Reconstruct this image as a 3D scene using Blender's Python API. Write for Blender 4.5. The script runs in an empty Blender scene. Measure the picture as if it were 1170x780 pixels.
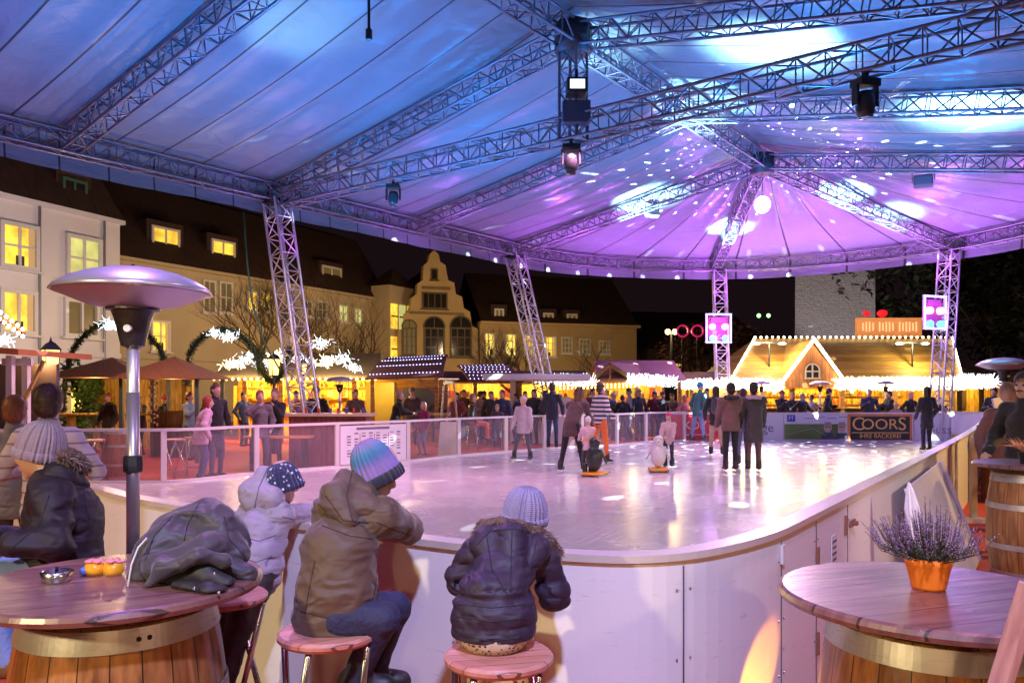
import bpy, bmesh, math, random
import numpy as np
from mathutils import Vector, Matrix
random.seed(7); RNG = np.random.default_rng(7)
S = bpy.context.scene; COL = S.collection
PI = math.pi
F = 900.0; CX = 585.0; HY = 447.0; EYE = 1.70          # photo pixels: focal length, centre, horizon; eye height

# ---------------------------------------------------------------- camera, world, exposure
cam = bpy.data.cameras.new('camera'); camo = bpy.data.objects.new('camera', cam); COL.objects.link(camo)
camo.location = (0, 0, EYE); camo.rotation_euler = (math.radians(90), 0, 0)
cam.sensor_width = 36; cam.lens = F / 1170 * 36; cam.shift_y = 57 / 1170
cam.clip_start = .05; cam.clip_end = 600; S.camera = camo
W = bpy.data.worlds.new('World'); S.world = W; W.use_nodes = True
bg = W.node_tree.nodes['Background']; bg.inputs[0].default_value = (.55, .27, .36, 1); bg.inputs[1].default_value = .015
S.view_settings.view_transform = 'Standard'; S.view_settings.look = 'None'
S.view_settings.exposure = 0.0; S.view_settings.gamma = 1; S.view_settings.use_curve_mapping = False
S.cycles.use_denoising = True
try: S.cycles.denoiser = 'OPENIMAGEDENOISE'
except Exception: pass
S.cycles.max_bounces = 7; S.cycles.diffuse_bounces = 3; S.cycles.glossy_bounces = 3; S.cycles.transparent_max_bounces = 12
S.cycles.transmission_bounces = 4; S.cycles.sample_clamp_indirect = 4.0; S.cycles.sample_clamp_direct = 30
S.cycles.caustics_reflective = False; S.cycles.caustics_refractive = False; S.cycles.use_light_tree = True

def P(px, py, d): return Vector(((px - CX) / F * d, d, EYE + (HY - py) / F * d))
def look(o, tgt):
    o.rotation_euler = (Vector(tgt) - o.location).to_track_quat('-Z', 'Y').to_euler()
def lamp(name, kind, loc, color, power, tgt=None, size=.1, angle=60, blend=.5):
    l = bpy.data.lights.new(name, kind); l.color = color; l.energy = power
    o = bpy.data.objects.new(name, l); COL.objects.link(o); o.location = loc
    if kind == 'SPOT': l.spot_size = math.radians(angle); l.spot_blend = blend
    if kind in ('SPOT', 'POINT'): l.shadow_soft_size = size
    if kind == 'AREA': l.size = size
    if tgt is not None: look(o, tgt)
    return o

# ---------------------------------------------------------------- tent layout (stadium shape round a ridge)
TA = Vector((1.11, 14.29)); TU = Vector((math.cos(math.radians(53)), math.sin(math.radians(53))))
TN = Vector((-TU.y, TU.x)); BAY = 4.93; TR = 8.7; ZE = 6.6; ZH = 8.55
TB = TA + TU * 2 * BAY; TC = TA - TU * 2 * BAY
def pol(hub, deg, r=TR): return Vector((hub.x + r * math.cos(math.radians(deg)), hub.y + r * math.sin(math.radians(deg))))
TIE0 = TA + TN * TR; TIE1 = TA - TN * TR; ZT = 6.45

# ---------------------------------------------------------------- stage lights
BLUE = (.0, .27, 1.0); VIO = (.60, .13, 1.0); PINK = (1.0, .42, .72); ICEW = (1.0, .62, .92)
def v3(p, z): return Vector((p.x, p.y, z))
BALL = v3(TB, 6.95)
for p_, z_, pw in ((TA + TN * 3.6 - TU * 1.5, 4.3, 900), (TA + TN * 3.8 - TU * 5.5, 4.2, 900), (TA + TN * 4.2 + TU * 2.5, 4.3, 900), (TA - TN * 1.5 + TU * 4.5, 4.4, 700), (TA - TN * 4.5 + TU * 1.5, 4.3, 1100),
                   (TB - TU * 1.0 - TN * 4.0, 4.9, 520), (TB + TN * .5 - TU * 2.0, 5.2, 380), (TA + TN * 1.5 - TU * 9.5, 4.3, 500)):
    lamp('blue_wash', 'SPOT', v3(p_, z_), BLUE, pw * 1.0, v3(p_, 12), .15, 160, .5)
for p, pw in ((TA + TN * 7.8, 14), (TA + TU * 5 + TN * 7.6, 60), (TB + TN * 6.6, 170), (pol(TB, 114, 7.0), 170), (pol(TB, 84, 7.2), 230), (pol(TB, 29, 7.2), 230), (pol(TB, 56, 6.6), 260), (pol(TB, 0, 7), 200),
              (pol(TB, 90, 3.8), 110), (pol(TB, 50, 3.5), 160), (TA - TU * 7 + TN * 7.6, 12)):
    lamp('violet_wash', 'SPOT', v3(p, 4.9), VIO, pw * 3.9, v3(p, 9), .2, 160, .8)
for (px_, py_, z_), pw, ang in (((800, 128, 8.2), 420, 60), ((885, 48, 8.0), 330, 75), ((1110, 115, 7.6), 330, 80), ((965, 212, 8.0), 650, 50), ((735, 222, 7.9), 420, 62), ((835, 245, 7.9), 380, 55), ((1020, 235, 7.6), 150, 60), ((690, 60, 8.3), 60, 60), ((330, 60, 7.4), 25, 50)):
    d_ = (z_ - EYE) * F / (HY - py_); t = Vector(((px_ - CX) / F * d_, d_, z_)); lamp('membrane_spot', 'SPOT', t - Vector((.5, .3, 2.0)), (.40, .84, 1.0), pw * 19, t, .08, min(88, ang * 1.05), 1.0)  # spots added below the membrane for its hot spots and reflection streaks
# the ice and the public are lit from the truss
for p, t, c, pw, ang in ((TB, TB - TU * 4, ICEW, 2150, 120), (TA, TA + TU * 2 + TN * 2, PINK, 1950, 125), (TA + TU * 9.6 - TN * 4, TA + TU * 5 - TN * 3, (.95, .84, 1.0), 640, 80),
                         (TA - TU * 3 + TN * 3, TA - TU * 5 + TN * 3, PINK, 1500, 130)):
    lamp('ice_wash', 'SPOT', v3(p, 6.1), c, pw, v3(t, 0), .25, ang, .7)
lamp('near_wash', 'SPOT', (-2.6, 5.4, 6.2), (.62, .26, 1.0), 900, (-.6, 3, .9), .12, 85, .7)
lamp('near_wash', 'SPOT', (3.6, 4.6, 6.2), (.95, .40, .9), 420, (1.5, 2.8, .8), .12, 80, .7)
lamp('front_wash', 'SPOT', (.4, -1.2, 5.6), (.50, .52, 1.0), 2200, (.9, 3.2, .5), .15, 75, .6)
for t_, p_, w_ in ((TIE0 - TN * .6, TA - TU * 1.0 + TN * 2.0, 900), (TB + TN * (TR - .8), TA + TU * 6 + TN * 1.5, 900), (pol(TB, 83, 8.2), TB - TU * 1 + TN * .5, 700), (pol(TB, 29, 8.4), TB - TU * 1.5, 700)):
    lamp('leg_fill', 'SPOT', v3(p_, 6.0), (.95, .66, 1.0), w_, v3(t_, 3.2), .1, 36, .7)  # spots added in mid-air to brighten the tent legs
lamp('market_and_fill_lamp', 'SPOT', (5.0, 1.8, 3.2), (1.0, .74, .66), 520, (3.8, 6.6, .6), .12, 60, .6)  # added fill spot, brightens the leaning panel and the right boards
lamp('low_spot', 'SPOT', (1.13, 2.98, .04), (1.0, .33, .0), 90, (1.09, 3.46, .36), .012, 27, .35)  # added floor-level spot, shapes the orange dome of light on the boards
# warm stall and lantern light from the market behind and beside the photographer
lamp('market_and_fill_lamp', 'SPOT', (-4.2, -1.2, 3.0), (1.0, .80, .42), 850, (-1.2, 2.9, .6), .12, 85, .6)
lamp('market_and_fill_lamp', 'SPOT', (-.2, -2.6, 2.4), (1.0, .66, .34), 130, (.1, 2.7, .3), .12, 75, .6)
lamp('market_and_fill_lamp', 'SPOT', (4.4, -1.0, 3.1), (1.0, .66, .42), 200, (1.9, 3.2, .4), .12, 85, .6)
lamp('market_and_fill_lamp', 'SPOT', (-6.2, 5.0, 3.2), (1.0, .60, .28), 330, (-6.2,5.0, -.5), .12, 150, .6)
lamp('market_and_fill_lamp', 'SPOT', (9.2, 9.0, 3.2), (1.0, .62, .22), 800, (6.0, 10.5, .4), .12, 100, .6)
# disco ball: rays through a dotted mirror pattern
for dz, pw in ((-.34, 26000), (.34, 7600)):
    l = lamp('mirror_ball_rays', 'POINT', BALL + Vector((0, 0, dz)), (.85, .92, 1.0), pw, size=.004).data; l.use_nodes = True; nt = l.node_tree; em = nt.nodes['Emission']
    def mth(op, *v):
        n = nt.nodes.new('ShaderNodeMath'); n.operation = op
        for k, q in enumerate(v):
            if hasattr(q, 'links'): nt.links.new(q, n.inputs[k])
            else: n.inputs[k].default_value = q
        return n.outputs[0]
    g = nt.nodes.new('ShaderNodeTexCoord'); s_ = nt.nodes.new('ShaderNodeSeparateXYZ'); nt.links.new(g.outputs['Normal'], s_.inputs[0])
    lat = mth('ARCSINE', s_.outputs['Z']); NV_, NU_ = (34, 40) if dz < 0 else (46, 56); v_ = mth('MULTIPLY', lat, NV_ / PI); row = nt.nodes.new('ShaderNodeTexWhiteNoise'); row.noise_dimensions = '1D'; nt.links.new(mth('FLOOR', v_), row.inputs['W'])
    u_ = mth('ADD', mth('MULTIPLY', mth('ARCTAN2', s_.outputs['Y'], s_.outputs['X']), NU_ / (2 * PI)), mth('MULTIPLY', row.outputs['Value'], 7.0))
    du = mth('MULTIPLY', mth('MULTIPLY', mth('SUBTRACT', mth('FRACT', u_), .5), 2 * PI / NU_), mth('COSINE', lat)); dv = mth('MULTIPLY', mth('SUBTRACT', mth('FRACT', v_), .5), PI / NV_)
    r2 = mth('ADD', mth('MULTIPLY', du, du), mth('MULTIPLY', dv, dv)); wn_ = nt.nodes.new('ShaderNodeTexWhiteNoise'); wn_.noise_dimensions = '2D'; cb = nt.nodes.new('ShaderNodeCombineXYZ'); nt.links.new(mth('FLOOR', u_), cb.inputs[0]); nt.links.new(mth('FLOOR', v_), cb.inputs[1]); nt.links.new(cb.outputs[0], wn_.inputs['Vector'])
    on = mth('MULTIPLY', mth('LESS_THAN', r2, (.0105 if dz < 0 else .0125) ** 2), mth('MULTIPLY', mth('GREATER_THAN', wn_.outputs['Value'], .35), wn_.outputs['Value'])); nt.links.new(on, em.inputs['Strength'])

# ---------------------------------------------------------------- materials
MATS = {}
def mat(name, col, rough=.6, metal=0, var=.12, vscale=6, bump=0, bscale=40, emit=None, estr=1, spec=.5, kind=None, coat=0, stretch=(1, 1, 1), sheen=0, crinkle=0):
    if name in MATS: return MATS[name]
    m = bpy.data.materials.new(name); m.use_nodes = True; nt = m.node_tree; N = nt.nodes; L = nt.links
    b = N['Principled BSDF']; b.inputs['Roughness'].default_value = rough; b.inputs['Metallic'].default_value = metal
    b.inputs['Specular IOR Level'].default_value = spec; b.inputs['Coat Weight'].default_value = coat
    if sheen: b.inputs['Sheen Weight'].default_value = sheen
    tc = N.new('ShaderNodeTexCoord'); mp = N.new('ShaderNodeMapping'); mp.inputs['Scale'].default_value = stretch
    L.new(tc.outputs['Object'], mp.inputs[0])
    no = N.new('ShaderNodeTexNoise'); no.inputs['Scale'].default_value = vscale; no.inputs['Detail'].default_value = 5
    L.new(mp.outputs[0], no.inputs['Vector'])
    mx = N.new('ShaderNodeMix'); mx.data_type = 'RGBA'; c = tuple(col[:3])
    mx.inputs['A'].default_value = tuple(max(0, v * (1 - var)) for v in c) + (1,)
    mx.inputs['B'].default_value = tuple(min(1, v * (1 + var)) for v in c) + (1,)
    L.new(no.outputs['Fac'], mx.inputs['Factor']); L.new(mx.outputs['Result'], b.inputs['Base Color'])
    if bump:
        n2 = N.new('ShaderNodeTexNoise'); n2.inputs['Scale'].default_value = bscale; n2.inputs['Detail'].default_value = 4
        L.new(mp.outputs[0], n2.inputs['Vector'])
        bp = N.new('ShaderNodeBump'); bp.inputs['Strength'].default_value = bump; bp.inputs['Distance'].default_value = .02
        L.new(n2.outputs['Fac'], bp.inputs['Height']); L.new(bp.outputs[0], b.inputs['Normal'])
    if crinkle:
        n3 = N.new('ShaderNodeTexNoise'); n3.noise_type = 'RIDGED_MULTIFRACTAL'; n3.inputs['Scale'].default_value = crinkle; n3.inputs['Detail'].default_value = 2.5; n3.inputs['Distortion'].default_value = .6
        m3 = N.new('ShaderNodeMapping'); m3.inputs['Scale'].default_value = (1, 1, 1.7); L.new(tc.outputs['Object'], m3.inputs[0]); L.new(m3.outputs[0], n3.inputs['Vector'])
        b3 = N.new('ShaderNodeBump'); b3.inputs['Strength'].default_value = .85; b3.inputs['Distance'].default_value = .24 / crinkle; b3.invert = True; L.new(n3.outputs['Fac'], b3.inputs['Height'])
        wv = N.new('ShaderNodeTexNoise'); wv.inputs['Scale'].default_value = 420; L.new(tc.outputs['Object'], wv.inputs['Vector']); b4 = N.new('ShaderNodeBump'); b4.inputs['Strength'].default_value = .25; b4.inputs['Distance'].default_value = .001; L.new(wv.outputs['Fac'], b4.inputs['Height']); L.new(b3.outputs[0], b4.inputs['Normal']); L.new(b4.outputs[0], b.inputs['Normal'])
    if emit:
        b.inputs['Emission Color'].default_value = (*emit, 1); b.inputs['Emission Strength'].default_value = estr
        m.cycles.emission_sampling = 'NONE'
    m['mix'] = 1; MATS[name] = m; return m
def nodes(m): return m.node_tree.nodes, m.node_tree.links, m.node_tree.nodes['Principled BSDF']
def mapping(N, L, scale=(1, 1, 1), src='Object'):
    tc = N.new('ShaderNodeTexCoord'); mp = N.new('ShaderNodeMapping'); mp.inputs['Scale'].default_value = scale
    L.new(tc.outputs[src], mp.inputs[0]); return mp.outputs[0]
def math_(N, L, op, a, b=None):
    n = N.new('ShaderNodeMath'); n.operation = op
    for i, v in enumerate((a, b)):
        if v is None: continue
        if hasattr(v, 'links'): L.new(v, n.inputs[i])
        else: n.inputs[i].default_value = v
    return n.outputs[0]
def wood(name, dark, light, rough=.4, scale=(1, 12, 12), plank=None, plank_w=.12, axis='X', coat=0, emit=0):
    """planks run along one axis: grain noise stretched, dark joints every plank_w along `axis`"""
    if name in MATS: return MATS[name]
    m = bpy.data.materials.new(name); m.use_nodes = True; N, L, b = nodes(m)
    v = mapping(N, L, scale); no = N.new('ShaderNodeTexNoise'); no.inputs['Scale'].default_value = 3; no.inputs['Detail'].default_value = 8
    no.inputs['Distortion'].default_value = .6; L.new(v, no.inputs['Vector'])
    cr = N.new('ShaderNodeValToRGB'); cr.color_ramp.elements[0].position = .3; cr.color_ramp.elements[1].position = .72
    cr.color_ramp.elements[0].color = (*dark, 1); cr.color_ramp.elements[1].color = (*light, 1); L.new(no.outputs['Fac'], cr.inputs[0])
    out = cr.outputs[0]
    tc = N.new('ShaderNodeTexCoord'); sp = N.new('ShaderNodeSeparateXYZ'); L.new(tc.outputs['Object'], sp.inputs[0])
    if plank:
        q = math_(N, L, 'DIVIDE', sp.outputs[axis], plank_w); fr = math_(N, L, 'FRACT', q)
        ln = math_(N, L, 'LESS_THAN', fr, .05); fl = math_(N, L, 'FLOOR', q)
        wn = N.new('ShaderNodeTexWhiteNoise'); wn.noise_dimensions = '1D'; L.new(fl, wn.inputs['W'])
        hs = N.new('ShaderNodeHueSaturation'); L.new(out, hs.inputs['Color'])
        L.new(math_(N, L, 'ADD', math_(N, L, 'MULTIPLY', wn.outputs['Value'], .45), .75), hs.inputs['Value'])
        mx = N.new('ShaderNodeMix'); mx.data_type = 'RGBA'; mx.inputs['B'].default_value = (dark[0] * .25, dark[1] * .25, dark[2] * .25, 1)
        L.new(ln, mx.inputs['Factor']); L.new(hs.outputs[0], mx.inputs['A']); out = mx.outputs['Result']
    L.new(out, b.inputs['Base Color']); b.inputs['Roughness'].default_value = rough; b.inputs['Coat Weight'].default_value = coat
    b.inputs['Coat Roughness'].default_value = .25
    bp = N.new('ShaderNodeBump'); bp.inputs['Strength'].default_value = .25; bp.inputs['Distance'].default_value = .01
    L.new(no.outputs['Fac'], bp.inputs['Height']); L.new(bp.outputs[0], b.inputs['Normal'])
    MATS[name] = m; return m
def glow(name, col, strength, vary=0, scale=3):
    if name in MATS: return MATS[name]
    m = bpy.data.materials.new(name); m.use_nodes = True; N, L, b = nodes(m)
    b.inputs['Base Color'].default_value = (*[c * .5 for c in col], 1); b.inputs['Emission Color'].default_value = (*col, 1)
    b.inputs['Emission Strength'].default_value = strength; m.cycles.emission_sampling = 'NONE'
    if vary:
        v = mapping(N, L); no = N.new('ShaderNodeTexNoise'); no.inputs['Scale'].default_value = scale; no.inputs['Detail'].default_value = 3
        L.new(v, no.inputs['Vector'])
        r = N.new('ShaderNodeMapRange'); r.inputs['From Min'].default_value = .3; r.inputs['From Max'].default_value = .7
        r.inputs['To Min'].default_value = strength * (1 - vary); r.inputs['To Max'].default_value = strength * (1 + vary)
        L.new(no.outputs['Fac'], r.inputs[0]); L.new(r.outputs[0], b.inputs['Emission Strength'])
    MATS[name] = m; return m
def fabric(col, rough=.85, sheen=.15):
    key = 'fabric_%02x%02x%02x' % tuple(int(min(1, c) * 255) for c in col)
    return mat(key, col, rough, var=.18, vscale=9, sheen=sheen, crinkle=9)
skin = mat('skin', (.55, .32, .24), .5, var=.06)
skin.node_tree.nodes['Principled BSDF'].inputs['Subsurface Weight'].default_value = .08
steel = mat('stainless_steel', (.6, .6, .6), .25, 1, var=.06)
alu_shaded = mat('aluminium', (.20, .20, .24), .42, .75, var=.08, vscale=12)  # darkened so the roof trusses look dimly lit; legs use a paler copy
darkmetal = mat('dark_metal', (.03, .03, .035), .45, .6)
black = mat('black_plastic', (.015, .015, .018), .5)
whitepaint = mat('white_paint', (.72, .71, .68), .45, var=.05)
cream = mat('cream_board', (.80, .79, .77), .36, var=.04, vscale=1.5)
def scuff(m, scale=(1.2, 1.2, 9), col=(.22, .18, .17), lo=.66):
    """thin streaky scuffs and a little grime with shapes of their own"""
    N, L, b = nodes(m); src = b.inputs['Base Color'].links[0].from_socket; n = N.new('ShaderNodeTexNoise'); n.inputs['Scale'].default_value = 5; n.inputs['Detail'].default_value = 9; n.inputs['Roughness'].default_value = .75; L.new(mapping(N, L, scale), n.inputs['Vector'])
    r = N.new('ShaderNodeMapRange'); r.inputs['From Min'].default_value = lo; r.inputs['From Max'].default_value = lo + .09; r.inputs['To Max'].default_value = .55; L.new(n.outputs['Fac'], r.inputs[0])
    mx = N.new('ShaderNodeMix'); mx.data_type = 'RGBA'; mx.inputs['B'].default_value = (*col, 1); L.new(r.outputs[0], mx.inputs['Factor']); L.new(src, mx.inputs['A']); L.new(mx.outputs['Result'], b.inputs['Base Color'])

scuff(cream, lo=.605)
# ---------------------------------------------------------------- mesh builder
class MB:
    def __init__(s): s.v = []; s.f = []; s.m = []; s.uv = None
    def add(s, vs, fs, m=0):
        b = len(s.v); s.v += [tuple(v) for v in vs]; s.f += [tuple(b + i for i in f) for f in fs]; s.m += [m] * len(fs); return s
    def box(s, c, size, rz=0, m=0, M=None, bevel=0):
        x, y, z = (k / 2 for k in size); c = Vector(c)
        R = M if M is not None else Matrix.Rotation(rz, 3, 'Z')
        vs = [c + R @ Vector((i * x, j * y, k * z)) for i in (-1, 1) for j in (-1, 1) for k in (-1, 1)]
        s.add(vs, [(0, 1, 3, 2), (4, 6, 7, 5), (0, 4, 5, 1), (2, 3, 7, 6), (0, 2, 6, 4), (1, 5, 7, 3)], m); return s
    def beam(s, a, b, w, h, m=0, up=(0, 0, 1)):
        a = Vector(a); b = Vector(b); d = b - a; X = d.normalized(); U = Vector(up); Y = U.cross(X)
        if Y.length < 1e-4: Y = Vector((0, 1, 0)).cross(X)
        Y.normalize(); Z = X.cross(Y); M = Matrix((X, Y, Z)).transposed()
        return s.box((a + b) / 2, (d.length, w, h), M=M, m=m)
    def tube(s, pts, r, n=8, m=0, cap=True):
        pts = [Vector(p) for p in pts]; rs = r if isinstance(r, (list, tuple)) else [r] * len(pts)
        base = len(s.v); prev = None
        for i, p in enumerate(pts):
            t = (pts[min(i + 1, len(pts) - 1)] - pts[max(i - 1, 0)]).normalized()
            if prev is None:
                a = Vector((0, 0, 1)) if abs(t.z) < .9 else Vector((1, 0, 0)); X = t.cross(a).normalized()
            else: X = (prev - t * prev.dot(t)).normalized()
            prev = X; Y = t.cross(X)
            for k in range(n):
                q = p + (X * math.cos(2 * PI * k / n) + Y * math.sin(2 * PI * k / n)) * rs[i]; s.v.append(tuple(q))
        for i in range(len(pts) - 1):
            for k in range(n):
                a = base + i * n + k; b = base + i * n + (k + 1) % n; s.f.append((a, b, b + n, a + n)); s.m.append(m)
        if cap:
            s.f.append(tuple(base + k for k in range(n))[::-1]); s.f.append(tuple(base + (len(pts) - 1) * n + k for k in range(n))); s.m += [m, m]
        return s
    def lathe(s, prof, n=24, c=(0, 0, 0), m=0, cap=True, wob=None):
        c = Vector(c); base = len(s.v)
        for j, (r, z) in enumerate(prof):
            for k in range(n):
                a = 2 * PI * k / n; rr = r * (wob(a, z) if wob else 1)
                s.v.append((c.x + rr * math.cos(a), c.y + rr * math.sin(a), c.z + z))
        for j in range(len(prof) - 1):
            for k in range(n):
                a = base + j * n + k; b = base + j * n + (k + 1) % n; s.f.append((a, b, b + n, a + n)); s.m.append(m)
        if cap:
            if prof[0][0] > 1e-4: s.f.append(tuple(base + k for k in range(n))[::-1]); s.m.append(m)
            if prof[-1][0] > 1e-4: s.f.append(tuple(base + (len(prof) - 1) * n + k for k in range(n))); s.m.append(m)
        return s
    def ball(s, c, r, n=8, m=0, sq=(1, 1, 1)):
        k = n // 2; prof = [(math.sin(PI * j / k) * r, -math.cos(PI * j / k) * r) for j in range(k + 1)]
        b = len(s.v); s.lathe(prof, n, (0, 0, 0), m, cap=False); c = Vector(c)
        for i in range(b, len(s.v)):
            v = s.v[i]; s.v[i] = (c.x + v[0] * sq[0], c.y + v[1] * sq[1], c.z + v[2] * sq[2])
        return s
    def prism(s, poly, y0, y1, axis='Y', m=0):
        """poly of (a,b) extruded; axis Y: (x,z) polygon between y0 and y1; axis Z: (x,y) between z0 and z1"""
        n = len(poly); f = (lambda a, b, t: (a, t, b)) if axis == 'Y' else ((lambda a, b, t: (a, b, t)) if axis == 'Z' else (lambda a, b, t: (t, a, b)))
        vs = [f(a, b, y0) for a, b in poly] + [f(a, b, y1) for a, b in poly]
        return s.add(vs, [tuple(range(n))[::-1], tuple(range(n, 2 * n))] + [(i, (i + 1) % n, n + (i + 1) % n, n + i) for i in range(n)], m)
    def xf(s, M, start=0):
        for i in range(start, len(s.v)): s.v[i] = tuple(M @ Vector(s.v[i]))
        return s
    def build(s, name, mats, parent=None, smooth=False, loc=None, bevel=0, autos=None, world=False):
        me = bpy.data.meshes.new(name); me.from_pydata(s.v, [], s.f); 
        mats = mats if isinstance(mats, (list, tuple)) else [mats]
        for q in mats: me.materials.append(q)
        if len(mats) > 1: me.polygons.foreach_set('material_index', s.m)
        me.validate(); bm = bmesh.new(); bm.from_mesh(me); bmesh.ops.recalc_face_normals(bm, faces=bm.faces); bm.to_mesh(me); bm.free()
        if smooth: me.polygons.foreach_set('use_smooth', [True] * len(me.polygons))
        me.update(); o = bpy.data.objects.new(name, me); COL.objects.link(o)
        if parent is not None: o.parent = parent
        if world and parent is not None:      # vertices given in world space, parent is an unrotated Empty
            me.transform(Matrix.Translation(-parent.location))
        if loc is not None: o.location = loc
        if bevel:
            md = o.modifiers.new('bevel', 'BEVEL'); md.width = bevel; md.segments = 2; md.limit_method = 'ANGLE'; md.angle_limit = math.radians(40)
        return o
def tag(o, label=None, cat=None, group=None, kind=None):
    if label: o['label'] = label
    if cat: o['category'] = cat
    if group: o['group'] = group
    if kind: o['kind'] = kind
    return o
def thing(name, label, cat, loc=(0, 0, 0), rz=0, group=None):
    o = bpy.data.objects.new(name, None); COL.objects.link(o); o.location = loc; o.rotation_euler = (0, 0, rz)
    o.empty_display_size = .1
    return tag(o, label, cat, group)
def dup(root, loc, rz=None, label=None, group=None, scale=None):
    def cp(o, par):
        c = o.copy(); COL.objects.link(c)
        if par is not None: c.parent = par
        for ch in kids(o): cp(ch, c)
        return c
    r = cp(root, None); r.location = loc
    if rz is not None: r.rotation_euler = (0, 0, rz)
    if scale: r.scale = (scale,) * 3
    if label: r['label'] = label
    if group: r['group'] = group
    return r
def kids(o): return [c for c in bpy.data.objects if c.parent == o]
def text(s, name, m, parent, size, loc, rot=(PI / 2, 0, 0), ext=.004, align='CENTER', sx=1):
    cu = bpy.data.curves.new('t', 'FONT'); cu.body = s; cu.size = size; cu.extrude = ext; cu.align_x = align; cu.align_y = 'CENTER'
    t = bpy.data.objects.new('t', cu); COL.objects.link(t); bpy.context.view_layer.update()
    me = bpy.data.meshes.new_from_object(t); bpy.data.objects.remove(t); me.name = name
    me.transform(Matrix.Diagonal((sx, 1, 1, 1)))
    me.materials.clear(); me.materials.append(m)
    o = bpy.data.objects.new(name, me); COL.objects.link(o); o.parent = parent; o.location = loc; o.rotation_euler = rot
    return o

# ---------------------------------------------------------------- implicit bodies: smooth unions of tapered limbs, one continuous skin
def vnoise(p, seed=0):
    i = np.floor(p).astype(np.int64); f = p - i; f = f * f * (3 - 2 * f); r = 0
    def h(a, b, c):
        n = (a * 73856093) ^ (b * 19349663) ^ (c * 83492791) ^ (seed * 2654435761 & 0xffffff)
        n = (n ^ (n >> 13)) * 1274126177; return ((n ^ (n >> 16)) & 0xffff) / 32768.0 - 1
    for dx in (0, 1):
        for dy in (0, 1):
            for dz in (0, 1):
                w = (f[..., 0] if dx else 1 - f[..., 0]) * (f[..., 1] if dy else 1 - f[..., 1]) * (f[..., 2] if dz else 1 - f[..., 2])
                r = r + w * h(i[..., 0] + dx, i[..., 1] + dy, i[..., 2] + dz)
    return r
def limb(a, b, ra, rb, m=0, flat=None): return ('c', np.array(a, float), np.array(b, float), ra, rb, m, flat)
def ell(c, r, m=0, R=None): return ('e', np.array(c, float), np.array(r, float), None if R is None else np.array(R, float), None, m, None)
def pd(pr, p):
    if pr[0] == 'c':
        a, b, ra, rb = pr[1:5]; ab = b - a; t = np.clip(((p - a) @ ab) / max(ab @ ab, 1e-9), 0, 1)
        q = p - a - t[..., None] * ab
        if pr[6] is not None:      # squash along a direction
            fd, k = pr[6]; fd = np.array(fd, float); fd /= np.linalg.norm(fd); q = q + (q @ fd)[..., None] * fd * (1 / k - 1)
        return np.linalg.norm(q, axis=-1) - (ra + (rb - ra) * t)
    q = p - pr[1]
    if pr[3] is not None: q = q @ pr[3]
    r = pr[2]; k0 = np.linalg.norm(q / r, axis=-1); k1 = np.linalg.norm(q / (r * r), axis=-1) + 1e-9
    return k0 * (k0 - 1) / k1
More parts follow.
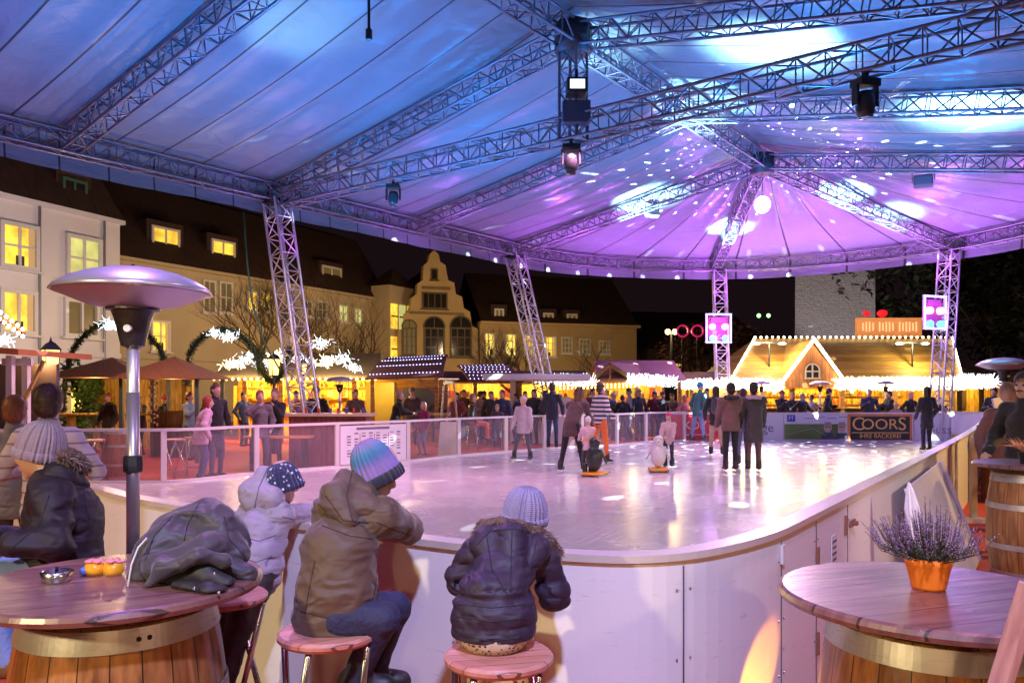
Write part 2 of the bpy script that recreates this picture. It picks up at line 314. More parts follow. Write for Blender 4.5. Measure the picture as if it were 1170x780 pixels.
def implicit(name, prims, mats, parent, h=.02, k=.03, disp=None, cut=None, hard=()):
    lo = np.full(3, 1e9); hi = -lo
    def bb(pr):
        if pr[0] == 'c':
            r = max(pr[3], pr[4]) * 1.15; return np.minimum(pr[1], pr[2]) - r, np.maximum(pr[1], pr[2]) + r
        r = max(pr[2]); return pr[1] - r, pr[1] + r
    for pr in prims:
        a, b = bb(pr); lo = np.minimum(lo, a); hi = np.maximum(hi, b)
    lo -= 3 * h + .02; hi += 3 * h + .02; n = np.ceil((hi - lo) / h).astype(int) + 1
    G = np.stack(np.meshgrid(*[lo[i] + h * np.arange(n[i]) for i in range(3)], indexing='ij'), -1)
    D = np.full(n, .2)
    for pr in prims:
        a, b = bb(pr); i0 = np.maximum(((a - lo - k * 1.5 - .06) / h).astype(int), 0); i1 = np.minimum(((b - lo + k * 1.5 + .06) / h).astype(int) + 2, n)
        sl = tuple(slice(i0[i], i1[i]) for i in range(3)); d = pd(pr, G[sl]); c = D[sl]
        kk = k; hh = np.clip(.5 + .5 * (c - d) / kk, 0, 1); D[sl] = c + (d - c) * hh - kk * hh * (1 - hh)
    if disp is not None: D = D + disp(G)
    if cut is not None: D = np.maximum(D, cut(G))
    ins = D < 0; cs = [ins[a:n[0] - 1 + a, b:n[1] - 1 + b, c:n[2] - 1 + c] for a in (0, 1) for b in (0, 1) for c in (0, 1)]
    al = np.logical_and.reduce(cs); an = np.logical_or.reduce(cs); act = an & ~al
    idx = -np.ones(act.shape, int); cells = np.argwhere(act); idx[act] = np.arange(len(cells))
    acc = np.zeros((len(cells), 3)); cnt = np.zeros(len(cells)); cr = [(a, b, c) for a in (0, 1) for b in (0, 1) for c in (0, 1)]
    for a in cr:
        for ax in range(3):
            if a[ax]: continue
            b = list(a); b[ax] = 1
            da = D[tuple((cells + a).T)]; dbb = D[tuple((cells + b).T)]; s = (da < 0) != (dbb < 0)
            t = np.where(s, da / np.where(s, da - dbb, 1), 0); pt = np.tile(np.array(a, float), (len(cells), 1)); pt[:, ax] = t
            acc[s] += pt[s]; cnt[s] += 1
    V = lo + h * (cells + acc / np.maximum(cnt, 1)[:, None])
    Q = []
    for ax in range(3):
        o1, o2 = [(1, 2), (2, 0), (0, 1)][ax]
        sl0 = [slice(None)] * 3; sl1 = [slice(None)] * 3; sl0[ax] = slice(0, -1); sl1[ax] = slice(1, None)
        A = ins[tuple(sl0)]; B = ins[tuple(sl1)]; e = np.argwhere(A != B)
        e = e[(e[:, o1] > 0) & (e[:, o2] > 0) & (e[:, o1] < n[o1] - 1) & (e[:, o2] < n[o2] - 1)]
        s = A[tuple(e.T)]; c0 = e.copy(); c1 = e.copy(); c1[:, o1] -= 1; c2 = c1.copy(); c2[:, o2] -= 1; c3 = e.copy(); c3[:, o2] -= 1
        q = np.stack([idx[tuple(c.T)] for c in (c0, c1, c2, c3)], 1); q[~s] = q[~s][:, ::-1]; Q.append(q)
    Q = np.concatenate(Q); Q = Q[(Q >= 0).all(1)]
    me = bpy.data.meshes.new(name); me.vertices.add(len(V)); me.vertices.foreach_set('co', V.ravel())
    me.loops.add(Q.size); me.loops.foreach_set('vertex_index', Q.ravel()); me.polygons.add(len(Q))
    me.polygons.foreach_set('loop_start', np.arange(0, Q.size, 4)); me.polygons.foreach_set('loop_total', np.full(len(Q), 4))
    mats = mats if isinstance(mats, (list, tuple)) else [mats]
    for m in mats: me.materials.append(m)
    if len(mats) > 1:
        C = V[Q].mean(1); best = np.full(len(C), 1e9); mi = np.zeros(len(C), int)
        for pr in prims:
            d = pd(pr, C); u = d < best; best[u] = d[u]; mi[u] = pr[5]
        me.polygons.foreach_set('material_index', mi)
    me.polygons.foreach_set('use_smooth', np.ones(len(Q), bool)); me.update(calc_edges=True); me.validate()
    o = bpy.data.objects.new(name, me); COL.objects.link(o)
    if parent is not None: o.parent = parent
    return o
def ik(a, b, l1, l2, hint):
    a = np.array(a, float); b = np.array(b, float); d = b - a; L = np.linalg.norm(d)
    if L > (l1 + l2) * .999: b = a + d / L * (l1 + l2) * .999; d = b - a; L = np.linalg.norm(d)
    x = (l1 * l1 - l2 * l2 + L * L) / (2 * L); hgt = math.sqrt(max(l1 * l1 - x * x, 0)); u = d / L
    hn = np.array(hint, float); hn = hn - u * (hn @ u); hn /= (np.linalg.norm(hn) + 1e-9)
    return a + u * x + hn * hgt, b

def person(label, x, y, face=0, H=1.75, lean=0, feet=None, hands=None, coat=(.04, .04, .05), hem=.10, legs=(.03, .035, .06), hair=(.03, .018, .01),
           style='short', hat=None, scarf=None, skates=False, group=None, z=0, res=.022, sit=0, puffy=0, coatmat=None, shoes=(.02, .02, .02), fur=None,
           headturn=0, nod=0, wide=1, face_detail=False, pack=None, fingers=False, moustache=False):
    """face: heading in degrees, 0 = looks away from the camera (+Y), 180 = looks at it, 90 = to the left"""
    s = H / 1.75; root = thing('person', label, 'person', (x, y, z), math.radians(face), group)
    hz = (.93 + (.07 if skates else 0)) * s if not sit else sit + .09
    fz = .10 if skates else .07
    hip = np.array((0, 0, hz)); la = math.radians(lean); up = np.array((0, math.sin(la), math.cos(la)))
    chest = hip + up * .34 * s; neck = hip + up * .50 * s; head = neck + (up * .5 + np.array((0, .0, .5))) * .18 * s + np.array((0, .02 * s, .005))
    sho = [neck + np.array((sx * .175 * s * wide, 0, -.05 * s)) for sx in (-1, 1)]
    if feet is None: feet = [(-.11 * s, 0.0, 0), (.11 * s, .03, 0)] if not sit else [(-.12, .42, max(0, sit - .46)), (.12, .45, max(0, sit - .46))]
    if hands is None: hands = [(-.27 * s, .10, hz - .05), (.27 * s, .12, hz - .03)]
    body = [limb(neck - up * .05, head - np.array((0, 0, .04 * s)), .058 * s, .055 * s, 0)]
    # head
    ht = math.radians(headturn); Rz = np.array([[math.cos(ht), -math.sin(ht), 0], [math.sin(ht), math.cos(ht), 0], [0, 0, 1]])
    na = math.radians(nod); Rx = np.array([[1, 0, 0], [0, math.cos(na), math.sin(na)], [0, -math.sin(na), math.cos(na)]]); RR = Rz @ Rx
    hp = lambda p: head + RR @ (np.array(p) * s)
    body += [ell(hp((0, -.012, .035)), np.array((.077, .094, .095)) * s, 0, RR), ell(hp((0, .022, -.035)), np.array((.058, .07, .078)) * s, 0, RR),
             limb(hp((0, .088, .01)), hp((0, .108, -.022)), .011 * s, .016 * s, 0)]
    for sx in (-1, 1): body.append(ell(hp((sx * .079, -.005, -.005)), np.array((.012, .02, .032)) * s, 0, RR))
    # torso
    body += [limb(hip, chest, .135 * s, .13 * s, 1, ((0, 1, 0), .78)), limb(sho[0], sho[1], .06 * s, .06 * s, 1)]
    ct = []; hip2 = hip + np.array((0, 0, -.02)); pf = 1 + puffy
    ct += [limb(hip2, chest, .165 * s * pf, .155 * s * pf, 0, ((0, 1, 0), .8)), limb(chest, neck - up * .04 * s, .155 * s * pf, .08 * s, 0, ((0, 1, 0), .85)),
           limb(sho[0], sho[1], .078 * s * pf, .078 * s * pf, 0), limb(neck - up * .03, neck + up * .045 * s, .085 * s, .075 * s, 0)]
    if hem > .02 and not sit: ct.append(limb(hip2, hip2 - np.array((0, .0, hem * s)), .165 * s * pf, .175 * s * pf, 0, ((0, 1, 0), .8)))
    for i, sx in enumerate((-1, 1)):
        hd = np.array(hands[i], float); el, wr = ik(sho[i], hd, .29 * s, .26 * s, (sx * .8, -.8, -.5))
        body += [limb(sho[i], el, .045 * s, .038 * s, 1), limb(el, wr, .037 * s, .026 * s, 0)]
        fd = (wr - el) / np.linalg.norm(wr - el); pc = wr + fd * .05 * s
        body.append(limb(wr, pc, .027 * s, .034 * s, 0, ((sx, 0, .3), .6)))
        sd = np.cross(fd, (0, 0, 1)); sd = sd / (np.linalg.norm(sd) + 1e-6)
        if fingers:
            for q, ln in ((-1.5, .06), (-.5, .075), (.5, .07), (1.5, .055)):
                f0 = pc + sd * q * .019; f1 = f0 + fd * ln * .55; f2 = f1 + (fd * .6 - np.array((0, 0, .7))) * ln * .5
                body += [limb(f0, f1, .0095, .009, 0), limb(f1, f2, .009, .008, 0)]
            body.append(limb(wr + fd * .015 - sd * sx * .02, wr + fd * .05 - sd * sx * .055 - np.array((0, 0, .02)), .012, .009, 0))
        else:
            body += [limb(pc, pc + fd * .06 * s, .03 * s, .018 * s, 0, ((sx, 0, .3), .6)), limb(wr + fd * .02, wr + fd * .06 * s - sd * sx * .04 * s, .014 * s, .012 * s, 0)]
        ct += [limb(sho[i], el, .072 * s * pf, .064 * s * pf, 0), limb(el, wr - fd * .01, .062 * s * pf, .048 * s * pf, 0)]
    for i, sx in enumerate((-1, 1)):
        h0 = hip + np.array((sx * .085 * s, 0, -.02)); ft = np.array(feet[i], float) + np.array((0, 0, fz)); kn, an = ik(h0, ft, .43 * s, .42 * s, (sx * .12, 1, .12))
        body += [limb(h0, kn, .092 * s, .062 * s, 2), limb(kn, an, .06 * s, .046 * s, 2),
                 limb(an + np.array((0, -.03, -.02 * s)), an + np.array((0, .13 * s, -.035 * s)), .043 * s, .033 * s, 3)]
        if skates:
            body.append(limb(an + np.array((0, 0, 0)), an + np.array((0, 0, .1)), .052, .05, 3)); fz0 = feet[i][2]
            MB().box((feet[i][0], feet[i][1] + .04, fz0 + .016), (.012, .27 * s, .032)).build('skate_blade', steel, root)
    bm_ = [skin, fabric(coat), fabric(legs), mat('shoe_%d' % int(shoes[0] * 100), shoes, .4)]
    implicit('body', body, bm_, root, res, .022)
    w_ = lambda G: .006 * vnoise(G * np.array((14, 14, 22)) + x * 7, 3) + (.010 * vnoise(G * np.array((5, 5, 11)) + y, 5) if res < .03 else 0)
    hemz = (hz - .02 - hem * s - .07 * s) if not sit else -9
    implicit('coat', ct, coatmat or fabric(coat), root, res, .03, w_, cut=lambda G: hemz - G[..., 2])
    hr = []; hm = mat('hair_%d' % int(hair[0] * 400), hair, .55, var=.3, vscale=30, stretch=(3, 3, .6))
    if hat is None or style == 'long':
        hr = [ell(hp((0, -.026, .048)), np.array((.088, .102, .104)) * s, 0, RR), ell(hp((0, -.045, -.01)), np.array((.082, .075, .085)) * s, 0, RR)]
        if style == 'long': hr += [limb(hp((0, -.05, .02)), hp((0, -.085, -.17)), .08 * s, .055 * s, 0, ((0, 1, 0), .7)), limb(hp((-.06, -.02, 0)), hp((-.06, -.02, -.14)), .035 * s, .025 * s), limb(hp((.06, -.02, 0)), hp((.06, -.02, -.14)), .035 * s, .025 * s)]
        if style == 'bun': hr.append(ell(hp((0, -.11, .09)), np.array((.045, .045, .045)) * s))
        if style == 'long': implicit('hair', hr, hm, root, res, .02)
        else: implicit('hair', hr, hm, root, res, .02, lambda G: .004 * vnoise(G * 40, 1), cut=lambda G: cutp(G, hp((0, .065, .045)), RR @ np.array((0, .75, -.66))))
    if hr and res <= .014 and not (hat is not None): strands(root, [(q[1], q[2]) for q in hr if q[0] == 'e'], RR @ np.array((0, .75, -.66)), hp((0, .065, .045)), hm, 2600 if res <= .012 else 1200, .045 * s)
    if hat is not None:
        hh = [ell(hp((0, -.018, .062)), np.array((.098, .112, .098)) * s, 0, RR), ell(hp((0, -.03, .13)), np.array((.05, .055, .05)) * s, 0, RR)]
        implicit('hat', hh, fabric(hat), root, res, .03, cut=lambda G: cutp(G, hp((0, 0, .03)), RR @ np.array((0, .35, -.94))))
    if scarf is not None: implicit('scarf', [limb(neck + up * .02 + np.array((sx * .05, sy * .05, .01)), neck + up * .03 + np.array((sx2 * .05, sy2 * .05, .01)), .048 * s, .048 * s) for sx, sy, sx2, sy2 in ((-1, 1, 1, 1), (1, 1, 1, -1), (1, -1, -1, -1), (-1, -1, -1, 1))], fabric(scarf), root, res, .03)
    if fur is not None: implicit('fur_trim', [limb(neck + np.array((math.cos(a) * .12 * s, -.05 + math.sin(a) * .09 * s, .02)), neck + np.array((math.cos(a + .8) * .12 * s, -.05 + math.sin(a + .8) * .09 * s, .02)), .04 * s, .04 * s) for a in np.arange(0, 6.2, .8)], fabric(fur), root, res * .8, .02, lambda G: .012 * vnoise(G * 45, 2))
    if pack is not None: implicit('backpack', [limb(chest + np.array((0, -.19, -.12)), chest + np.array((0, -.19, .08)), .12 * s, .11 * s)], fabric(pack), root, res, .03)
    if face_detail:
        e = MB()
        for sx in (-1, 1): e.ball(tuple(hp((sx * .031, .079, .012))), .011 * s, 8)
        e.build('eyes', black, root, smooth=True)
        mb = MB(); mb.ball(tuple(hp((0, .09, -.058))), .012 * s, 8, sq=(1.9, .5, .4)); mb.build('mouth', mat('lip', (.35, .1, .09), .5), root, smooth=True)
        if moustache: implicit('moustache', [limb(hp((0, .103, -.038)), hp((sx * .034, .088, -.047)), .009, .006) for sx in (-1, 1)], hm, root, .004, .006)
    return root
def fur(root, pts, r, n, ln, m, seed=1):
    rnd = random.Random(seed); mb = MB(); pts = [Vector(p) for p in pts]
    for i in range(n):
        k = rnd.randrange(len(pts) - 1); p = pts[k].lerp(pts[k + 1], rnd.random()); v = Vector((rnd.gauss(0, 1), rnd.gauss(0, 1), rnd.gauss(0, 1))).normalized(); a_ = p + v * r * .7; w = v.orthogonal().normalized() * .0016
        mid_ = a_ + v * ln * .5 + Vector((0, 0, -.15 * ln)); e = a_ + (v * .8 + Vector((rnd.uniform(-.4, .4), rnd.uniform(-.4, .4), -.4))) * ln * rnd.uniform(.7, 1.2)
        mb.add([a_ - w, a_ + w, mid_ + w * .8, mid_ - w * .8], [(0, 1, 2, 3)], i % 3).add([mid_ - w * .8, mid_ + w * .8, e], [(0, 1, 2)], i % 3)
    mb.build('fur_strands', [m, mat('fur_light', (.36, .25, .20), .9), mat('fur_dark', (.07, .04, .03), .9)], root)
def seams(root, objs, lines, m, r=.0022, name='seam'):
    """stitched seams: each line is draped onto the garment where the sight line through it meets the cloth"""
    from mathutils.bvhtree import BVHTree
    vs = []; fs = []
    for o in objs:
        b = len(vs); vs += [v.co + root.location for v in o.data.vertices]; fs += [tuple(b + i for i in p.vertices) for p in o.data.polygons]
    T = BVHTree.FromPolygons(vs, fs); mb = MB(); E = Vector((0, 0, EYE)); k = 0
    for ln in lines:
        pts = []
        for i in range(len(ln) - 1):
            for j in range(7):
                t = j / 7; px_ = ln[i][0] * (1 - t) + ln[i + 1][0] * t; py_ = ln[i][1] * (1 - t) + ln[i + 1][1] * t
                h = T.ray_cast(E, (P(px_, py_, 3) - E).normalized())
                if h[0] is not None and (not pts or (h[0] - pts[-1]).length < .06): pts.append(h[0])
        if len(pts) > 3: MB().tube([p - root.location for p in pts], r, 5).build(name, m, root, smooth=True)
def strands(root, els, cn, cp, m, n, ln):
    """short locks lying over the hair mass, combed down"""
    rnd = random.Random(4); mb = MB(); cn = Vector(cn).normalized(); cp = Vector(cp)
    for i in range(n):
        c, r = els[0] if rnd.random() < .75 or len(els) < 2 else els[1]; v = Vector((rnd.gauss(0, 1), rnd.gauss(0, 1), rnd.gauss(0, 1))).normalized(); p = Vector((c[0] + v.x * r[0] * .99, c[1] + v.y * r[1] * .99, c[2] + v.z * r[2] * .99))
        if (p - cp).dot(cn) > -.004: continue
        d = Vector((rnd.uniform(-.4, .4), rnd.uniform(-.3, .1), -1)); d = (d - v * d.dot(v)); d = (d.normalized() if d.length > .1 else Vector((0, -1, 0))); w = v.cross(d).normalized() * .0022
        q = p + d * ln * .5 + v * .005; e = p + d * ln * rnd.uniform(.8, 1.1) + v * .002; mb.add([p - w, p + w, q + w * .8, q - w * .8], [(0, 1, 2, 3)]).add([q - w * .8, q + w * .8, e], [(0, 1, 2)])
    mb.build('hair_locks', m, root)
def cutp(G, p, n):
    """positive on the side the normal points to, so that side is removed"""
    return (G - np.array(p)) @ (np.array(n) / np.linalg.norm(n))

# ================================================================= GROUND
gm = mat('cobbles', (.10, .075, .065), .75, var=.3, vscale=2, bump=.5, bscale=9)
MB().add([(-250, -60, 0), (250, -60, 0), (250, 400, 0), (-250, 400, 0)], [(0, 1, 2, 3)]).build('ground', gm)['kind'] = 'structure'
rc = mat('red_carpet', (.46, .05, .03), .8, var=.25, vscale=1.2, bump=.3, bscale=60)
tag(MB().add([(-16, -4, .004), (9.5, -4, .004), (9.5, 8.5, .004), (13, 14, .004), (9, 30, .004), (-12, 30, .004), (-16, 20, .004)], [tuple(range(7))]).build('red_carpet', rc), kind='structure')

# ================================================================= RINK
def catmull(pts, n=8, closed=False):
    out = []; m = len(pts)
    for i in range(m if closed else m - 1):
        if closed: a, b, c, d = (pts[(i + k) % m] for k in (-1, 0, 1, 2))
        else: a, b, c, d = pts[max(i - 1, 0)], pts[i], pts[i + 1], pts[min(i + 2, m - 1)]
        a, b, c, d = map(Vector, (a, b, c, d))
        for k in range(n):
            t = k / n; out.append(.5 * ((2 * b) + (c - a) * t + (2 * a - 5 * b + 4 * c - d) * t * t + (3 * b - a - 3 * c + d) * t ** 3))
    if not closed: out.append(Vector(pts[-1]))
    return out
NEAR = [(-9.3, 12.2), (-8.6, 10.8), (-5.6, 8.05), (-2.95, 5.45), (-2.25, 4.78), (-1.04, 3.9), (-.45, 3.52), (.15, 3.20), (.62, 3.16), (1.12, 3.55), (1.63, 4.24), (2.62, 5.68), (4.22, 8.0), (7.6, 13.0), (11.4, 18.9), (14.7, 24.1), (15.0, 25.2), (14.4, 25.8)]
FAR = [(14.4, 25.8), (11, 25.85), (7.3, 25.9), (5.6, 25.6), (4.15, 24.6), (3.1, 23.4), (.9, 21.8), (-1.32, 19.5), (-2.43, 17.9), (-3.3, 17.0), (-5.03, 15.2), (-5.7, 14.15), (-6.3, 13.8), (-7.7, 13.75), (-8.9, 13.4), (-9.3, 12.2)]
near = catmull(NEAR, 8); far = catmull(FAR, 8)
loop = near[:-1] + far[:-1]
def fill(poly, z, name, m):
    bm = bmesh.new(); vs = [bm.verts.new((p.x, p.y, z)) for p in poly]; bm.faces.new(vs); bmesh.ops.triangulate(bm, faces=bm.faces)
    me = bpy.data.meshes.new(name); bm.to_mesh(me); bm.free(); me.materials.append(m); o = bpy.data.objects.new(name, me); COL.objects.link(o)
    if sum(p.normal.z for p in me.polygons) < 0: me.flip_normals()
    return o
im = bpy.data.materials.new('rink_ice'); im.use_nodes = True; N, L, b = nodes(im)
v = mapping(N, L, (1, 1, 1)); n1 = N.new('ShaderNodeTexNoise'); n1.inputs['Scale'].default_value = 1.1; n1.inputs['Detail'].default_value = 6; L.new(v, n1.inputs['Vector'])
vs_ = mapping(N, L, (2.5, .9, 1)); n2 = N.new('ShaderNodeTexNoise'); n2.inputs['Scale'].default_value = 14; n2.inputs['Detail'].default_value = 6; n2.inputs['Distortion'].default_value = 2.5; L.new(vs_, n2.inputs['Vector'])
cr = N.new('ShaderNodeValToRGB'); cr.color_ramp.elements[0].color = (.62, .62, .66, 1); cr.color_ramp.elements[1].color = (.84, .84, .86, 1); L.new(n2.outputs['Fac'], cr.inputs[0]); L.new(cr.outputs[0], b.inputs['Base Color'])
r_ = N.new('ShaderNodeMapRange'); r_.inputs['To Min'].default_value = .10; r_.inputs['To Max'].default_value = .42; L.new(n1.outputs['Fac'], r_.inputs[0]); L.new(r_.outputs[0], b.inputs['Roughness'])
bp = N.new('ShaderNodeBump'); bp.inputs['Strength'].default_value = .12; bp.inputs['Distance'].default_value = .01; L.new(n2.outputs['Fac'], bp.inputs['Height']); L.new(bp.outputs[0], b.inputs['Normal'])
b.inputs['Specular IOR Level'].default_value = .8; b.inputs['Coat Weight'].default_value = .7; b.inputs['Coat Roughness'].default_value = .16
prev_c = cr.outputs[0]; prev_n = bp
for k_, (an_, sc_) in enumerate(((.5, 1.0), (1.3, 1.3), (2.2, .9), (2.9, 1.6))):   # skate cuts
    tc_ = N.new('ShaderNodeTexCoord'); m1 = N.new('ShaderNodeMapping'); m1.inputs['Rotation'].default_value = (0, 0, an_); m2 = N.new('ShaderNodeMapping'); m2.inputs['Scale'].default_value = (26 * sc_, .8 * sc_, 1)
    L.new(tc_.outputs['Object'], m1.inputs[0]); L.new(m1.outputs[0], m2.inputs[0]); nk_ = N.new('ShaderNodeTexNoise'); nk_.inputs['Scale'].default_value = 1; nk_.inputs['Detail'].default_value = 3; nk_.inputs['Distortion'].default_value = .5; L.new(m2.outputs[0], nk_.inputs['Vector'])
    rk = N.new('ShaderNodeMapRange'); rk.inputs['From Min'].default_value = .61; rk.inputs['From Max'].default_value = .68; L.new(nk_.outputs['Fac'], rk.inputs[0])
    mk = N.new('ShaderNodeMix'); mk.data_type = 'RGBA'; mk.inputs['B'].default_value = (.95, .95, .97, 1); L.new(math_(N, L, 'MULTIPLY', rk.outputs[0], .6), mk.inputs['Factor']); L.new(prev_c, mk.inputs['A']); prev_c = mk.outputs['Result']
    bk = N.new('ShaderNodeBump'); bk.inputs['Strength'].default_value = .5; bk.inputs['Distance'].default_value = .006; L.new(rk.outputs[0], bk.inputs['Height']); L.new(prev_n.outputs[0], bk.inputs['Normal']); prev_n = bk
L.new(prev_c, b.inputs['Base Color']); L.new(prev_n.outputs[0], b.inputs['Normal'])
fill(loop, .10, 'ice', im)['kind'] = 'structure'
def normals(pl):
    out = []
    for i, p in enumerate(pl):
        t = (pl[min(i + 1, len(pl) - 1)] - pl[max(i - 1, 0)]).normalized(); out.append(Vector((-t.y, t.x)))   # left of travel
    return out
def ribbon(pl, off0, off1, z0, z1, name, m, parent):
    ns = normals(pl); mb = MB(); k = len(pl)
    for p, n in zip(pl, ns):
        a = p + n * off0; c = p + n * off1
        mb.v += [(a.x, a.y, z0), (c.x, c.y, z0), (c.x, c.y, z1), (a.x, a.y, z1)]
    for i in range(k - 1):
        for j in range(4):
            mb.f.append((i * 4 + j, i * 4 + (j + 1) % 4, i * 4 + 4 + (j + 1) % 4, i * 4 + 4 + j)); mb.m.append(0)
    mb.f += [(0, 1, 2, 3), tuple(k * 4 - 4 + j for j in range(4))]; mb.m += [0, 0]
    return mb.build(name, m, parent, smooth=False)
# near boards: white panels, a beige handrail cap; travel runs left to right, ice is on the left of travel
bw = thing('rink_board', 'curved white rink board with beige handrail nearest the stools', 'rink board')
ribbon(near, 0, .05, .0, 1.02, 'panel', cream, bw)
capm = mat('beige_rail', (.60, .53, .44), .35, var=.08)
ribbon(near, -.018, .085, 1.02, 1.05, 'handrail', capm, bw)
ribbon(near, .052, .07, .10, .30, 'kick_plate', mat('yellow_plastic', (.6, .48, .08), .4), bw)
# seams between panels, as narrow cover strips on the outside
cum = [0]
for i in range(1, len(near)): cum.append(cum[-1] + (near[i] - near[i - 1]).length)
nn = normals(near)
def along(s):
    i = max(j for j in range(len(cum)) if cum[j] <= s + 1e-6); i = min(i, len(near) - 2)
    t = (s - cum[i]) / (cum[i + 1] - cum[i]); p = near[i].lerp(near[i + 1], t); tt = (near[i + 1] - near[i]).normalized(); return p, tt, Vector((tt.y, -tt.x))   # outward
def s_at_px(px, lo=0):
    best = min((abs((along(s)[0].x / along(s)[0].y) * F + CX - px), s) for s in np.arange(8, cum[-1] - .1, .02) if along(s)[0].x > -1.5 or px < 400); return best[1]
seam = mat('seam_dark', (.12, .10, .10), .6); rusty = mat('rust_hinge', (.30, .13, .08), .6, .3)
for px in (527, 780, 893, 932, 968):
    p, t, o = along(s_at_px(px)); ang = math.atan2(t.y, t.x)
    MB().box((p.x + o.x * .001, p.y + o.y * .001, .5), (.006, .006, .99), ang).build('seam', seam, bw)
    for zz in (.12, .36, .62, .9):
        for sd in (-.035, .035): MB().ball((p.x + t.x * sd + o.x * .002, p.y + t.y * sd + o.y * .002, zz), .006, 6).build('screw', steel, bw)
for px, z in ((932, .80), (932, .34), (965, .88)):
    p, t, o = along(s_at_px(px)); MB().box((p.x + o.x * .010, p.y + o.y * .010, z), (.022, .016, .12), math.atan2(t.y, t.x)).build('hinge', rusty, bw)
p, t, o = along(s_at_px(972)); mb = MB(); ang = math.atan2(t.y, t.x)
mb.box((p.x + o.x * .012, p.y + o.y * .012, .87), (.13, .012, .04), ang).box((p.x + o.x * .03, p.y + o.y * .03, .87), (.05, .025, .025), ang); mb.build('latch', rusty, bw)
p, t, o = along(s_at_px(893)); MB().box((p.x + o.x * .010, p.y + o.y * .010, .93), (.035, .014, .09), math.atan2(t.y, t.x)).build('socket', whitepaint, bw)
p, t, o = along(s_at_px(952)); ang = math.atan2(t.y, t.x); mb = MB(); mb.box((p.x + o.x * .004, p.y + o.y * .004, .78), (.13, .004, .17), ang); st = mb.build('sticker', mat('paper', (.75, .75, .75), .6), bw)
mb = MB()
for k in range(4): mb.box((p.x + o.x * .007, p.y + o.y * .007, .83 - k * .035), (.10 - .02 * (k % 2), .003, .012), ang)
mb.build('print', mat('ink', (.12, .12, .14), .6), st)
p, t, o = along(s_at_px(612)); text('k.com', 'web_address', mat('ink2', (.20, .22, .18), .6), bw, .045, (p.x + .03 + o.x * .004, p.y + o.y * .004, .80), (PI / 2, 0, math.atan2(t.y, t.x)))

# left fence: clear panels, white posts and rail
fe = thing('rink_fence', 'clear panelled rink fence with white posts and handrail along the left side', 'fence')
def at_px(pl, px):
    for i in range(len(pl) - 1):
        a = pl[i].x / pl[i].y * F + CX; b2 = pl[i + 1].x / pl[i + 1].y * F + CX
        if (a - px) * (b2 - px) <= 0: return pl[i].lerp(pl[i + 1], (px - a) / (b2 - a + 1e-9))
fl = [p for p in far if p.x < 5.7]
ribbon(fl, -.04, .04, 1.0, 1.05, 'handrail', whitepaint, fe); ribbon(fl, -.05, .05, 0, .14, 'base_beam', whitepaint, fe)
gl = bpy.data.materials.new('acrylic'); gl.use_nodes = True; N, L, b = nodes(gl); b.inputs['Base Color'].default_value = (.95, .85, .95, 1)
b.inputs['Roughness'].default_value = .06; tr = N.new('ShaderNodeBsdfTransparent'); ms = N.new('ShaderNodeMixShader'); ms.inputs[0].default_value = .07
out = N['Material Output']; L.new(tr.outputs[0], ms.inputs[1]); L.new(b.outputs[0], ms.inputs[2]); L.new(ms.outputs[0], out.inputs[0])
posts = [at_px(fl, q) for q in (60, 187, 293, 385, 466, 524, 578, 622, 665, 705, 738, 765)]
posts = [Vector(p) for p in posts if p is not None] + [Vector(FAR[-2]), Vector(fl[0])]
for p in posts: MB().box((p.x, p.y, .57), (.09, .07, .86), .6).build('post', whitepaint, fe)
idx_ = sorted(min(range(len(fl)), key=lambda i: (fl[i] - p).length) for p in posts)
for a, b2 in zip(idx_, idx_[1:]):
    if b2 > a: ribbon(fl[a:b2 + 1], -.008, .008, .14, 1.0, 'clear_panel', gl, fe)

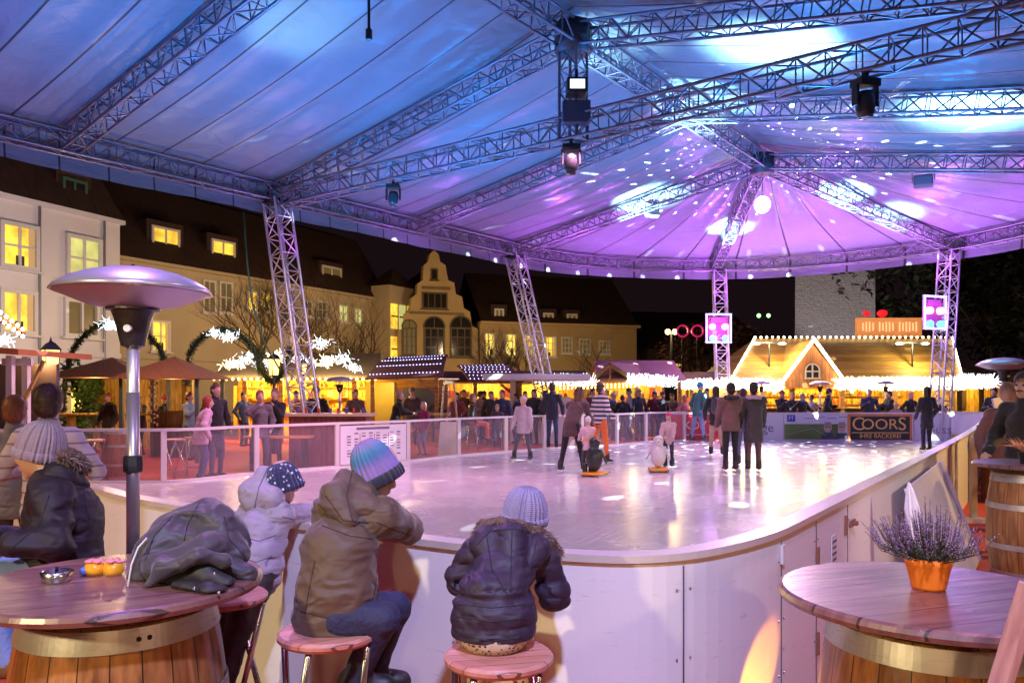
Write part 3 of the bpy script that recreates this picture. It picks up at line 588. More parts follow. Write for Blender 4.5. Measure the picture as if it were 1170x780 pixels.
# advertising boards along the far side
def board(name, label, x0, x1, m, extra=None, cat='advertising board', y=25.84):
    r = thing(name, label, cat, ((x0 + x1) / 2, y, .08))
    MB().box((0, .04, .44), (x1 - x0 - .03, .06, .86)).build('panel', m, r)
    MB().box((0, .04, .90), (x1 - x0, .09, .06)).build('top_rail', whitepaint, r)
    MB().box((0, .04, .0), (x1 - x0, .08, .05)).build('base_rail', whitepaint, r)
    if extra: extra(r)
    return r
adw = mat('banner_white', (.74, .74, .76), .5, var=.04); ink = mat('ink_grey', (.16, .15, .20), .6); blue_ink = mat('ink_blue', (.04, .05, .35), .6)
px = lambda q, y=25.84: (q - CX) / F * y
def ex_lounge(r): text('Lounge', 'lettering', ink, r, .42, (.0, -.001, .42))
def ex_photo(r):
    green = mat('photo_meadow', (.12, .16, .04), .6, var=.6, vscale=3)
    MB().box((-.12, 0, .30), (1.75, .012, .50)).build('photo', green, r)
    mb = MB(); mb.beam((-.9, -.012, .20), (-.1, -.012, .42), .01, .05, up=(0, 1, 0)).beam((-.1, -.012, .42), (.35, -.012, .18), .01, .05, up=(0, 1, 0)).build('path_print', mat('photo_path', (.5, .48, .28), .6), r)
    fm = mat('photo_face', (.60, .36, .28), .6); sm = mat('photo_suit', (.06, .06, .09), .6); hm = mat('photo_hair', (.35, .28, .22), .6)
    for q, x in enumerate((.42, .88)):
        mb = MB(); mb.lathe([(.13, 0), (.13, .01)], 20, m=0); mb.xf(Matrix.Translation((x, -.006, .44)) @ Matrix.Rotation(PI / 2, 4, 'X') @ Matrix.Diagonal((1, 1.25, 1, 1))); mb.build('face_print', fm, r)
        mb = MB(); mb.prism([(x - .24, .06), (x + .24, .06), (x + .16, .26), (x - .16, .26)], -.014, -.004); mb.build('suit_print', sm, r)
        mb = MB(); mb.prism([(x - .14, .50), (x + .14, .50), (x + .09, .62), (x - .09, .62)], -.024, -.012); mb.build('hair_print', hm, r)
        mb = MB(); mb.box((x - .05, -.022, .46), (.07, .006, .035)).box((x + .05, -.022, .46), (.07, .006, .035)); mb.build('glasses_print', black, r)
    MB().box((-.78, -.0, .74), (.27, .012, .22)).build('logo_square', blue_ink, r)
    text('FT', 'logo_letters', adw, r, .17, (-.78, -.013, .74))
    mb = MB()
    for k in range(4): mb.box((-.2 + k * .38, 0, .74 + (k % 2) * .04), (.3, .010, .03))
    mb.build('small_print', mat('ink_pale', (.35, .32, .5), .6), r)
def ex_coors(r):
    om = mat('orange_sign', (.75, .25, .08), .5); ym = mat('gold_letters', (.85, .50, .13), .5, emit=None); dk = mat('sign_black', (.02, .02, .02), .5)
    MB().box((0, -.004, .42), (2.12, .02, .92)).build('orange_frame', om, r); MB().box((0, -.018, .42), (1.94, .02, .76)).build('black_field', dk, r)
    text('C', 'lettering', ym, r, .60, (-.72, -.032, .54)); text('OOR', 'lettering', ym, r, .48, (-.02, -.032, .53), sx=1.12); text('S', 'lettering', ym, r, .60, (.72, -.032, .54))
    MB().box((0, -.032, .27), (1.86, .008, .025)).build('gold_line', ym, r)
    text('IHRE BÄCKEREI', 'lettering', ym, r, .20, (0, -.032, .155), sx=1.0)
def ex_smann(r): text('Gussmann', 'lettering', mat('ink_faint', (.36, .34, .38), .6), r, .42, (-.25, -.001, .36))
def ex_kol(r):
    text('KOL', 'lettering', whitepaint, r, .36, (-.15, -.001, .5)); MB().box((0, .005, .2), (.9, .012, .03)).build('underline', whitepaint, r)
redb = mat('banner_red', (.70, .04, .06), .5)
board('advertising_board', 'white advertising board reading Lounge, left of the meadow photo board', px(829), px(896), adw, ex_lounge)
board('advertising_board', 'white board with a meadow photo and two faces in glasses', px(896), px(966), adw, ex_photo)
board('advertising_board', 'black and orange board reading COORS IHRE BÄCKEREI', px(966), px(1044.5), adw, ex_coors)
board('advertising_board', 'white board with pale grey lettering right of the black and orange one', px(1045), px(1150), adw, ex_smann)
board('advertising_board', 'red board with white letters KOL behind the teal jacketed man', px(768), px(829), redb, ex_kol)

# timetable banner hung on the fence
pa, pb = at_px(fl, 387), at_px(fl, 462); mid = (pa + pb) / 2; dd = pa - pb if pa.x > pb.x else pb - pa; an = math.atan2(dd.y, dd.x); out_ = Vector((dd.y, -dd.x)).normalized()
tb = thing('banner', 'white timetable banner with small grey print on the left fence', 'banner', (mid.x + out_.x * .06, mid.y + out_.y * .06, .14), an)
wd = dd.length
MB().box((0, 0, .42), (wd, .01, .82)).build('sheet', adw, tb)
mb = MB(); mb.box((-.02 * wd, -.008, .76), (wd * .5, .004, .05))
for r in range(9):
    for c in range(8):
        if (r * 7 + c * 3) % 5: mb.box((-wd * .38 + c * wd * .108, -.008, .66 - r * .06), (wd * .055, .004, .018 + .012 * ((r + c) % 2)))
mb.build('print', ink, tb)
for c in (1.5, 3.5, 5.5): MB().box((-wd * .38 + c * wd * .108, -.008, .40), (.012, .005, .5)).build('column_line', mat('ink_red', (.4, .08, .1), .6), tb)

# ================================================================= TENT
def tube2(mb, a, b, r, n=5): mb.tube([a, b], r, n, cap=False)
def truss(mb, a, b, w=.36, h=.40, up=(0, 0, 1), rc=.030, rd=.016, step=.45, faces=(0, 1, 2, 3)):
    a = Vector(a); b = Vector(b); X = (b - a); Lg = X.length; X.normalize(); Y = Vector(up).cross(X).normalized(); Z = X.cross(Y)
    cs = [Y * (sy * w / 2) + Z * (sz * h / 2) for sy, sz in ((-1, -1), (1, -1), (1, 1), (-1, 1))]
    for c in cs: tube2(mb, a + c, b + c, rc)
    n = max(2, round(Lg / step))
    for f in faces:
        c0, c1 = cs[f], cs[(f + 1) % 4]
        for i in range(n):
            p, q = (c0, c1) if i % 2 == 0 else (c1, c0)
            tube2(mb, a + X * (Lg * i / n) + p, a + X * (Lg * (i + 1) / n) + q, rd, 4)
            tube2(mb, a + X * (Lg * i / n) + c0, a + X * (Lg * i / n) + c1, rd * .8, 4)
tent = thing('event_tent', 'large white membrane tent on aluminium trusses over the ice rink', 'tent', (TA.x, TA.y, 0))
tm = Matrix.Translation((-TA.x, -TA.y, 0))
def tpart(mb, name, m, smooth=True): mb.xf(tm); return mb.build(name, m, tent, smooth=smooth)
def rib(hub, edge, name='roof_truss'):
    mb = MB(); truss(mb, v3(edge, ZE), v3(hub, ZH - .42), .34, .38, step=.42); tpart(mb, name, alu_shaded)
AZ = (143, 84, 29, -37)
for k in (-1, 0, 1): rib(TA + TU * BAY * k, TA + TU * BAY * k + TN * TR)
for k in (-1, 0, 1): rib(TA + TU * BAY * k, TA + TU * BAY * k - TN * TR)
for a in AZ: rib(TB, pol(TB, a))
for a in (143, 203, 263, -37): rib(TC, pol(TC, a))
mb = MB(); truss(mb, v3(TC, ZH - .42), v3(TB, ZH - .42), .36, .40, step=.42); tpart(mb, 'ridge_truss', alu_shaded)
# perimeter beam
def peri(n=10):
    pts = [TC + TN * TR + (TB - TC) * i / 4 for i in range(4)]
    pts += [pol(TB, 143 - i * n) for i in range(int(180 / n) + 1)]
    pts += [TB - TN * TR + (TC - TB) * i / 4 for i in range(1, 4)]
    pts += [pol(TC, -37 - i * n) for i in range(int(180 / n))]
    return pts
PP = peri(10)
mb = MB()
for i in range(len(PP)):
    a, b2 = PP[i], PP[(i + 1) % len(PP)]; truss(mb, v3(a, ZE), v3(b2, ZE), .34, .40, step=.44)
tpart(mb, 'eave_beam', alu_shaded)
# legs lean inward to their feet
LEGS = [(TIE0, TN * -1.35), (pol(TB, 143), TN * -1.75), (pol(TB, 83), Vector((-.12, -.99)) * 1.3), (pol(TB, 29), Vector((-.87, -.48)) * .62),
        (pol(TB, -37), TN * 1.4), (TIE1, TN * 1.4), (pol(TC, 203), Vector((1, .2))), (pol(TC, 263), Vector((.1, 1)))]
for p, off in LEGS:
    mb = MB(); truss(mb, v3(p + off, .03), v3(p, ZE - .2), .46, .46, up=(off.x, off.y, .01), rc=.034, rd=.019, step=.46)
    mb.box((p.x + off.x, p.y + off.y, .015), (.8, .8, .03)); lg = tpart(mb, 'leg', mat('leg_aluminium_lit', (.58, .56, .60), .42, .55))  # same metal as the trusses, paler so the legs look lit
    mb = MB(); mb.box((p.x, p.y, ZE - .22), (.5, .5, .08), math.radians(53)); tpart(mb, 'corner_block', darkmetal)
# tie truss across, king post
mb = MB(); truss(mb, v3(TIE0, ZT), v3(TIE1, ZT), .36, .40, step=.42); tpart(mb, 'tie_truss', alu_shaded)
mb = MB(); truss(mb, v3(TA, ZT - .2), v3(TA, ZH - .2), .36, .36, up=(TU.x, TU.y, 0), step=.4); tpart(mb, 'king_post', alu_shaded)
for hub in (TA, TB, TC):
    mb = MB(); mb.lathe([(.0, -.42), (.34, -.42), (.34, .1), (0, .12)], 8, v3(hub, ZH - .3)); tpart(mb, 'hub', mat('hub_steel', (.06, .06, .07), .5, .6))
# membrane with scalloped panels, seams from the uv
st = []
def mid_(t, p, q): return p.lerp(q, t)
NPS = 20
for i in range(NPS * 6): st.append((TC.lerp(TB, i / (NPS * 6)), (TC + TN * TR).lerp(TB + TN * TR, i / (NPS * 6)), i / 6))
AP = 14
for i in range(AP * 6): st.append((TB, pol(TB, 143 - 180 * i / (AP * 6)), NPS + i / 6))
for i in range(NPS * 6): st.append((TB.lerp(TC, i / (NPS * 6)), (TB - TN * TR).lerp(TC - TN * TR, i / (NPS * 6)), NPS + AP + i / 6))
for i in range(AP * 6): st.append((TC, pol(TC, -37 - 180 * i / (AP * 6)), 2 * NPS + AP + i / 6))
TT = [0.0, .03, .08, .15, .23, .32, .42, .52, .62, .72, .82, .91, 1.0, 1.035, 1.04, 1.045]
ZV = {1.035: ZE + .22, 1.04: ZE - .05, 1.045: ZE - .46}
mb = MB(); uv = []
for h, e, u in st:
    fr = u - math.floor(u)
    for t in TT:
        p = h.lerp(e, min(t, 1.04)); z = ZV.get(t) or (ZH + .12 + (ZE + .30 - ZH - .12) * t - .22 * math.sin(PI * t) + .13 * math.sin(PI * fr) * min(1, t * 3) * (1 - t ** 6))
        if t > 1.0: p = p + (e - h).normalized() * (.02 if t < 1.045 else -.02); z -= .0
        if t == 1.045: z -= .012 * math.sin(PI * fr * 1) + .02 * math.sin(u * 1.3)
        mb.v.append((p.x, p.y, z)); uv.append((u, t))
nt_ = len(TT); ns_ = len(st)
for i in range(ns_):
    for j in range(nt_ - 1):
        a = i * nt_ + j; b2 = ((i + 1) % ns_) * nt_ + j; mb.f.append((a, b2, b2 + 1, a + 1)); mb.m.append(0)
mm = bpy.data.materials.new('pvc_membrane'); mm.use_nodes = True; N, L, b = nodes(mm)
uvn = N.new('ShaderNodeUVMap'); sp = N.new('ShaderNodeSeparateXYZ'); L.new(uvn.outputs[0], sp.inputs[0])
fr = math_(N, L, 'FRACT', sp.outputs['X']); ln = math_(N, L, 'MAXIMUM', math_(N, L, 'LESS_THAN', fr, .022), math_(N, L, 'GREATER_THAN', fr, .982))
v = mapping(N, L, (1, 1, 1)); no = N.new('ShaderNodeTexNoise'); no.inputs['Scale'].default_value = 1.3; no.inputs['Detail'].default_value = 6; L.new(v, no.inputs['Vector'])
cr = N.new('ShaderNodeValToRGB'); cr.color_ramp.elements[0].color = (.165, .19, .21, 1); cr.color_ramp.elements[1].color = (.215, .25, .275, 1); L.new(no.outputs['Fac'], cr.inputs[0])  # darker and bluer than white cloth: blue light put into the colour
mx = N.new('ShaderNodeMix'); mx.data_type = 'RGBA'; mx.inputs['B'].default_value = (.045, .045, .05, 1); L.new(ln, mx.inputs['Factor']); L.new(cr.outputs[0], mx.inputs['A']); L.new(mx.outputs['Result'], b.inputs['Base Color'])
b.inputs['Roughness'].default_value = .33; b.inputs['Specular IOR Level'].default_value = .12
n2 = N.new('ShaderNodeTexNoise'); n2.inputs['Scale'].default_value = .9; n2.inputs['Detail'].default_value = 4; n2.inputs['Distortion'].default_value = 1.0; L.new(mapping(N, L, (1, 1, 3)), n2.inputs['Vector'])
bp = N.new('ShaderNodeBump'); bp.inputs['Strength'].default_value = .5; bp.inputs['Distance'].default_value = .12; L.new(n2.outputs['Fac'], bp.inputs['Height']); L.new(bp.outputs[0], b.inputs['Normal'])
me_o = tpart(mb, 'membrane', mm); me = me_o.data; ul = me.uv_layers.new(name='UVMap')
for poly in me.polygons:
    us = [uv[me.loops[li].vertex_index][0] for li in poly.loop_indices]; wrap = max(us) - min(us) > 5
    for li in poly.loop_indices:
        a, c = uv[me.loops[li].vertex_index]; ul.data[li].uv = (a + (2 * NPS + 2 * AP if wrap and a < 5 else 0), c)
# lacing eyelets along the valance bottom stay in the mesh; green cable on the left leg
cab = MB(); pts = [Vector((TIE0.x - .75, TIE0.y - .2, 6.1)), Vector((TIE0.x - .62, TIE0.y - .3, 4.8)), Vector((TIE0.x - .45, TIE0.y - .5, 3.9)), Vector((TIE0.x - .1, TIE0.y - .7, 2.9)), Vector((TIE0.x + .3, TIE0.y - .7, 2.2))]
pts = [Vector(q) for q in catmull([tuple(p) for p in pts], 5)] if False else pts
tag(cab.tube(pts, .022, 6).build('cable', mat('green_cable', (.05, .14, .09), .6), smooth=True), 'green cable hanging beside the first slanted tent leg', 'cable')

# ---- stage lights hung on the trusses
def line_at_px(a, b2, z, q):
    t = min((abs((a.lerp(b2, k / 400)).x / (a.lerp(b2, k / 400)).y * F + CX - q), k / 400) for k in range(380))[1]
    return v3(a.lerp(b2, t), z)
def moving_head(label, loc, s=1, rz=0, lens=None, tilt=0):
    r = thing('moving_head', label, 'stage light', loc, rz, 'stage lights on the trusses'); r.scale = (s,) * 3
    MB().box((0, 0, -.08), (.34, .26, .12)).box((0, 0, .02), (.06, .10, .16)).build('base', black, r, bevel=.015)
    mb = MB(); mb.box((-.17, 0, -.26), (.045, .12, .30)).box((.17, 0, -.26), (.045, .12, .30)).build('yoke', black, r, bevel=.01)
    mb = MB(); mb.lathe([(0, -.20), (.10, -.20), (.13, -.12), (.13, .05), (.10, .16), (.0, .18)], 16, (0, 0, -.36)); h = mb.build('head', mat('head_black', (.03, .03, .035), .35), r, smooth=True)
    mb = MB(); mb.lathe([(0, 0), (.085, 0), (.09, -.012), (0, -.02)], 16, (0, 0, -.56)); mb.build('lens', lens or mat('lens', (.05, .06, .08), .05, spec=1), h)
    return r
moving_head('small black moving head light hanging low on the truss near the left slanted leg', line_at_px(TIE0, TIE1, ZT - .2, 450) - Vector((0, 0, .06)), .85)
moving_head('black moving head light hanging under the vertical king post', line_at_px(TIE0, TIE1, ZT - .2, 653) - Vector((0, 0, .06)), .95)
moving_head('largest black moving head light hanging at the upper right', line_at_px(TIE0, TIE1, ZT - .2, 990) - Vector((0, 0, .06)), 1.0, .3)
q = line_at_px(TIE0, TIE1, ZT, 657); r = thing('projector', 'grey projector box with a lit front clamped beside the king post', 'projector', (q.x, q.y - .3, ZT + .62))
MB().box((0, 0, 0), (.36, .40, .26)).build('housing', darkmetal, r, bevel=.02); MB().box((0, -.205, 0), (.26, .012, .16)).build('lit_window', glow('cool_lamp', (.75, .8, 1), 1.6), r); MB().box((0, .05, -.42), (.50, .22, .40)).build('control_box', mat('box_blue', (.05, .07, .12), .5), r, bevel=.02)
MB().box((0, 0, .2), (.05, .05, .25)).build('clamp', darkmetal, r)
def flood(label, loc, rz, tilt):
    r = thing('floodlight', label, 'floodlight', loc, rz, 'floodlights on the roof ribs'); R = Matrix.Rotation(tilt, 3, 'X')
    mb = MB(); mb.box((0, 0, -.32), (.46, .20, .30), M=R).build('housing', mat('flood_grey', (.18, .17, .19), .45, .3), r, bevel=.02)
    MB().box((0, -.112, -.32), (.38, .012, .22), M=R).build('glass', mat('flood_glass', (.25, .26, .3), .1), r)
    mb = MB(); mb.tube([(-.26, 0, -.32), (-.26, 0, -.02), (.26, 0, -.02), (.26, 0, -.32)], .014, 6).build('bracket', darkmetal, r)
flood('floodlight on the rib above the second slanted leg', P(745, 231, 25.0), .4, -.3)
flood('floodlight on the right rib beyond the mirror ball', P(1055, 193, 20.6), -.5, -.3)
r = thing('mirror_ball', 'bright white mirror ball hanging under the far tent hub', 'mirror ball', BALL)
mb = MB(); mb.ball((0, 0, 0), .23, 20, sq=(1, 1, 1.08)); mb.build('ball', glow('ball_glow', (.75, .9, 1), 2.2, .3, 40), r)  # emission stands in for light thrown back by the mirror facets
MB().tube([(0, 0, .24), (0, 0, 1.1)], .01, 5).build('chain', darkmetal, r)
tag(MB().tube([P(421.5, -20, 11.5), P(421.5, 33, 11.5), P(421.5, 34, 11.5), P(421.5, 46, 11.5)], [.022, .022, .05, .05], 8).build('cable', black), 'black cable with a plug hanging from the upper left of the roof', 'cable')

# LED framed blinders on two tent legs
def blinder(label, loc, rz, lean=0):
    r = thing('led_panel', label, 'stage light', loc, rz, 'LED framed light panels on tent legs'); w, h = .92, 1.06; ly = glow('led_white', (.50, .45, 1.0), 5)
    mb = MB()
    for k in range(13):
        for sx in (-1, 1): mb.ball((sx * w / 2, -.04, -h / 2 + h * k / 12), .030, 6)
    for k in range(1, 11):
        for sz in (-1, 1): mb.ball((-w / 2 + w * k / 11, -.04, sz * h / 2), .030, 6)
    mb.build('led_strip', ly, r)
    mb = MB(); mb.box((0, 0, h / 2), (w + .08, .05, .07)).box((0, 0, -h / 2), (w + .08, .05, .07)).box((-w / 2, 0, 0), (.07, .05, h - .07)).box((w / 2, 0, 0), (.07, .05, h - .07)); mb.build('frame', mat('led_frame', (.5, .45, .6), .5, emit=(.40, .25, 1), estr=.6), r)
    MB().box((0, .10, 0), (w - .16, .1, h - .16)).build('back_plate', mat('plate_glow', (.2, .03, .12), .6, emit=(.6, .02, .30), estr=.08), r)
    for sx in (-1, 1):
        mb = MB(); mb.lathe([(0, 0), (.12, 0), (.12, .14), (.10, .16), (0, .16)], 14); mb.xf(Matrix.Translation((sx * .24, .06, .06)) @ Matrix.Rotation(PI / 2, 4, 'X')); mb.build('lamp', glow('lamp_rose', (1, .30, .62), 5), r)
        mb = MB(); mb.lathe([(0, 0), (.10, 0), (.12, .12), (.10, .16), (0, .16)], 14); mb.xf(Matrix.Translation((sx * .24, .06, -.38)) @ Matrix.Rotation(PI / 2, 4, 'X')); mb.build('lamp', glow('lamp_cyan', (.08, .6, 1), 4), r)
    mb = MB(); mb.prism([(-.32, .22), (.32, .22), (.26, .42), (-.26, .42)], .0, .09); mb.build('barn_door', mat('door_rose', (.3, .05, .2), .5, emit=(.8, .1, .6), estr=.2), r)
    return r
pa = P(821, 375, 30.0); blinder('square LED framed light panel on the middle tent leg, facing straight on', pa, 0)
pb = P(1068, 357, 26.0); blinder('square LED framed light panel on the right hand tent leg, turned sideways', pb, .35)
lamp('panel_glow', 'POINT', pa - Vector((0, .9, 0)), (.75, .2, 1.0), 190, size=.3); lamp('panel_glow', 'POINT', pb - Vector((.2, .9, 0)), (.45, .2, 1.0), 190, size=.3)

# ================================================================= BUILDINGS
winY = glow('window_warm', (1.0, .62, .06), 1.15, .55, 1.5); winG = glow('window_pale', (.62, .62, .20), .8, .4, 1.2); winD = mat('window_dark', (.02, .018, .016), .12)
winB = glow('window_bright', (1.0, .72, .12), 1.7, .5, 1.5); winM = mat('window_dim', (.12, .09, .05), .2, emit=(.6, .4, .12), estr=.12)
frame_w = mat('window_frame_white', (.62, .60, .60), .5); frame_b = mat('window_frame_brown', (.10, .07, .04), .6)
class Facade:
    """a wall plane from A to B (world xy); local s along the wall, outward normal towards the camera"""
    def __init__(f, A, B, parent):
        f.A = Vector(A); f.B = Vector(B); f.T = (f.B - f.A).normalized(); f.Nn = Vector((f.T.y, -f.T.x)); f.ang = math.atan2(f.T.y, f.T.x); f.par = parent; f.L = (f.B - f.A).length
    def px2s(f, px):   # pixel column to distance along the wall
        k = (px - CX) / F; return (k * f.A.y - f.A.x) / (f.T.x - k * f.T.y)
    def pt(f, s, z, o=0): return Vector((f.A.x + f.T.x * s + f.Nn.x * o, f.A.y + f.T.y * s + f.Nn.y * o, z))
    def zat(f, s, py): p = f.pt(s, 0); return EYE + (HY - py) / F * p.y
    def box(f, mb, s0, s1, z0, z1, o0, o1, m=0): 
        c = (f.pt((s0 + s1) / 2, (z0 + z1) / 2, (o0 + o1) / 2)); mb.box(c, (abs(s1 - s0), abs(o1 - o0), z1 - z0), f.ang, m); return mb
    def window(f, x0, y0, x1, y1, pane, fm=frame_w, bars=(1, 1), w=.09, sill=True, arch=False, name='window', o=0, deep=.09):
        s0, s1 = f.px2s(x0), f.px2s(x1); sm = (s0 + s1) / 2; za, zb = f.zat(sm, y1), f.zat(sm, y0); mb = MB()
        f.box(mb, s0, s1, zb - w, zb, o, o + deep); f.box(mb, s0, s1, za, za + w, o, o + deep)
        f.box(mb, s0, s0 + w, za + w, zb - w, o, o + deep); f.box(mb, s1 - w, s1, za + w, zb - w, o, o + deep)
        for k in range(1, bars[0] + 1): q = s0 + (s1 - s0) * k / (bars[0] + 1); f.box(mb, q - w * .3, q + w * .3, za + w, zb - w, o, o + deep * .8)
        for k in range(1, bars[1] + 1): q = za + (zb - za) * k / (bars[1] + 1); f.box(mb, s0 + w, s1 - w, q - w * .25, q + w * .25, o, o + deep * .7)
        if sill: f.box(mb, s0 - w, s1 + w, za - .08, za, o, o + deep + .08)
        if arch:
            R = (s1 - s0) / 2; n = 10; prev = None
            for k in range(n + 1):
                a = PI * k / n; p = f.pt(sm + math.cos(a) * R, zb + math.sin(a) * R, o + deep / 2)
                if prev is not None: mb.beam(prev, p, deep, w, up=(f.Nn.x, f.Nn.y, 0))
                prev = p
            mb.beam(f.pt(sm, zb, o + .04), f.pt(sm, zb + R, o + .04), .06, .06, up=(f.Nn.x, f.Nn.y, 0))
        fr = mb.build(name, fm, f.par, world=True)
        pm = MB(); f.box(pm, s0 + w * .5, s1 - w * .5, za + w * .5, zb - w * .5, o + .004, o + .03)
        if arch:
            R = (s1 - s0) / 2 - w * .4; pts = [f.pt(sm + math.cos(PI * k / 10) * R, zb + math.sin(PI * k / 10) * R, o + .03) for k in range(11)]; pm.add(pts, [tuple(range(11))])
        pm.build('pane', pane, fr, world=False).data.transform(Matrix.Translation(-f.par.location))
        if pane.name.startswith(('window_warm', 'window_bright')) and (x1 - x0) > 9:
            hsh = int(x0 * 7 + y0 * 3) % 3; cu = MB(); wd_ = (s1 - s0)
            if hsh != 1: f.box(cu, s0 + w, s0 + wd_ * .24, za + w, zb - w, o + .034, o + .045)
            if hsh != 2: f.box(cu, s1 - wd_ * .26, s1 - w, za + w, zb - w, o + .034, o + .045)
            cu.build('curtain', mat('curtain', (.5, .36, .2), .8, emit=(1, .6, .2), estr=.28), fr).data.transform(Matrix.Translation(-f.par.location))  # emission stands in for room light on the curtain
            sl_ = MB(); f.box(sl_, s0 + wd_ * (.3 + .12 * hsh), s0 + wd_ * (.52 + .12 * hsh), za + w, za + (zb - za) * (.24 + .06 * hsh), o + .034, o + .042); sl_.build('sill_plant', mat('plant_silhouette', (.05, .06, .02), .8), fr).data.transform(Matrix.Translation(-f.par.location))
        return fr
    def wall(f, mb, s0, s1, z0, z1, th=.4, m=0): return f.box(mb, s0, s1, z0, z1, -th, 0, m)
plaster_w = mat('plaster_white', (.66, .63, .66), .85, var=.12, vscale=.6, bump=.3, bscale=30)
plaster_c = mat('plaster_cream', (.46, .37, .24), .85, var=.2, vscale=.5, bump=.3, bscale=30)
sand = mat('sandstone', (.45, .32, .16), .9, var=.25, vscale=.8, bump=.4, bscale=12)
tiles = bpy.data.materials.new('roof_tiles'); tiles.use_nodes = True; N, L, b = nodes(tiles)
br = N.new('ShaderNodeTexBrick'); br.inputs['Scale'].default_value = 3; br.inputs['Color1'].default_value = (.045, .016, .011, 1); br.inputs['Color2'].default_value = (.022, .009, .007, 1); br.inputs['Mortar'].default_value = (.02, .01, .01, 1)
br.inputs['Brick Width'].default_value = .6; br.inputs['Row Height'].default_value = .5; L.new(mapping(N, L, (1, 1, 1)), br.inputs['Vector']); L.new(br.outputs['Color'], b.inputs['Base Color']); b.inputs['Roughness'].default_value = .75

# left white house
h1 = thing('town_house', 'white plastered town house with mansard roof at the left edge', 'building', (-21, 32, 0))
f1 = Facade((-23.0, 24.0), (-17.92, 36.0), h1)
mb = MB(); f1.wall(mb, 0, f1.L, 0, 9.38, 1.0); mb.build('wall', plaster_w, h1, world=True)
mb = MB(); f1.box(mb, -.1, f1.L + .12, 9.30, 9.48, -1.0, .22); f1.box(mb, 0, f1.L, 3.2, 3.42, .0, .10); mb.build('cornice', plaster_w, h1, world=True)
mb = MB(); mb.add([f1.pt(-.2, 9.49, .2), f1.pt(f1.L + .1, 9.49, .2), f1.pt(f1.L - 1.2, 13.5, -1.6), f1.pt(-.2, 13.5, -1.6), f1.pt(-.2, 9.49, -9), f1.pt(f1.L + .1, 9.49, -9), f1.pt(f1.L - 1.2, 13.5, -7), f1.pt(-.2, 13.5, -7)],
       [(0, 1, 2, 3), (1, 5, 6, 2), (5, 4, 7, 6), (3, 2, 6, 7), (0, 3, 7, 4)]); mb.build('roof', tiles, h1, world=True)
mb = MB(); mb.add([f1.pt(f1.L - .01, 0, -1), f1.pt(f1.L - .01, 0, -9), f1.pt(f1.L - .01, 9.4, -9), f1.pt(f1.L - .01, 9.4, -1)], [(0, 1, 2, 3)]); mb.build('side_wall', plaster_w, h1, world=True)
for a in ((-2, 255, 43, 308), (74, 270, 115, 322)): f1.window(*a, winY if a[0] < 0 else winG, bars=(1, 1), w=.16, deep=.16)
for a in ((-2, 331, 41, 382), (72, 342, 112, 386)): f1.window(*a, winY if a[0] < 0 else winM, bars=(1, 0), w=.16, deep=.16)
f1.window(66, 440, 125, 475, winB, frame_b, bars=(2, 0)); f1.window(-5, 432, 44, 475, winB, frame_b, bars=(2, 0))
def dormer(f, x0, y0, x1, y1, pane, fm, parent, roofm, depth=2.2, o=-.3):
    s0, s1 = f.px2s(x0), f.px2s(x1); sm = (s0 + s1) / 2; za, zb = f.zat(sm, y1), f.zat(sm, y0); mb = MB()
    f.box(mb, s0 - .25, s1 + .25, za - .5, zb + .3, o - depth, o); d = mb.build('dormer', roofm, parent, world=True)
    par = f.par; mb = MB(); w = .12
    f.box(mb, s0, s1, zb - w, zb, o, o + .1); f.box(mb, s0, s1, za, za + w, o, o + .1); f.box(mb, s0, s0 + w, za + w, zb - w, o, o + .1); f.box(mb, s1 - w, s1, za + w, zb - w, o, o + .1); f.box(mb, sm - .05, sm + .05, za + w, zb - w, o, o + .08)
    mb.xf(Matrix.Translation(-parent.location)); mb.build('window_frame', fm, d)
    mb = MB(); f.box(mb, s0 + .05, s1 - .05, za + .05, zb - .05, o + .004, o + .03); mb.xf(Matrix.Translation(-parent.location)); mb.build('pane', pane, d)
gfr = mat('frame_green', (.04, .10, .07), .6)
dormer(f1, -22, 195, 12, 222, winY, gfr, h1, tiles); dormer(f1, 76, 204, 104, 234, winD, gfr, h1, tiles)
for px_ in (44, 118): MB().tube([f1.pt(f1.px2s(px_), 0.3, .08), f1.pt(f1.px2s(px_), 9.3, .08)], .05, 6).build('downpipe', mat('zinc', (.2, .2, .2), .5, .6), h1, world=True)

# long cream house with dark mansard and lit dormers
h2 = thing('terrace_house', 'long cream house with dark steep roof and two lit dormers beyond the bare tree', 'building', (-14, 46, 0))
f2 = Facade((-18.9, 38.0), (-9.0, 56.0), h2); EV = 8.05
mb = MB(); f2.wall(mb, -.4, f2.L, 0, EV, .8); mb.build('wall', plaster_c, h2, world=True)
mb = MB(); f2.box(mb, -.4, f2.L + .2, EV, EV + .16, -.8, .3); f2.box(mb, 0, f2.L, 3.3, 3.5, 0, .1); mb.build('cornice', plaster_c, h2, world=True)
mb = MB(); L2 = f2.L; mb.add([f2.pt(-.4, EV + .17, .3), f2.pt(L2, EV + .17, .3), f2.pt(L2, 12.6, -2.6), f2.pt(-.4, 12.6, -2.6), f2.pt(-.4, EV + .17, -10), f2.pt(L2, EV + .17, -10), f2.pt(L2, 13.4, -5), f2.pt(-.4, 13.4, -5)],
       [(0, 1, 2, 3), (3, 2, 6, 7), (7, 6, 5, 4), (0, 3, 7, 4), (1, 5, 6, 2)]); mb.build('roof', tiles, h2, world=True)
dormer(f2, 180, 259, 212, 290, winY, frame_w, h2, tiles, o=-.5); dormer(f2, 248, 274, 275, 303, winY, frame_w, h2, tiles, o=-.5); dormer(f2, 374, 304, 396, 328, winM, frame_w, h2, tiles, o=-.5)
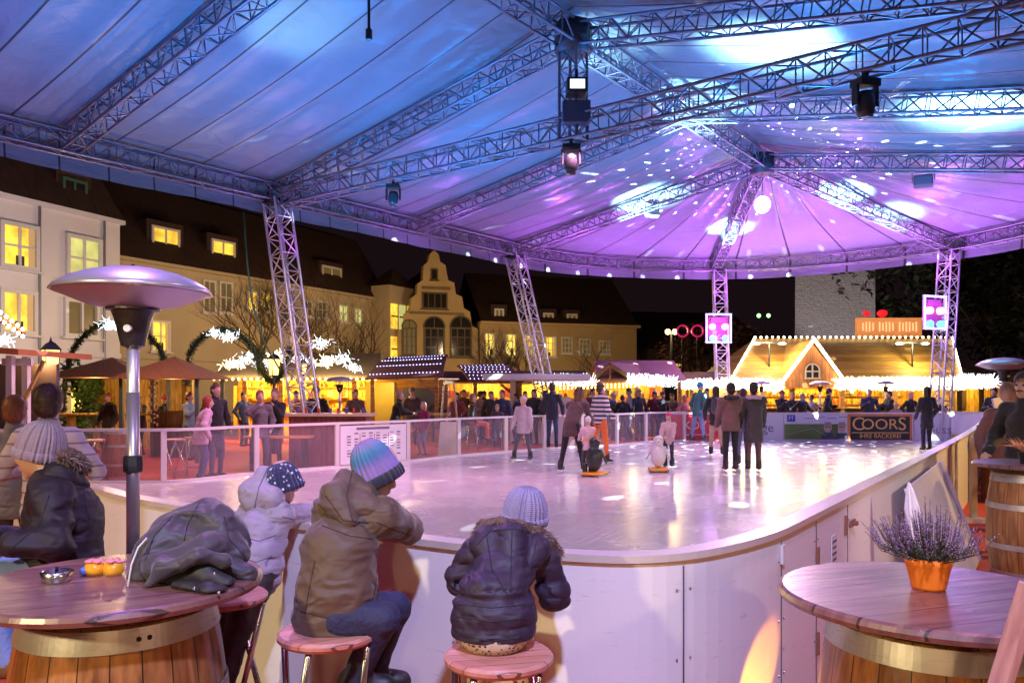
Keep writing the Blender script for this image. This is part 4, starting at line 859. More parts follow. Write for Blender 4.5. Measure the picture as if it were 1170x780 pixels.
for a, m in (((231, 320, 246, 358), winM), ((250, 322, 265, 358), winM), ((281, 332, 294, 356), winY), ((296, 334, 309, 357), winY), ((345, 343, 356, 362), winM), ((362, 344, 373, 364), winM), ((386, 348, 397, 368), winG), ((404, 352, 413, 370), winG),
             ((172, 366, 194, 402), winY), ((330, 385, 346, 402), winY), ((380, 388, 392, 404), winM)):
    f2.window(*a, m, bars=(1, 1), w=.10)
bays = MB(); f2.box(bays, f2.px2s(424), f2.px2s(452), 0, 9.0, 0, 1.6); bo = bays.build('bay_tower', plaster_c, h2, world=True)
s0, s1 = f2.px2s(424), f2.px2s(452)
mb = MB(); c = f2.pt((s0 + s1) / 2, 9.0, .8); mb.add([f2.pt(s0 - .2, 9.0, -.2), f2.pt(s1 + .2, 9.0, -.2), f2.pt(s1 + .2, 9.0, 1.8), f2.pt(s0 - .2, 9.0, 1.8), (c.x, c.y, 10.4)], [(0, 1, 4), (1, 2, 4), (2, 3, 4), (3, 0, 4)]); mb.build('bay_roof', tiles, h2, world=True)
fb = Facade(f2.pt(s0, 0, 1.6).xy, f2.pt(s1, 0, 1.6).xy, h2)
for i in range(3):
    a = 426 + i * 9
    for y0, y1 in ((348, 376), (385, 413)): 
        ss = fb.L * (i + .12) / 3, fb.L * (i + .88) / 3; mb = MB(); fb.box(mb, ss[0], ss[1], fb.zat(1, y1), fb.zat(1, y0), .003, .06); w_ = mb.build('window', winY if i != 1 else winG, h2, world=True)
        mb = MB(); fb.box(mb, ss[0], ss[1], (fb.zat(1, y1) + fb.zat(1, y0)) / 2 - .05, (fb.zat(1, y1) + fb.zat(1, y0)) / 2 + .05, .06, .09); mb.xf(Matrix.Translation(-h2.location)); mb.build('glazing_bar', frame_b, w_)

# gabled hall
h3 = thing('gabled_hall', 'sandstone hall with a curved stepped gable and three tall arched windows', 'building', (-5, 55, 0))
f3 = Facade((-8.0, 54.0), (-2.2, 56.0), h3); g = lambda x, y: (f3.px2s(x), f3.zat(f3.px2s(x), y))
outline = [(455, 470), (455, 378), (462, 374), (463, 358), (469, 354), (470, 340), (476, 336), (477, 324), (483, 320), (484, 303), (489, 299), (491, 290), (496, 286), (501, 290), (503, 299), (509, 303), (512, 320), (519, 323), (521, 336), (528, 339), (530, 352), (537, 356), (539, 372), (546, 376), (548, 470)]
poly = [g(*q) for q in outline]; n = len(poly); mb = MB()
vs = [f3.pt(s, max(z, 0), 0) for s, z in poly] + [f3.pt(s, max(z, 0), -.7) for s, z in poly]
mb.add(vs, [tuple(range(n)), tuple(range(2 * n - 1, n - 1, -1))] + [(i, i + n, (i + 1) % n + n, (i + 1) % n) for i in range(n)]); mb.build('wall', sand, h3, world=True)
mb = MB()
for y in (329, 357): s0, z = g(468 if y > 340 else 482, y); s1, _ = g(530 if y > 340 else 514, y); f3.box(mb, s0, s1, z - .08, z + .08, .0, .14)
mb.build('cornice', mat('stone_dark', (.2, .14, .07), .9), h3, world=True)
for a in ((459, 374, 476, 406), (484, 374, 508, 408), (514, 374, 539, 408)): f3.window(*a, winD if a[0] > 470 else winM, frame_b, bars=(2, 2), w=.12, arch=True)
f3.window(482, 334, 511, 353, winD, frame_b, bars=(3, 0), w=.10); f3.window(492, 307, 500, 320, winD, frame_b, bars=(0, 0), w=.08)
rr = MB(); a0, a1 = poly[1], poly[-2]; pk = poly[12]
rr.add([f3.pt(a0[0] + .3, a0[1] + .4, -.7), f3.pt(pk[0], pk[1] - .9, -.7), f3.pt(a1[0] - .3, a1[1] + .4, -.7), f3.pt(a0[0] + .3, a0[1] + .4, -14), f3.pt(pk[0], pk[1] - .9, -14), f3.pt(a1[0] - .3, a1[1] + .4, -14)], [(0, 1, 4, 3), (1, 2, 5, 4), (3, 4, 5)]); rr.build('roof', tiles, h3, world=True)

# right wing with lit windows
h4 = thing('long_wing', 'long sandstone wing with dark roof and a row of lit windows right of the gable', 'building', (3, 58, 0))
f4 = Facade((-2.3, 56.2), (9.5, 60.0), h4)
mb = MB(); f4.wall(mb, 0, f4.L, 0, 6.5, .6); mb.build('wall', sand, h4, world=True)
mb = MB(); f4.box(mb, 0, f4.L + .2, 6.5, 6.7, -.6, .3); mb.build('cornice', sand, h4, world=True)
mb = MB(); mb.add([f4.pt(0, 6.7, .3), f4.pt(f4.L, 6.7, .3), f4.pt(f4.L, 10.8, -4.5), f4.pt(0, 10.8, -4.5), f4.pt(0, 6.7, -9), f4.pt(f4.L, 6.7, -9)], [(0, 1, 2, 3), (3, 2, 5, 4), (1, 5, 2)]); mb.build('roof', tiles, h4, world=True)
for a, m in (((553, 380, 568, 407), winB), ((575, 381, 590, 407), winB), ((597, 382, 611, 406), winY), ((621, 384, 636, 408), winY), ((641, 385, 654, 404), winM), ((661, 387, 675, 405), winM), ((684, 389, 697, 405), winM)): f4.window(*a, m, frame_w, bars=(2, 2), w=.10)
for a in ((566, 352, 577, 366), (622, 357, 634, 369), (649, 358, 661, 370)): dormer(f4, *a, winM, frame_w, h4, tiles, o=-.3)
# dark house far right of the wing
h5 = thing('dark_house', 'unlit dark house with three small lit windows beyond the pink roofed stall', 'building', (14, 66, 0))
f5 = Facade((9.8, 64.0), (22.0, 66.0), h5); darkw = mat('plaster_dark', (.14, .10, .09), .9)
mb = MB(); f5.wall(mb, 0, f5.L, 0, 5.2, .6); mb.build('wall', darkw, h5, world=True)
mb = MB(); mb.add([f5.pt(0, 5.2, .3), f5.pt(f5.L, 5.2, .3), f5.pt(f5.L - 2, 8.6, -4), f5.pt(1, 8.6, -4), f5.pt(0, 5.2, -8), f5.pt(f5.L, 5.2, -8)], [(0, 1, 2, 3), (3, 2, 5, 4), (1, 5, 2), (0, 3, 4)]); mb.build('roof', tiles, h5, world=True)
for a in ((759, 415, 766, 424), (770, 414, 779, 430), (811, 416, 817, 427)): f5.window(*a, winY, frame_b, bars=(1, 1), w=.10)

# stone tower
stone = bpy.data.materials.new('rubble_stone'); stone.use_nodes = True; N, L, b = nodes(stone)
br = N.new('ShaderNodeTexBrick'); br.inputs['Scale'].default_value = 2.2; br.inputs['Color1'].default_value = (.30, .28, .28, 1); br.inputs['Color2'].default_value = (.26, .25, .25, 1); br.inputs['Mortar'].default_value = (.21, .20, .20, 1); br.inputs['Mortar Size'].default_value = .03
br.inputs['Brick Width'].default_value = .7; br.inputs['Row Height'].default_value = .35
sx_ = N.new('ShaderNodeSeparateXYZ'); cx_ = N.new('ShaderNodeCombineXYZ'); L.new(mapping(N, L, (1, 1, 1)), sx_.inputs[0]); L.new(math_(N, L, 'ADD', sx_.outputs['X'], sx_.outputs['Y']), cx_.inputs['X']); L.new(sx_.outputs['Z'], cx_.inputs['Y']); L.new(cx_.outputs[0], br.inputs['Vector']); L.new(br.outputs['Color'], b.inputs['Base Color']); b.inputs['Roughness'].default_value = .95
nn2 = N.new('ShaderNodeTexNoise'); nn2.inputs['Scale'].default_value = 6; nn2.inputs['Detail'].default_value = 8; L.new(mapping(N, L), nn2.inputs['Vector']); bp = N.new('ShaderNodeBump'); bp.inputs['Strength'].default_value = .8; bp.inputs['Distance'].default_value = .15; L.new(nn2.outputs['Fac'], bp.inputs['Height']); L.new(bp.outputs[0], b.inputs['Normal'])
tw = thing('stone_tower', 'square grey rubble stone tower behind the big timber hut', 'tower', (18.45, 45, 0), math.radians(-22))
tw.scale = (.93, .93, 1)
mb = MB(); mb.add([(-2.25, -2, 0), (2.2, -2, 0), (2.2, 2, 0), (-2.25, 2, 0), (-2.2, -1.95, 15), (2.1, -1.95, 15), (2.1, 1.95, 15), (-2.2, 1.95, 15)], [(0, 1, 5, 4), (1, 2, 6, 5), (2, 3, 7, 6), (3, 0, 4, 7), (4, 5, 6, 7)]); mb.build('shaft', stone, tw)
mb = MB(); mb.box((0, 0, 15.1), (4.8, 4.4, .3)); mb.build('cornice', stone, tw); mb = MB(); mb.add([(-2.4, -2.2, 15.26), (2.4, -2.2, 15.26), (2.4, 2.2, 15.26), (-2.4, 2.2, 15.26), (0, 0, 18.5)], [(0, 1, 4), (1, 2, 4), (2, 3, 4), (3, 0, 4)]); mb.build('roof', tiles, tw)
lamp('tower_flood', 'SPOT', (14, 36, .6), (.95, .86, .92), 2600, (18.2, 43, 8), .2, 50, .6)

# ================================================================= TREES
bark = mat('bark', (.10, .065, .045), .9, var=.3, vscale=8, bump=.6, bscale=20)
def bare_tree(label, x, y, H, spread, seed, levels=5, r0=.2, group=None, h0=.28):
    rnd = random.Random(seed); root = thing('bare_tree', label, 'tree', (x, y, 0), 0, group); tb_ = MB(); cr_ = MB()
    def grow(p, d, ln, r, lv):
        q = p; pts = [p]; rs = [r]; n = 4
        for k in range(n):
            d = (d + Vector((rnd.uniform(-1, 1), rnd.uniform(-1, 1), rnd.uniform(-.4, .8))) * .16).normalized(); q = q + d * ln / n; pts.append(q); rs.append(r * (1 - .45 * (k + 1) / n))
        (tb_ if lv == levels else cr_).tube(pts, rs, 7 if lv > levels - 2 else 4, cap=lv >= levels - 1)
        if lv == 0: return
        nb = 4 if lv > 2 else 3
        for k in range(nb):
            t = rnd.uniform(.45, 1.0) if k else 1.0; i = min(n, max(1, round(t * n))); a = rnd.uniform(0, 2 * PI)
            side = Vector((math.cos(a), math.sin(a), rnd.uniform(-.1, .7))) * spread; nd = (d + side).normalized(); grow(pts[i], nd, ln * rnd.uniform(.62, .82), rs[i] * .72, lv - 1)
    grow(Vector((0, 0, 0)), Vector((0, 0, 1)), H * h0, r0, levels)
    tb_.build('trunk', bark, root, smooth=True); cr_.build('crown', bark, root, smooth=True); return root
bare_tree('large bare tree standing in front of the long cream house', -9.3, 30.0, 8.6, .85, 5, 6, .22)
bare_tree('bare tree behind the glowing yellow star hut', -6.2, 33.0, 7.2, .8, 11, 5, .18)
bare_tree('bare tree in front of the lit windows of the sandstone wing', .2, 42.0, 7.0, .9, 21, 6, .2)
bare_tree('dim bare tree in front of the far end of the sandstone wing', 5.2, 46.0, 6.4, .9, 33, 5, .18)
leafm = mat('leaf_dark', (.045, .06, .03), .8, var=.4, vscale=3)
def leafy(name, label, cat, x, y, z, rx, ry, rz_, n, size, m=leafm, trunk=True, seed=1, group=None, squash=1):
    rnd = random.Random(seed); root = thing(name, label, cat, (x, y, 0), 0, group); mb = MB()
    cl = [(Vector((rnd.gauss(0, .42) * rx, rnd.gauss(0, .42) * ry, z + rnd.uniform(-.9, .9) * rz_)), rnd.uniform(.25, .55)) for _ in range(26)]
    for i in range(n):
        c, r = cl[i % 26]; v = Vector((rnd.gauss(0, 1), rnd.gauss(0, 1), rnd.gauss(0, 1))).normalized() * (rnd.random() ** .45) * r
        p = c + Vector((v.x * rx, v.y * ry, v.z * rz_)); a = Vector((rnd.uniform(-1, 1), rnd.uniform(-1, 1), rnd.uniform(-1, 1))).normalized(); b_ = a.orthogonal().normalized(); s = size * rnd.uniform(.6, 1.3)
        mb.add([p - a * s, p + b_ * s * .5, p + a * s, p - b_ * s * .5], [(0, 1, 2, 3)])
    mb.build('crown', m, root)
    if trunk: MB().tube([(0, 0, 0), (.05, 0, z * .5), (0, .05, z)], [.22, .17, .08], 8).tube([(0, 0, z * .6), (rx * .4, 0, z)], [.1, .03], 6).tube([(0, 0, z * .55), (-rx * .4, 0, z * .95)], [.1, .03], 6).build('trunk', bark, root, smooth=True)
    return root
leafy('leafy_tree', 'dark leafy tree covering the right side of the stone tower', 'tree', 25.0, 41, 7.2, 5.6, 4, 3.6, 9000, .22, seed=4)
leafy('leafy_tree', 'dark leafy tree at the far right behind the patio heater', 'tree', 27, 33, 5.5, 4.5, 3.5, 3.2, 6000, .20, seed=8)
leafy('leafy_tree', 'dim tree beyond the middle tent leg left of the timber hut', 'tree', 13.0, 52, 3.6, 3.2, 3, 2.4, 5000, .16, m=mat('leaf_brown', (.10, .05, .04), .85, var=.4, vscale=3), seed=15)
leafy('potted_shrub', 'green shrub in front of the lit ground floor of the white house', 'shrub', -12.2, 22.5, 1.4, .7, .6, 1.0, 2500, .07, m=mat('leaf_green', (.05, .12, .03), .7, var=.4), seed=17)

# ================================================================= MARKET
timber = wood('timber_orange', (.22, .09, .02), (.45, .22, .06), .6, (1, 1, 6), 1, .14, 'Z'); timber_y = wood('timber_yellow', (.40, .24, .05), (.62, .42, .12), .6, (6, 6, 1), 1, .16, 'X')
timber_d = wood('timber_dark', (.05, .025, .012), (.13, .07, .03), .7, (6, 6, 1), 1, .14, 'X'); yellow_planks = wood('interior_planks', (.42, .20, .03), (.82, .58, .12), .6, (5, 5, 1), 1, .22, 'X')  # last one is yellow plank wood with no emission of its own
bulb = glow('bulb_warm', (1.0, .86, .52), 14); bulbw = glow('bulb_white', (.85, .92, 1.0), 5); bulby = glow('bulb_yellow', (1, .72, .2), 9)
def clutter(label, x0, x1, y, n, seed, par):
    """shelves with bottles, tins and hanging goods along a lit back wall"""
    rnd = random.Random(seed)
    for zz in (1.18, 1.52, 1.86):
        MB().box(((x0 + x1) / 2, y, zz - .02), (x1 - x0, .22, .025)).build('shelf', timber, par, world=True)
        x = x0 + .1
        while x < x1 - .1:
            w_ = rnd.uniform(.05, .13); h_ = rnd.uniform(.10, .26); mi = rnd.randrange(5); cm_ = [(.5, .06, .03), (.08, .16, .04), (.62, .5, .34), (.10, .05, .02), (.55, .30, .04)][mi]
            m_ = MB(); m_.lathe([(0, 0), (w_ / 2, 0), (w_ / 2, h_ * .65), (w_ * .2, h_ * .8), (w_ * .2, h_), (0, h_)], 8, (x, y - .02, zz - .004)) if mi < 3 else m_.box((x, y - .02, zz + h_ * .35 - .006), (w_ * 1.2, .12, h_ * .7))
            m_.build('bottle' if mi < 3 else 'box', mat('ware_%d' % mi, cm_, .4), par, world=True); x += w_ * 1.3 + rnd.uniform(.02, .5 * (x1 - x0) / n)
def bulbs(mb, a, b2, n, r=.035, sag=0):
    a = Vector(a); b2 = Vector(b2)
    for i in range(n + 1): t = i / n; p = a.lerp(b2, t); p.z -= sag * 4 * t * (1 - t); mb.ball(p, r, 6)
def lightstring(label, segs, n, m=bulb, r=.035, group='light strings', sag=0, name='light_string'):
    mb = MB(); wr = MB()
    for a, b2 in segs:
        k = max(2, int((Vector(b2) - Vector(a)).length * n)); bulbs(mb, a, b2, k, r, sag); wr.tube([a, b2], .006, 4, cap=False)
    o = thing(name, label, 'light string', tuple(segs[0][0]), 0, group); mb.build('bulbs', m, o, world=True); wr.build('wire', black, o, world=True); return o
def icicles(label, a, b2, n, drop=.35, m=bulbw, spread=.12, seed=0, up=.1):
    """a garland of many short glowing strands"""
    rnd = random.Random(seed); a = Vector(a); b2 = Vector(b2); mb = MB(); wr = MB(); wr.tube([a, b2], .012, 4)
    for i in range(n):
        p = a.lerp(b2, rnd.random()); v = Vector((rnd.gauss(0, 1) * spread, rnd.gauss(0, 1) * spread, rnd.uniform(-drop, up))); q = p + v
        mb.tube([p, q], .006, 3, cap=False)
        for k in range(3): mb.ball(p.lerp(q, (k + 1) / 3), .015, 4)
    o = thing('light_garland', label, 'light garland', tuple(a), 0, 'light garlands along the eaves'); mb.build('lights', m, o, world=True); wr.build('wire', black, o, world=True); return o
def starburst(label, c, R, n=70, m=bulbw, seed=0, par=None):
    rnd = random.Random(seed); mb = MB(); c = Vector(c)
    for i in range(n):
        v = Vector((rnd.gauss(0, 1), rnd.gauss(0, 1), rnd.gauss(0, 1))).normalized(); r = R * rnd.uniform(.55, 1.2); c2 = c + Vector((rnd.gauss(0, 1), rnd.gauss(0, .4), rnd.gauss(0, .5))) * R * .45; mb.tube([c2, c2 + v * r * .55], [.004, .003], 3, cap=False); mb.ball(c2 + v * r * .55, .008, 4); mb.ball(c2 + v * r * .25, .006, 4)
    if par: return mb.build('starburst', m, par, world=True)
    return tag(mb.build('star_light', m), label, 'star light', 'bursting star lights')

# big timber hut on the right
bh = thing('timber_hut', 'big timber hut with light outlined roof and arched gable window behind the far boards', 'market hut', (14.3, 32, 0))
Y0, Y1 = 30.0, 35.5; X0, X1 = 8.55, 16.6
hp_ = lambda px_, py, d=30.0: P(px_, py, d)
zr = EYE + (HY - 387) / F * 33.0; ze = EYE + (HY - 434) / F * 30.0; RX0 = (862 - CX) / F * 33; RX1 = (1086 - CX) / F * 33; EX0 = (833 - CX) / F * 30; EX1 = (1094 - CX) / F * 30
roofw = wood('roof_boards', (.30, .14, .03), (.55, .30, .08), .55, (.6, 1, 6), 1, .16, 'Z')
MB().add([(EX0, Y0 - .3, ze), (EX1, Y0 - .3, ze), (RX1, 33, zr), (RX0, 33, zr), (EX0, 36.3, ze), (EX1, 36.3, ze)], [(0, 1, 2, 3), (3, 2, 5, 4), (0, 3, 4), (1, 5, 2)]).build('roof', roofw, bh, world=True)
MB().box(((EX0 + EX1) / 2, Y0 - .34, ze - .09), (EX1 - EX0, .06, .2)).build('fascia', timber, bh, world=True)
MB().box(((EX0 + EX1) / 2, 33.2, 1.1), (EX1 - EX0 - .6, .12, 2.2)).build('back_wall', yellow_planks, bh, world=True)
mb = MB(); mb.box((EX0 + .35, 31.8, 1.1), (.12, 3.2, 2.2)).build('side_wall', timber_y, bh, world=True); MB().box((EX1 - .35, 31.8, 1.1), (.12, 3.2, 2.2)).build('side_wall', timber_y, bh, world=True)
for q in (838, 872, 905, 962, 1022, 1088): MB().box(((q - CX) / F * 30.1, 30.1, ze / 2 - .05), (.16, .16, ze - .15)).build('post', timber, bh, world=True)
MB().box(((EX0 + EX1) / 2, 30.35, .52), (EX1 - EX0 - .5, .1, 1.04)).build('counter_front', timber, bh, world=True)
MB().box(((EX0 + EX1) / 2, 30.3, 1.08), (EX1 - EX0 - .3, .6, .06)).build('counter_top', timber_y, bh, world=True)
gpk = P(928, 392, 29.6); gl_, gr_ = P(886, 448, 29.6), P(968, 447, 29.6)
MB().prism([(gl_.x, gl_.z + .15), (gr_.x, gr_.z + .15), (gpk.x, gpk.z)], 29.6, 29.7).build('gable', wood('gable_boards', (.30, .10, .02), (.50, .20, .05), .6, (6, 6, 1), 1, .14, 'X'), bh, world=True)
mb = MB(); mb.add([(gl_.x - .1, 29.45, gl_.z), (gpk.x, 29.45, gpk.z + .12), (gpk.x, 32.6, gpk.z + .12), (gl_.x - .1, 31, gl_.z)], [(0, 1, 2, 3)]).add([(gr_.x + .1, 29.45, gr_.z), (gpk.x, 29.45, gpk.z + .12), (gpk.x, 32.6, gpk.z + .12), (gr_.x + .1, 31, gr_.z)], [(0, 1, 2, 3)]); mb.build('gable_roof', roofw, bh, world=True)
gw = P(928, 425, 29.57); mb = MB(); R_ = .26
pts = [(gw.x - R_, gw.z - .22), (gw.x + R_, gw.z - .22)] + [(gw.x + R_ * math.cos(PI * k / 10), gw.z + .05 + R_ * math.sin(PI * k / 10)) for k in range(11)]
mb.prism(pts, 29.56, 29.59).build('gable_window', mat('night_glass', (.04, .035, .03), .1), bh, world=True)
mb = MB(); mb.box((gw.x, 29.54, gw.z + .04), (.05, .03, .54)).box((gw.x, 29.54, gw.z + .03), (.54, .03, .05)); 
for k in range(10): a, c = pts[2 + k], pts[3 + k]; mb.beam((a[0], 29.54, a[1]), (c[0], 29.54, c[1]), .04, .05, up=(0, 1, 0))
for sx in (-1, 1): mb.box((gw.x + sx * R_, 29.54, gw.z - .09), (.05, .04, .28))
mb.box((gw.x, 29.54, gw.z - .23), (.60, .05, .05)); mb.build('window_frame', mat('frame_pale', (.55, .45, .3), .5), bh, world=True)
for q in (1038, 876): # chimney-like floodlit post lamps on the roof
    p = P(q, 392, 31.0); r = thing('roof_lamp', 'twin headed lamp post %s the gable of the big timber hut' % ('right of' if q > 900 else 'left of'), 'lamp', (p.x, p.y - .3, 0), 0, 'twin lamps on the hut roof')
    MB().tube([(0, 0, 2.3), (0, 0, p.z)], .035, 8).box((0, 0, p.z), (.9, .05, .05)).build('pole', darkmetal, r)
    for sx in (-1, 1): m_ = MB(); m_.ball((sx * .5, 0, p.z - .03), .12, 10, sq=(1.4, .8, .45)); m_.build('lamp_head', glow('lamp_hot', (1, .95, .7), 22 if q < 900 else 5), r, smooth=True)
    lamp('roof_lamp_light', 'POINT', (p.x, p.y - .7, p.z - .1), (1, .85, .35), 260 if q < 900 else 200, size=.1)
lightstring('warm light string along the ridge and hips of the big timber hut', [((RX0, 32.9, zr + .06), (RX1, 32.9, zr + .06)), ((EX0, Y0 - .35, ze + .05), (RX0, 32.9, zr + .06)), ((RX1, 32.9, zr + .06), (EX1, Y0 - .35, ze + .05))], 4.2, bulb, .05)
lightstring('thick warm light string outlining the arched gable of the timber hut', [((gl_.x - .1, 29.4, gl_.z), (gpk.x, 29.4, gpk.z + .14)), ((gpk.x, 29.4, gpk.z + .14), (gr_.x + .1, 29.4, gr_.z))], 11, bulb, .065)
icicles('dense white icicle lights along the eave right of the timber gable', P(958, 438, 29.4), P(1100, 438, 29.4), 1500, .26, glow('bulb_hot', (1, .88, .58), 9), .13, 1, .26)
icicles('dense white icicle lights along the eave left of the timber gable', P(832, 438, 29.4), P(893, 440, 29.4), 600, .24, glow('bulb_hot', (1, .88, .58), 9), .12, 2, .24)
icicles('white icicle lights trailing off the right corner of the timber hut', P(1090, 436, 28.6), P(1135, 436, 28.6), 420, .28, bulbw, .16, 3, .3)
for q in (850, 890, 940, 1000, 1060): lamp('hut_light', 'POINT', ((q - CX) / F * 31.4, 31.4, 2.0), (1, .60, .10), 240, size=.12)
for q in (860, 928, 1000, 1070): lamp('eave_light', 'POINT', ((q - CX) / F * 28.8, 28.8, 2.2), (1, .85, .6), 22, size=.3)
MB().box(((1010 - CX) / F * 30.3, 30.2, 1.16), (.5, .2, .1)).build('till', darkmetal, bh, world=True)
rs = thing('roof_sign', 'long glowing orange sign box standing on the timber hut roof', 'sign', (14.5 + 1.5, 34, 0)); a, c = P(978, 374, 34), P(1052, 373, 34)
MB().box(((a.x + c.x) / 2, 34, a.z), (c.x - a.x, .2, .82)).build('box', mat('sign_orange', (.6, .22, .08), .5, emit=(1, .35, .10), estr=.42, var=.3, vscale=3), rs, world=True)
mb = MB()
for k in range(17):
    if k not in (4, 10): mb.box((a.x + .25 + k * (c.x - a.x - .5) / 16, 33.88, a.z + .02), (.05, .03, .42 if k % 3 else .34))
mb.build('letter_strokes', glow('sign_pale', (1, .62, .3), .9), rs, world=True); mb = MB(); mb.box((a.x + .4, 34.05, a.z - .75), (.06, .06, .7)).box((c.x - .4, 34.05, a.z - .75), (.06, .06, .7)).build('bracket', darkmetal, rs, world=True)
for q, s_ in ((990, .18), (1008, .24)): tag(MB().ball(P(q, 358, 36), s_, 10, sq=(1, 1, .75)).build('red_lamp', glow('red_lamp', (1, .02, .03), .9)), '%s red lamp above the glowing orange roof sign' % ('smaller left' if q < 1000 else 'larger right'), 'lamp')
clutter('', EX0 + .6, EX1 - .6, 33.0, 18, 3, bh)
# yellow extension at far right
xh = thing('side_hut', 'low yellow lit hut with dark posts right of the big timber hut', 'market hut', ((1130 - CX) / F * 31, 31, 0)); x0, x1 = (1092 - CX) / F * 31, (1185 - CX) / F * 31
MB().box(((x0 + x1) / 2, 32.4, 1.1), (x1 - x0, .1, 2.2)).build('wall', yellow_planks, xh, world=True)
mb = MB(); mb.add([(x0, 30.6, 2.02), (x1, 30.6, 2.02), (x1, 33, 2.6), (x0, 33, 2.6), (x0, 30.6, 2.12), (x1, 30.6, 2.12), (x1, 33, 2.7), (x0, 33, 2.7)], [(0, 1, 2, 3), (4, 5, 6, 7), (0, 1, 5, 4), (2, 3, 7, 6), (1, 2, 6, 5), (0, 3, 7, 4)]).build('roof', timber_d, xh, world=True)
for q in (1093, 1118, 1160): MB().box(((q - CX) / F * 31, 30.8, 1.0), (.13, .13, 2.0)).build('post', timber_d, xh, world=True)
MB().box(((1106 - CX) / F * 32, 32.33, 1.35), (.25, .03, .8)).build('door_panel', timber_d, xh, world=True); lamp('hut_light', 'POINT', ((1125 - CX) / F * 31, 31.4, 1.8), (1, .6, .12), 110, size=.1)

def stall(label, pxl, pxr, d, zeave, zpk, roofm, group='market stalls', depth=2.4, gable='L', rz=0, postm=timber, lightp=60, intr=True, shift=0):
    """small pitched-roof market stall, ridge running left to right"""
    x0, x1 = (pxl - CX) / F * d, (pxr - CX) / F * d; w = x1 - x0; r = thing('market_stall', label, 'market stall', ((x0 + x1) / 2, d, 0), rz, group)
    hw = w / 2; dd = depth / 2
    mb = MB(); t = .07
    for sy in (-1, 1):
        a = [(-hw, sy * (dd + .3), zeave), (hw, sy * (dd + .3), zeave), (hw - .1, 0, zpk), (-hw + .1, 0, zpk)]; mb.add(a + [(x, y, z + t) for x, y, z in a], [(0, 1, 2, 3), (4, 5, 6, 7), (0, 1, 5, 4), (1, 2, 6, 5), (2, 3, 7, 6), (3, 0, 4, 7)])
    mb.build('roof', roofm, r)
    for sx in (-1, 1): MB().prism([(-dd, zeave), (dd, zeave), (0, zpk - .05)], sx * (hw - .3) - .03, sx * (hw - .3) + .03, axis='X').build('gable', timber, r)
    for sx in (-1, 1):
        for sy in (-1, 1): MB().box((sx * (hw - .2), sy * dd, zeave / 2 + .02), (.12, .12, zeave + .1)).build('post', postm, r)
    if intr: MB().box((0, dd - .1, zeave / 2), (w - .5, .06, zeave - .1)).build('back_wall', yellow_planks, r)
    MB().box((0, -dd + .1, .5), (w - .5, .08, 1.0)).build('counter_front', timber, r); MB().box((0, -dd + .05, 1.03), (w - .4, .45, .05)).build('counter_top', timber_y, r)
    rnd = random.Random(int(pxl))
    for k in range(12): MB().box((-hw + .5 + k * (w - 1) / 11, dd - .22, 1.25 + rnd.uniform(0, .45)), (rnd.uniform(.08, .2), .1, rnd.uniform(.1, .35))).build('ware', mat('ware_%d' % (k % 5), [(.5, .06, .03), (.08, .16, .04), (.62, .5, .34), (.10, .05, .02), (.55, .30, .04)][k % 5], .4), r)
    if lightp: lamp('stall_light', 'POINT', ((x0 + x1) / 2, d, zeave - .15), (1, .6, .14), lightp * 3.4, size=.1)
    return r
pinkroof = mat('felt_roof', (.42, .24, .22), .8, var=.25, vscale=2); darkroof = mat('canopy_dark', (.13, .05, .06), .7, var=.3, vscale=3)
st1 = stall('stall with pinkish roof and open gable facing left, behind the striped skater', 676, 772, 31, 2.1, 2.85, pinkroof, depth=3.2, lightp=70)
stall('low stall with orange roof between the pink roofed stall and the timber hut', 778, 836, 33, 2.0, 2.45, pinkroof, depth=2.2, lightp=50)
stall('long stall with yellow lit interior seen behind the second slanted leg', 560, 672, 33, 2.05, 2.5, mat('felt_grey', (.2, .15, .13), .8), depth=2.2, lightp=80)
# open gable front of the pink roofed stall
gp = thing('gable_porch', 'open timber gable with light strip on the left end of the pink roofed stall', 'porch', P(697, 447, 28.8)); a, c, e = P(672, 437, 28.8), P(727, 436, 28.8), P(697, 417, 28.8)
mb = MB(); mb.beam(a, e, .12, .14, up=(0, 1, 0)).beam(e, c, .12, .14, up=(0, 1, 0)).beam(a, c, .08, .1, up=(0, 1, 0)).beam((e.x, e.y, a.z), e, .08, .08, up=(0, 1, 0)); mb.build('truss_frame', timber, gp, world=True)
mb = MB(); a2, c2, e2 = (v + Vector((1.2, 1.6, 0)) for v in (a, c, e)); mb.add([a, e, e2, a2], [(0, 1, 2, 3)]).add([c, e, e2, c2], [(0, 1, 2, 3)]); mb.xf(Matrix.Translation((0, 0, .1))); mb.build('roof', pinkroof, gp, world=True)
for p in (a, c): MB().box((p.x, p.y, p.z / 2), (.12, .12, p.z)).build('post', timber, gp, world=True)
icicles('cool white icicle lights on the left eave of the pink roofed stall', P(612, 437, 28.6), P(680, 437, 28.6), 220, .15, bulbw, .08, 5, .35)
icicles('cool white icicle lights on the right eave of the pink roofed stall', P(718, 436, 28.6), P(772, 438, 28.6), 260, .14, bulbw, .10, 6, .32)
icicles('white icicle lights on the low orange roofed stall', P(776, 440, 29.6), P(834, 438, 29.6), 420, .18, bulbw, .09, 7, .24)
lightstring('double yellow light string under the porch eave of the pink roofed stall', [(P(640, 441, 28.7), P(730, 438, 28.7)), (P(640, 444, 28.6), P(730, 441, 28.6))], 7, bulby, .035)

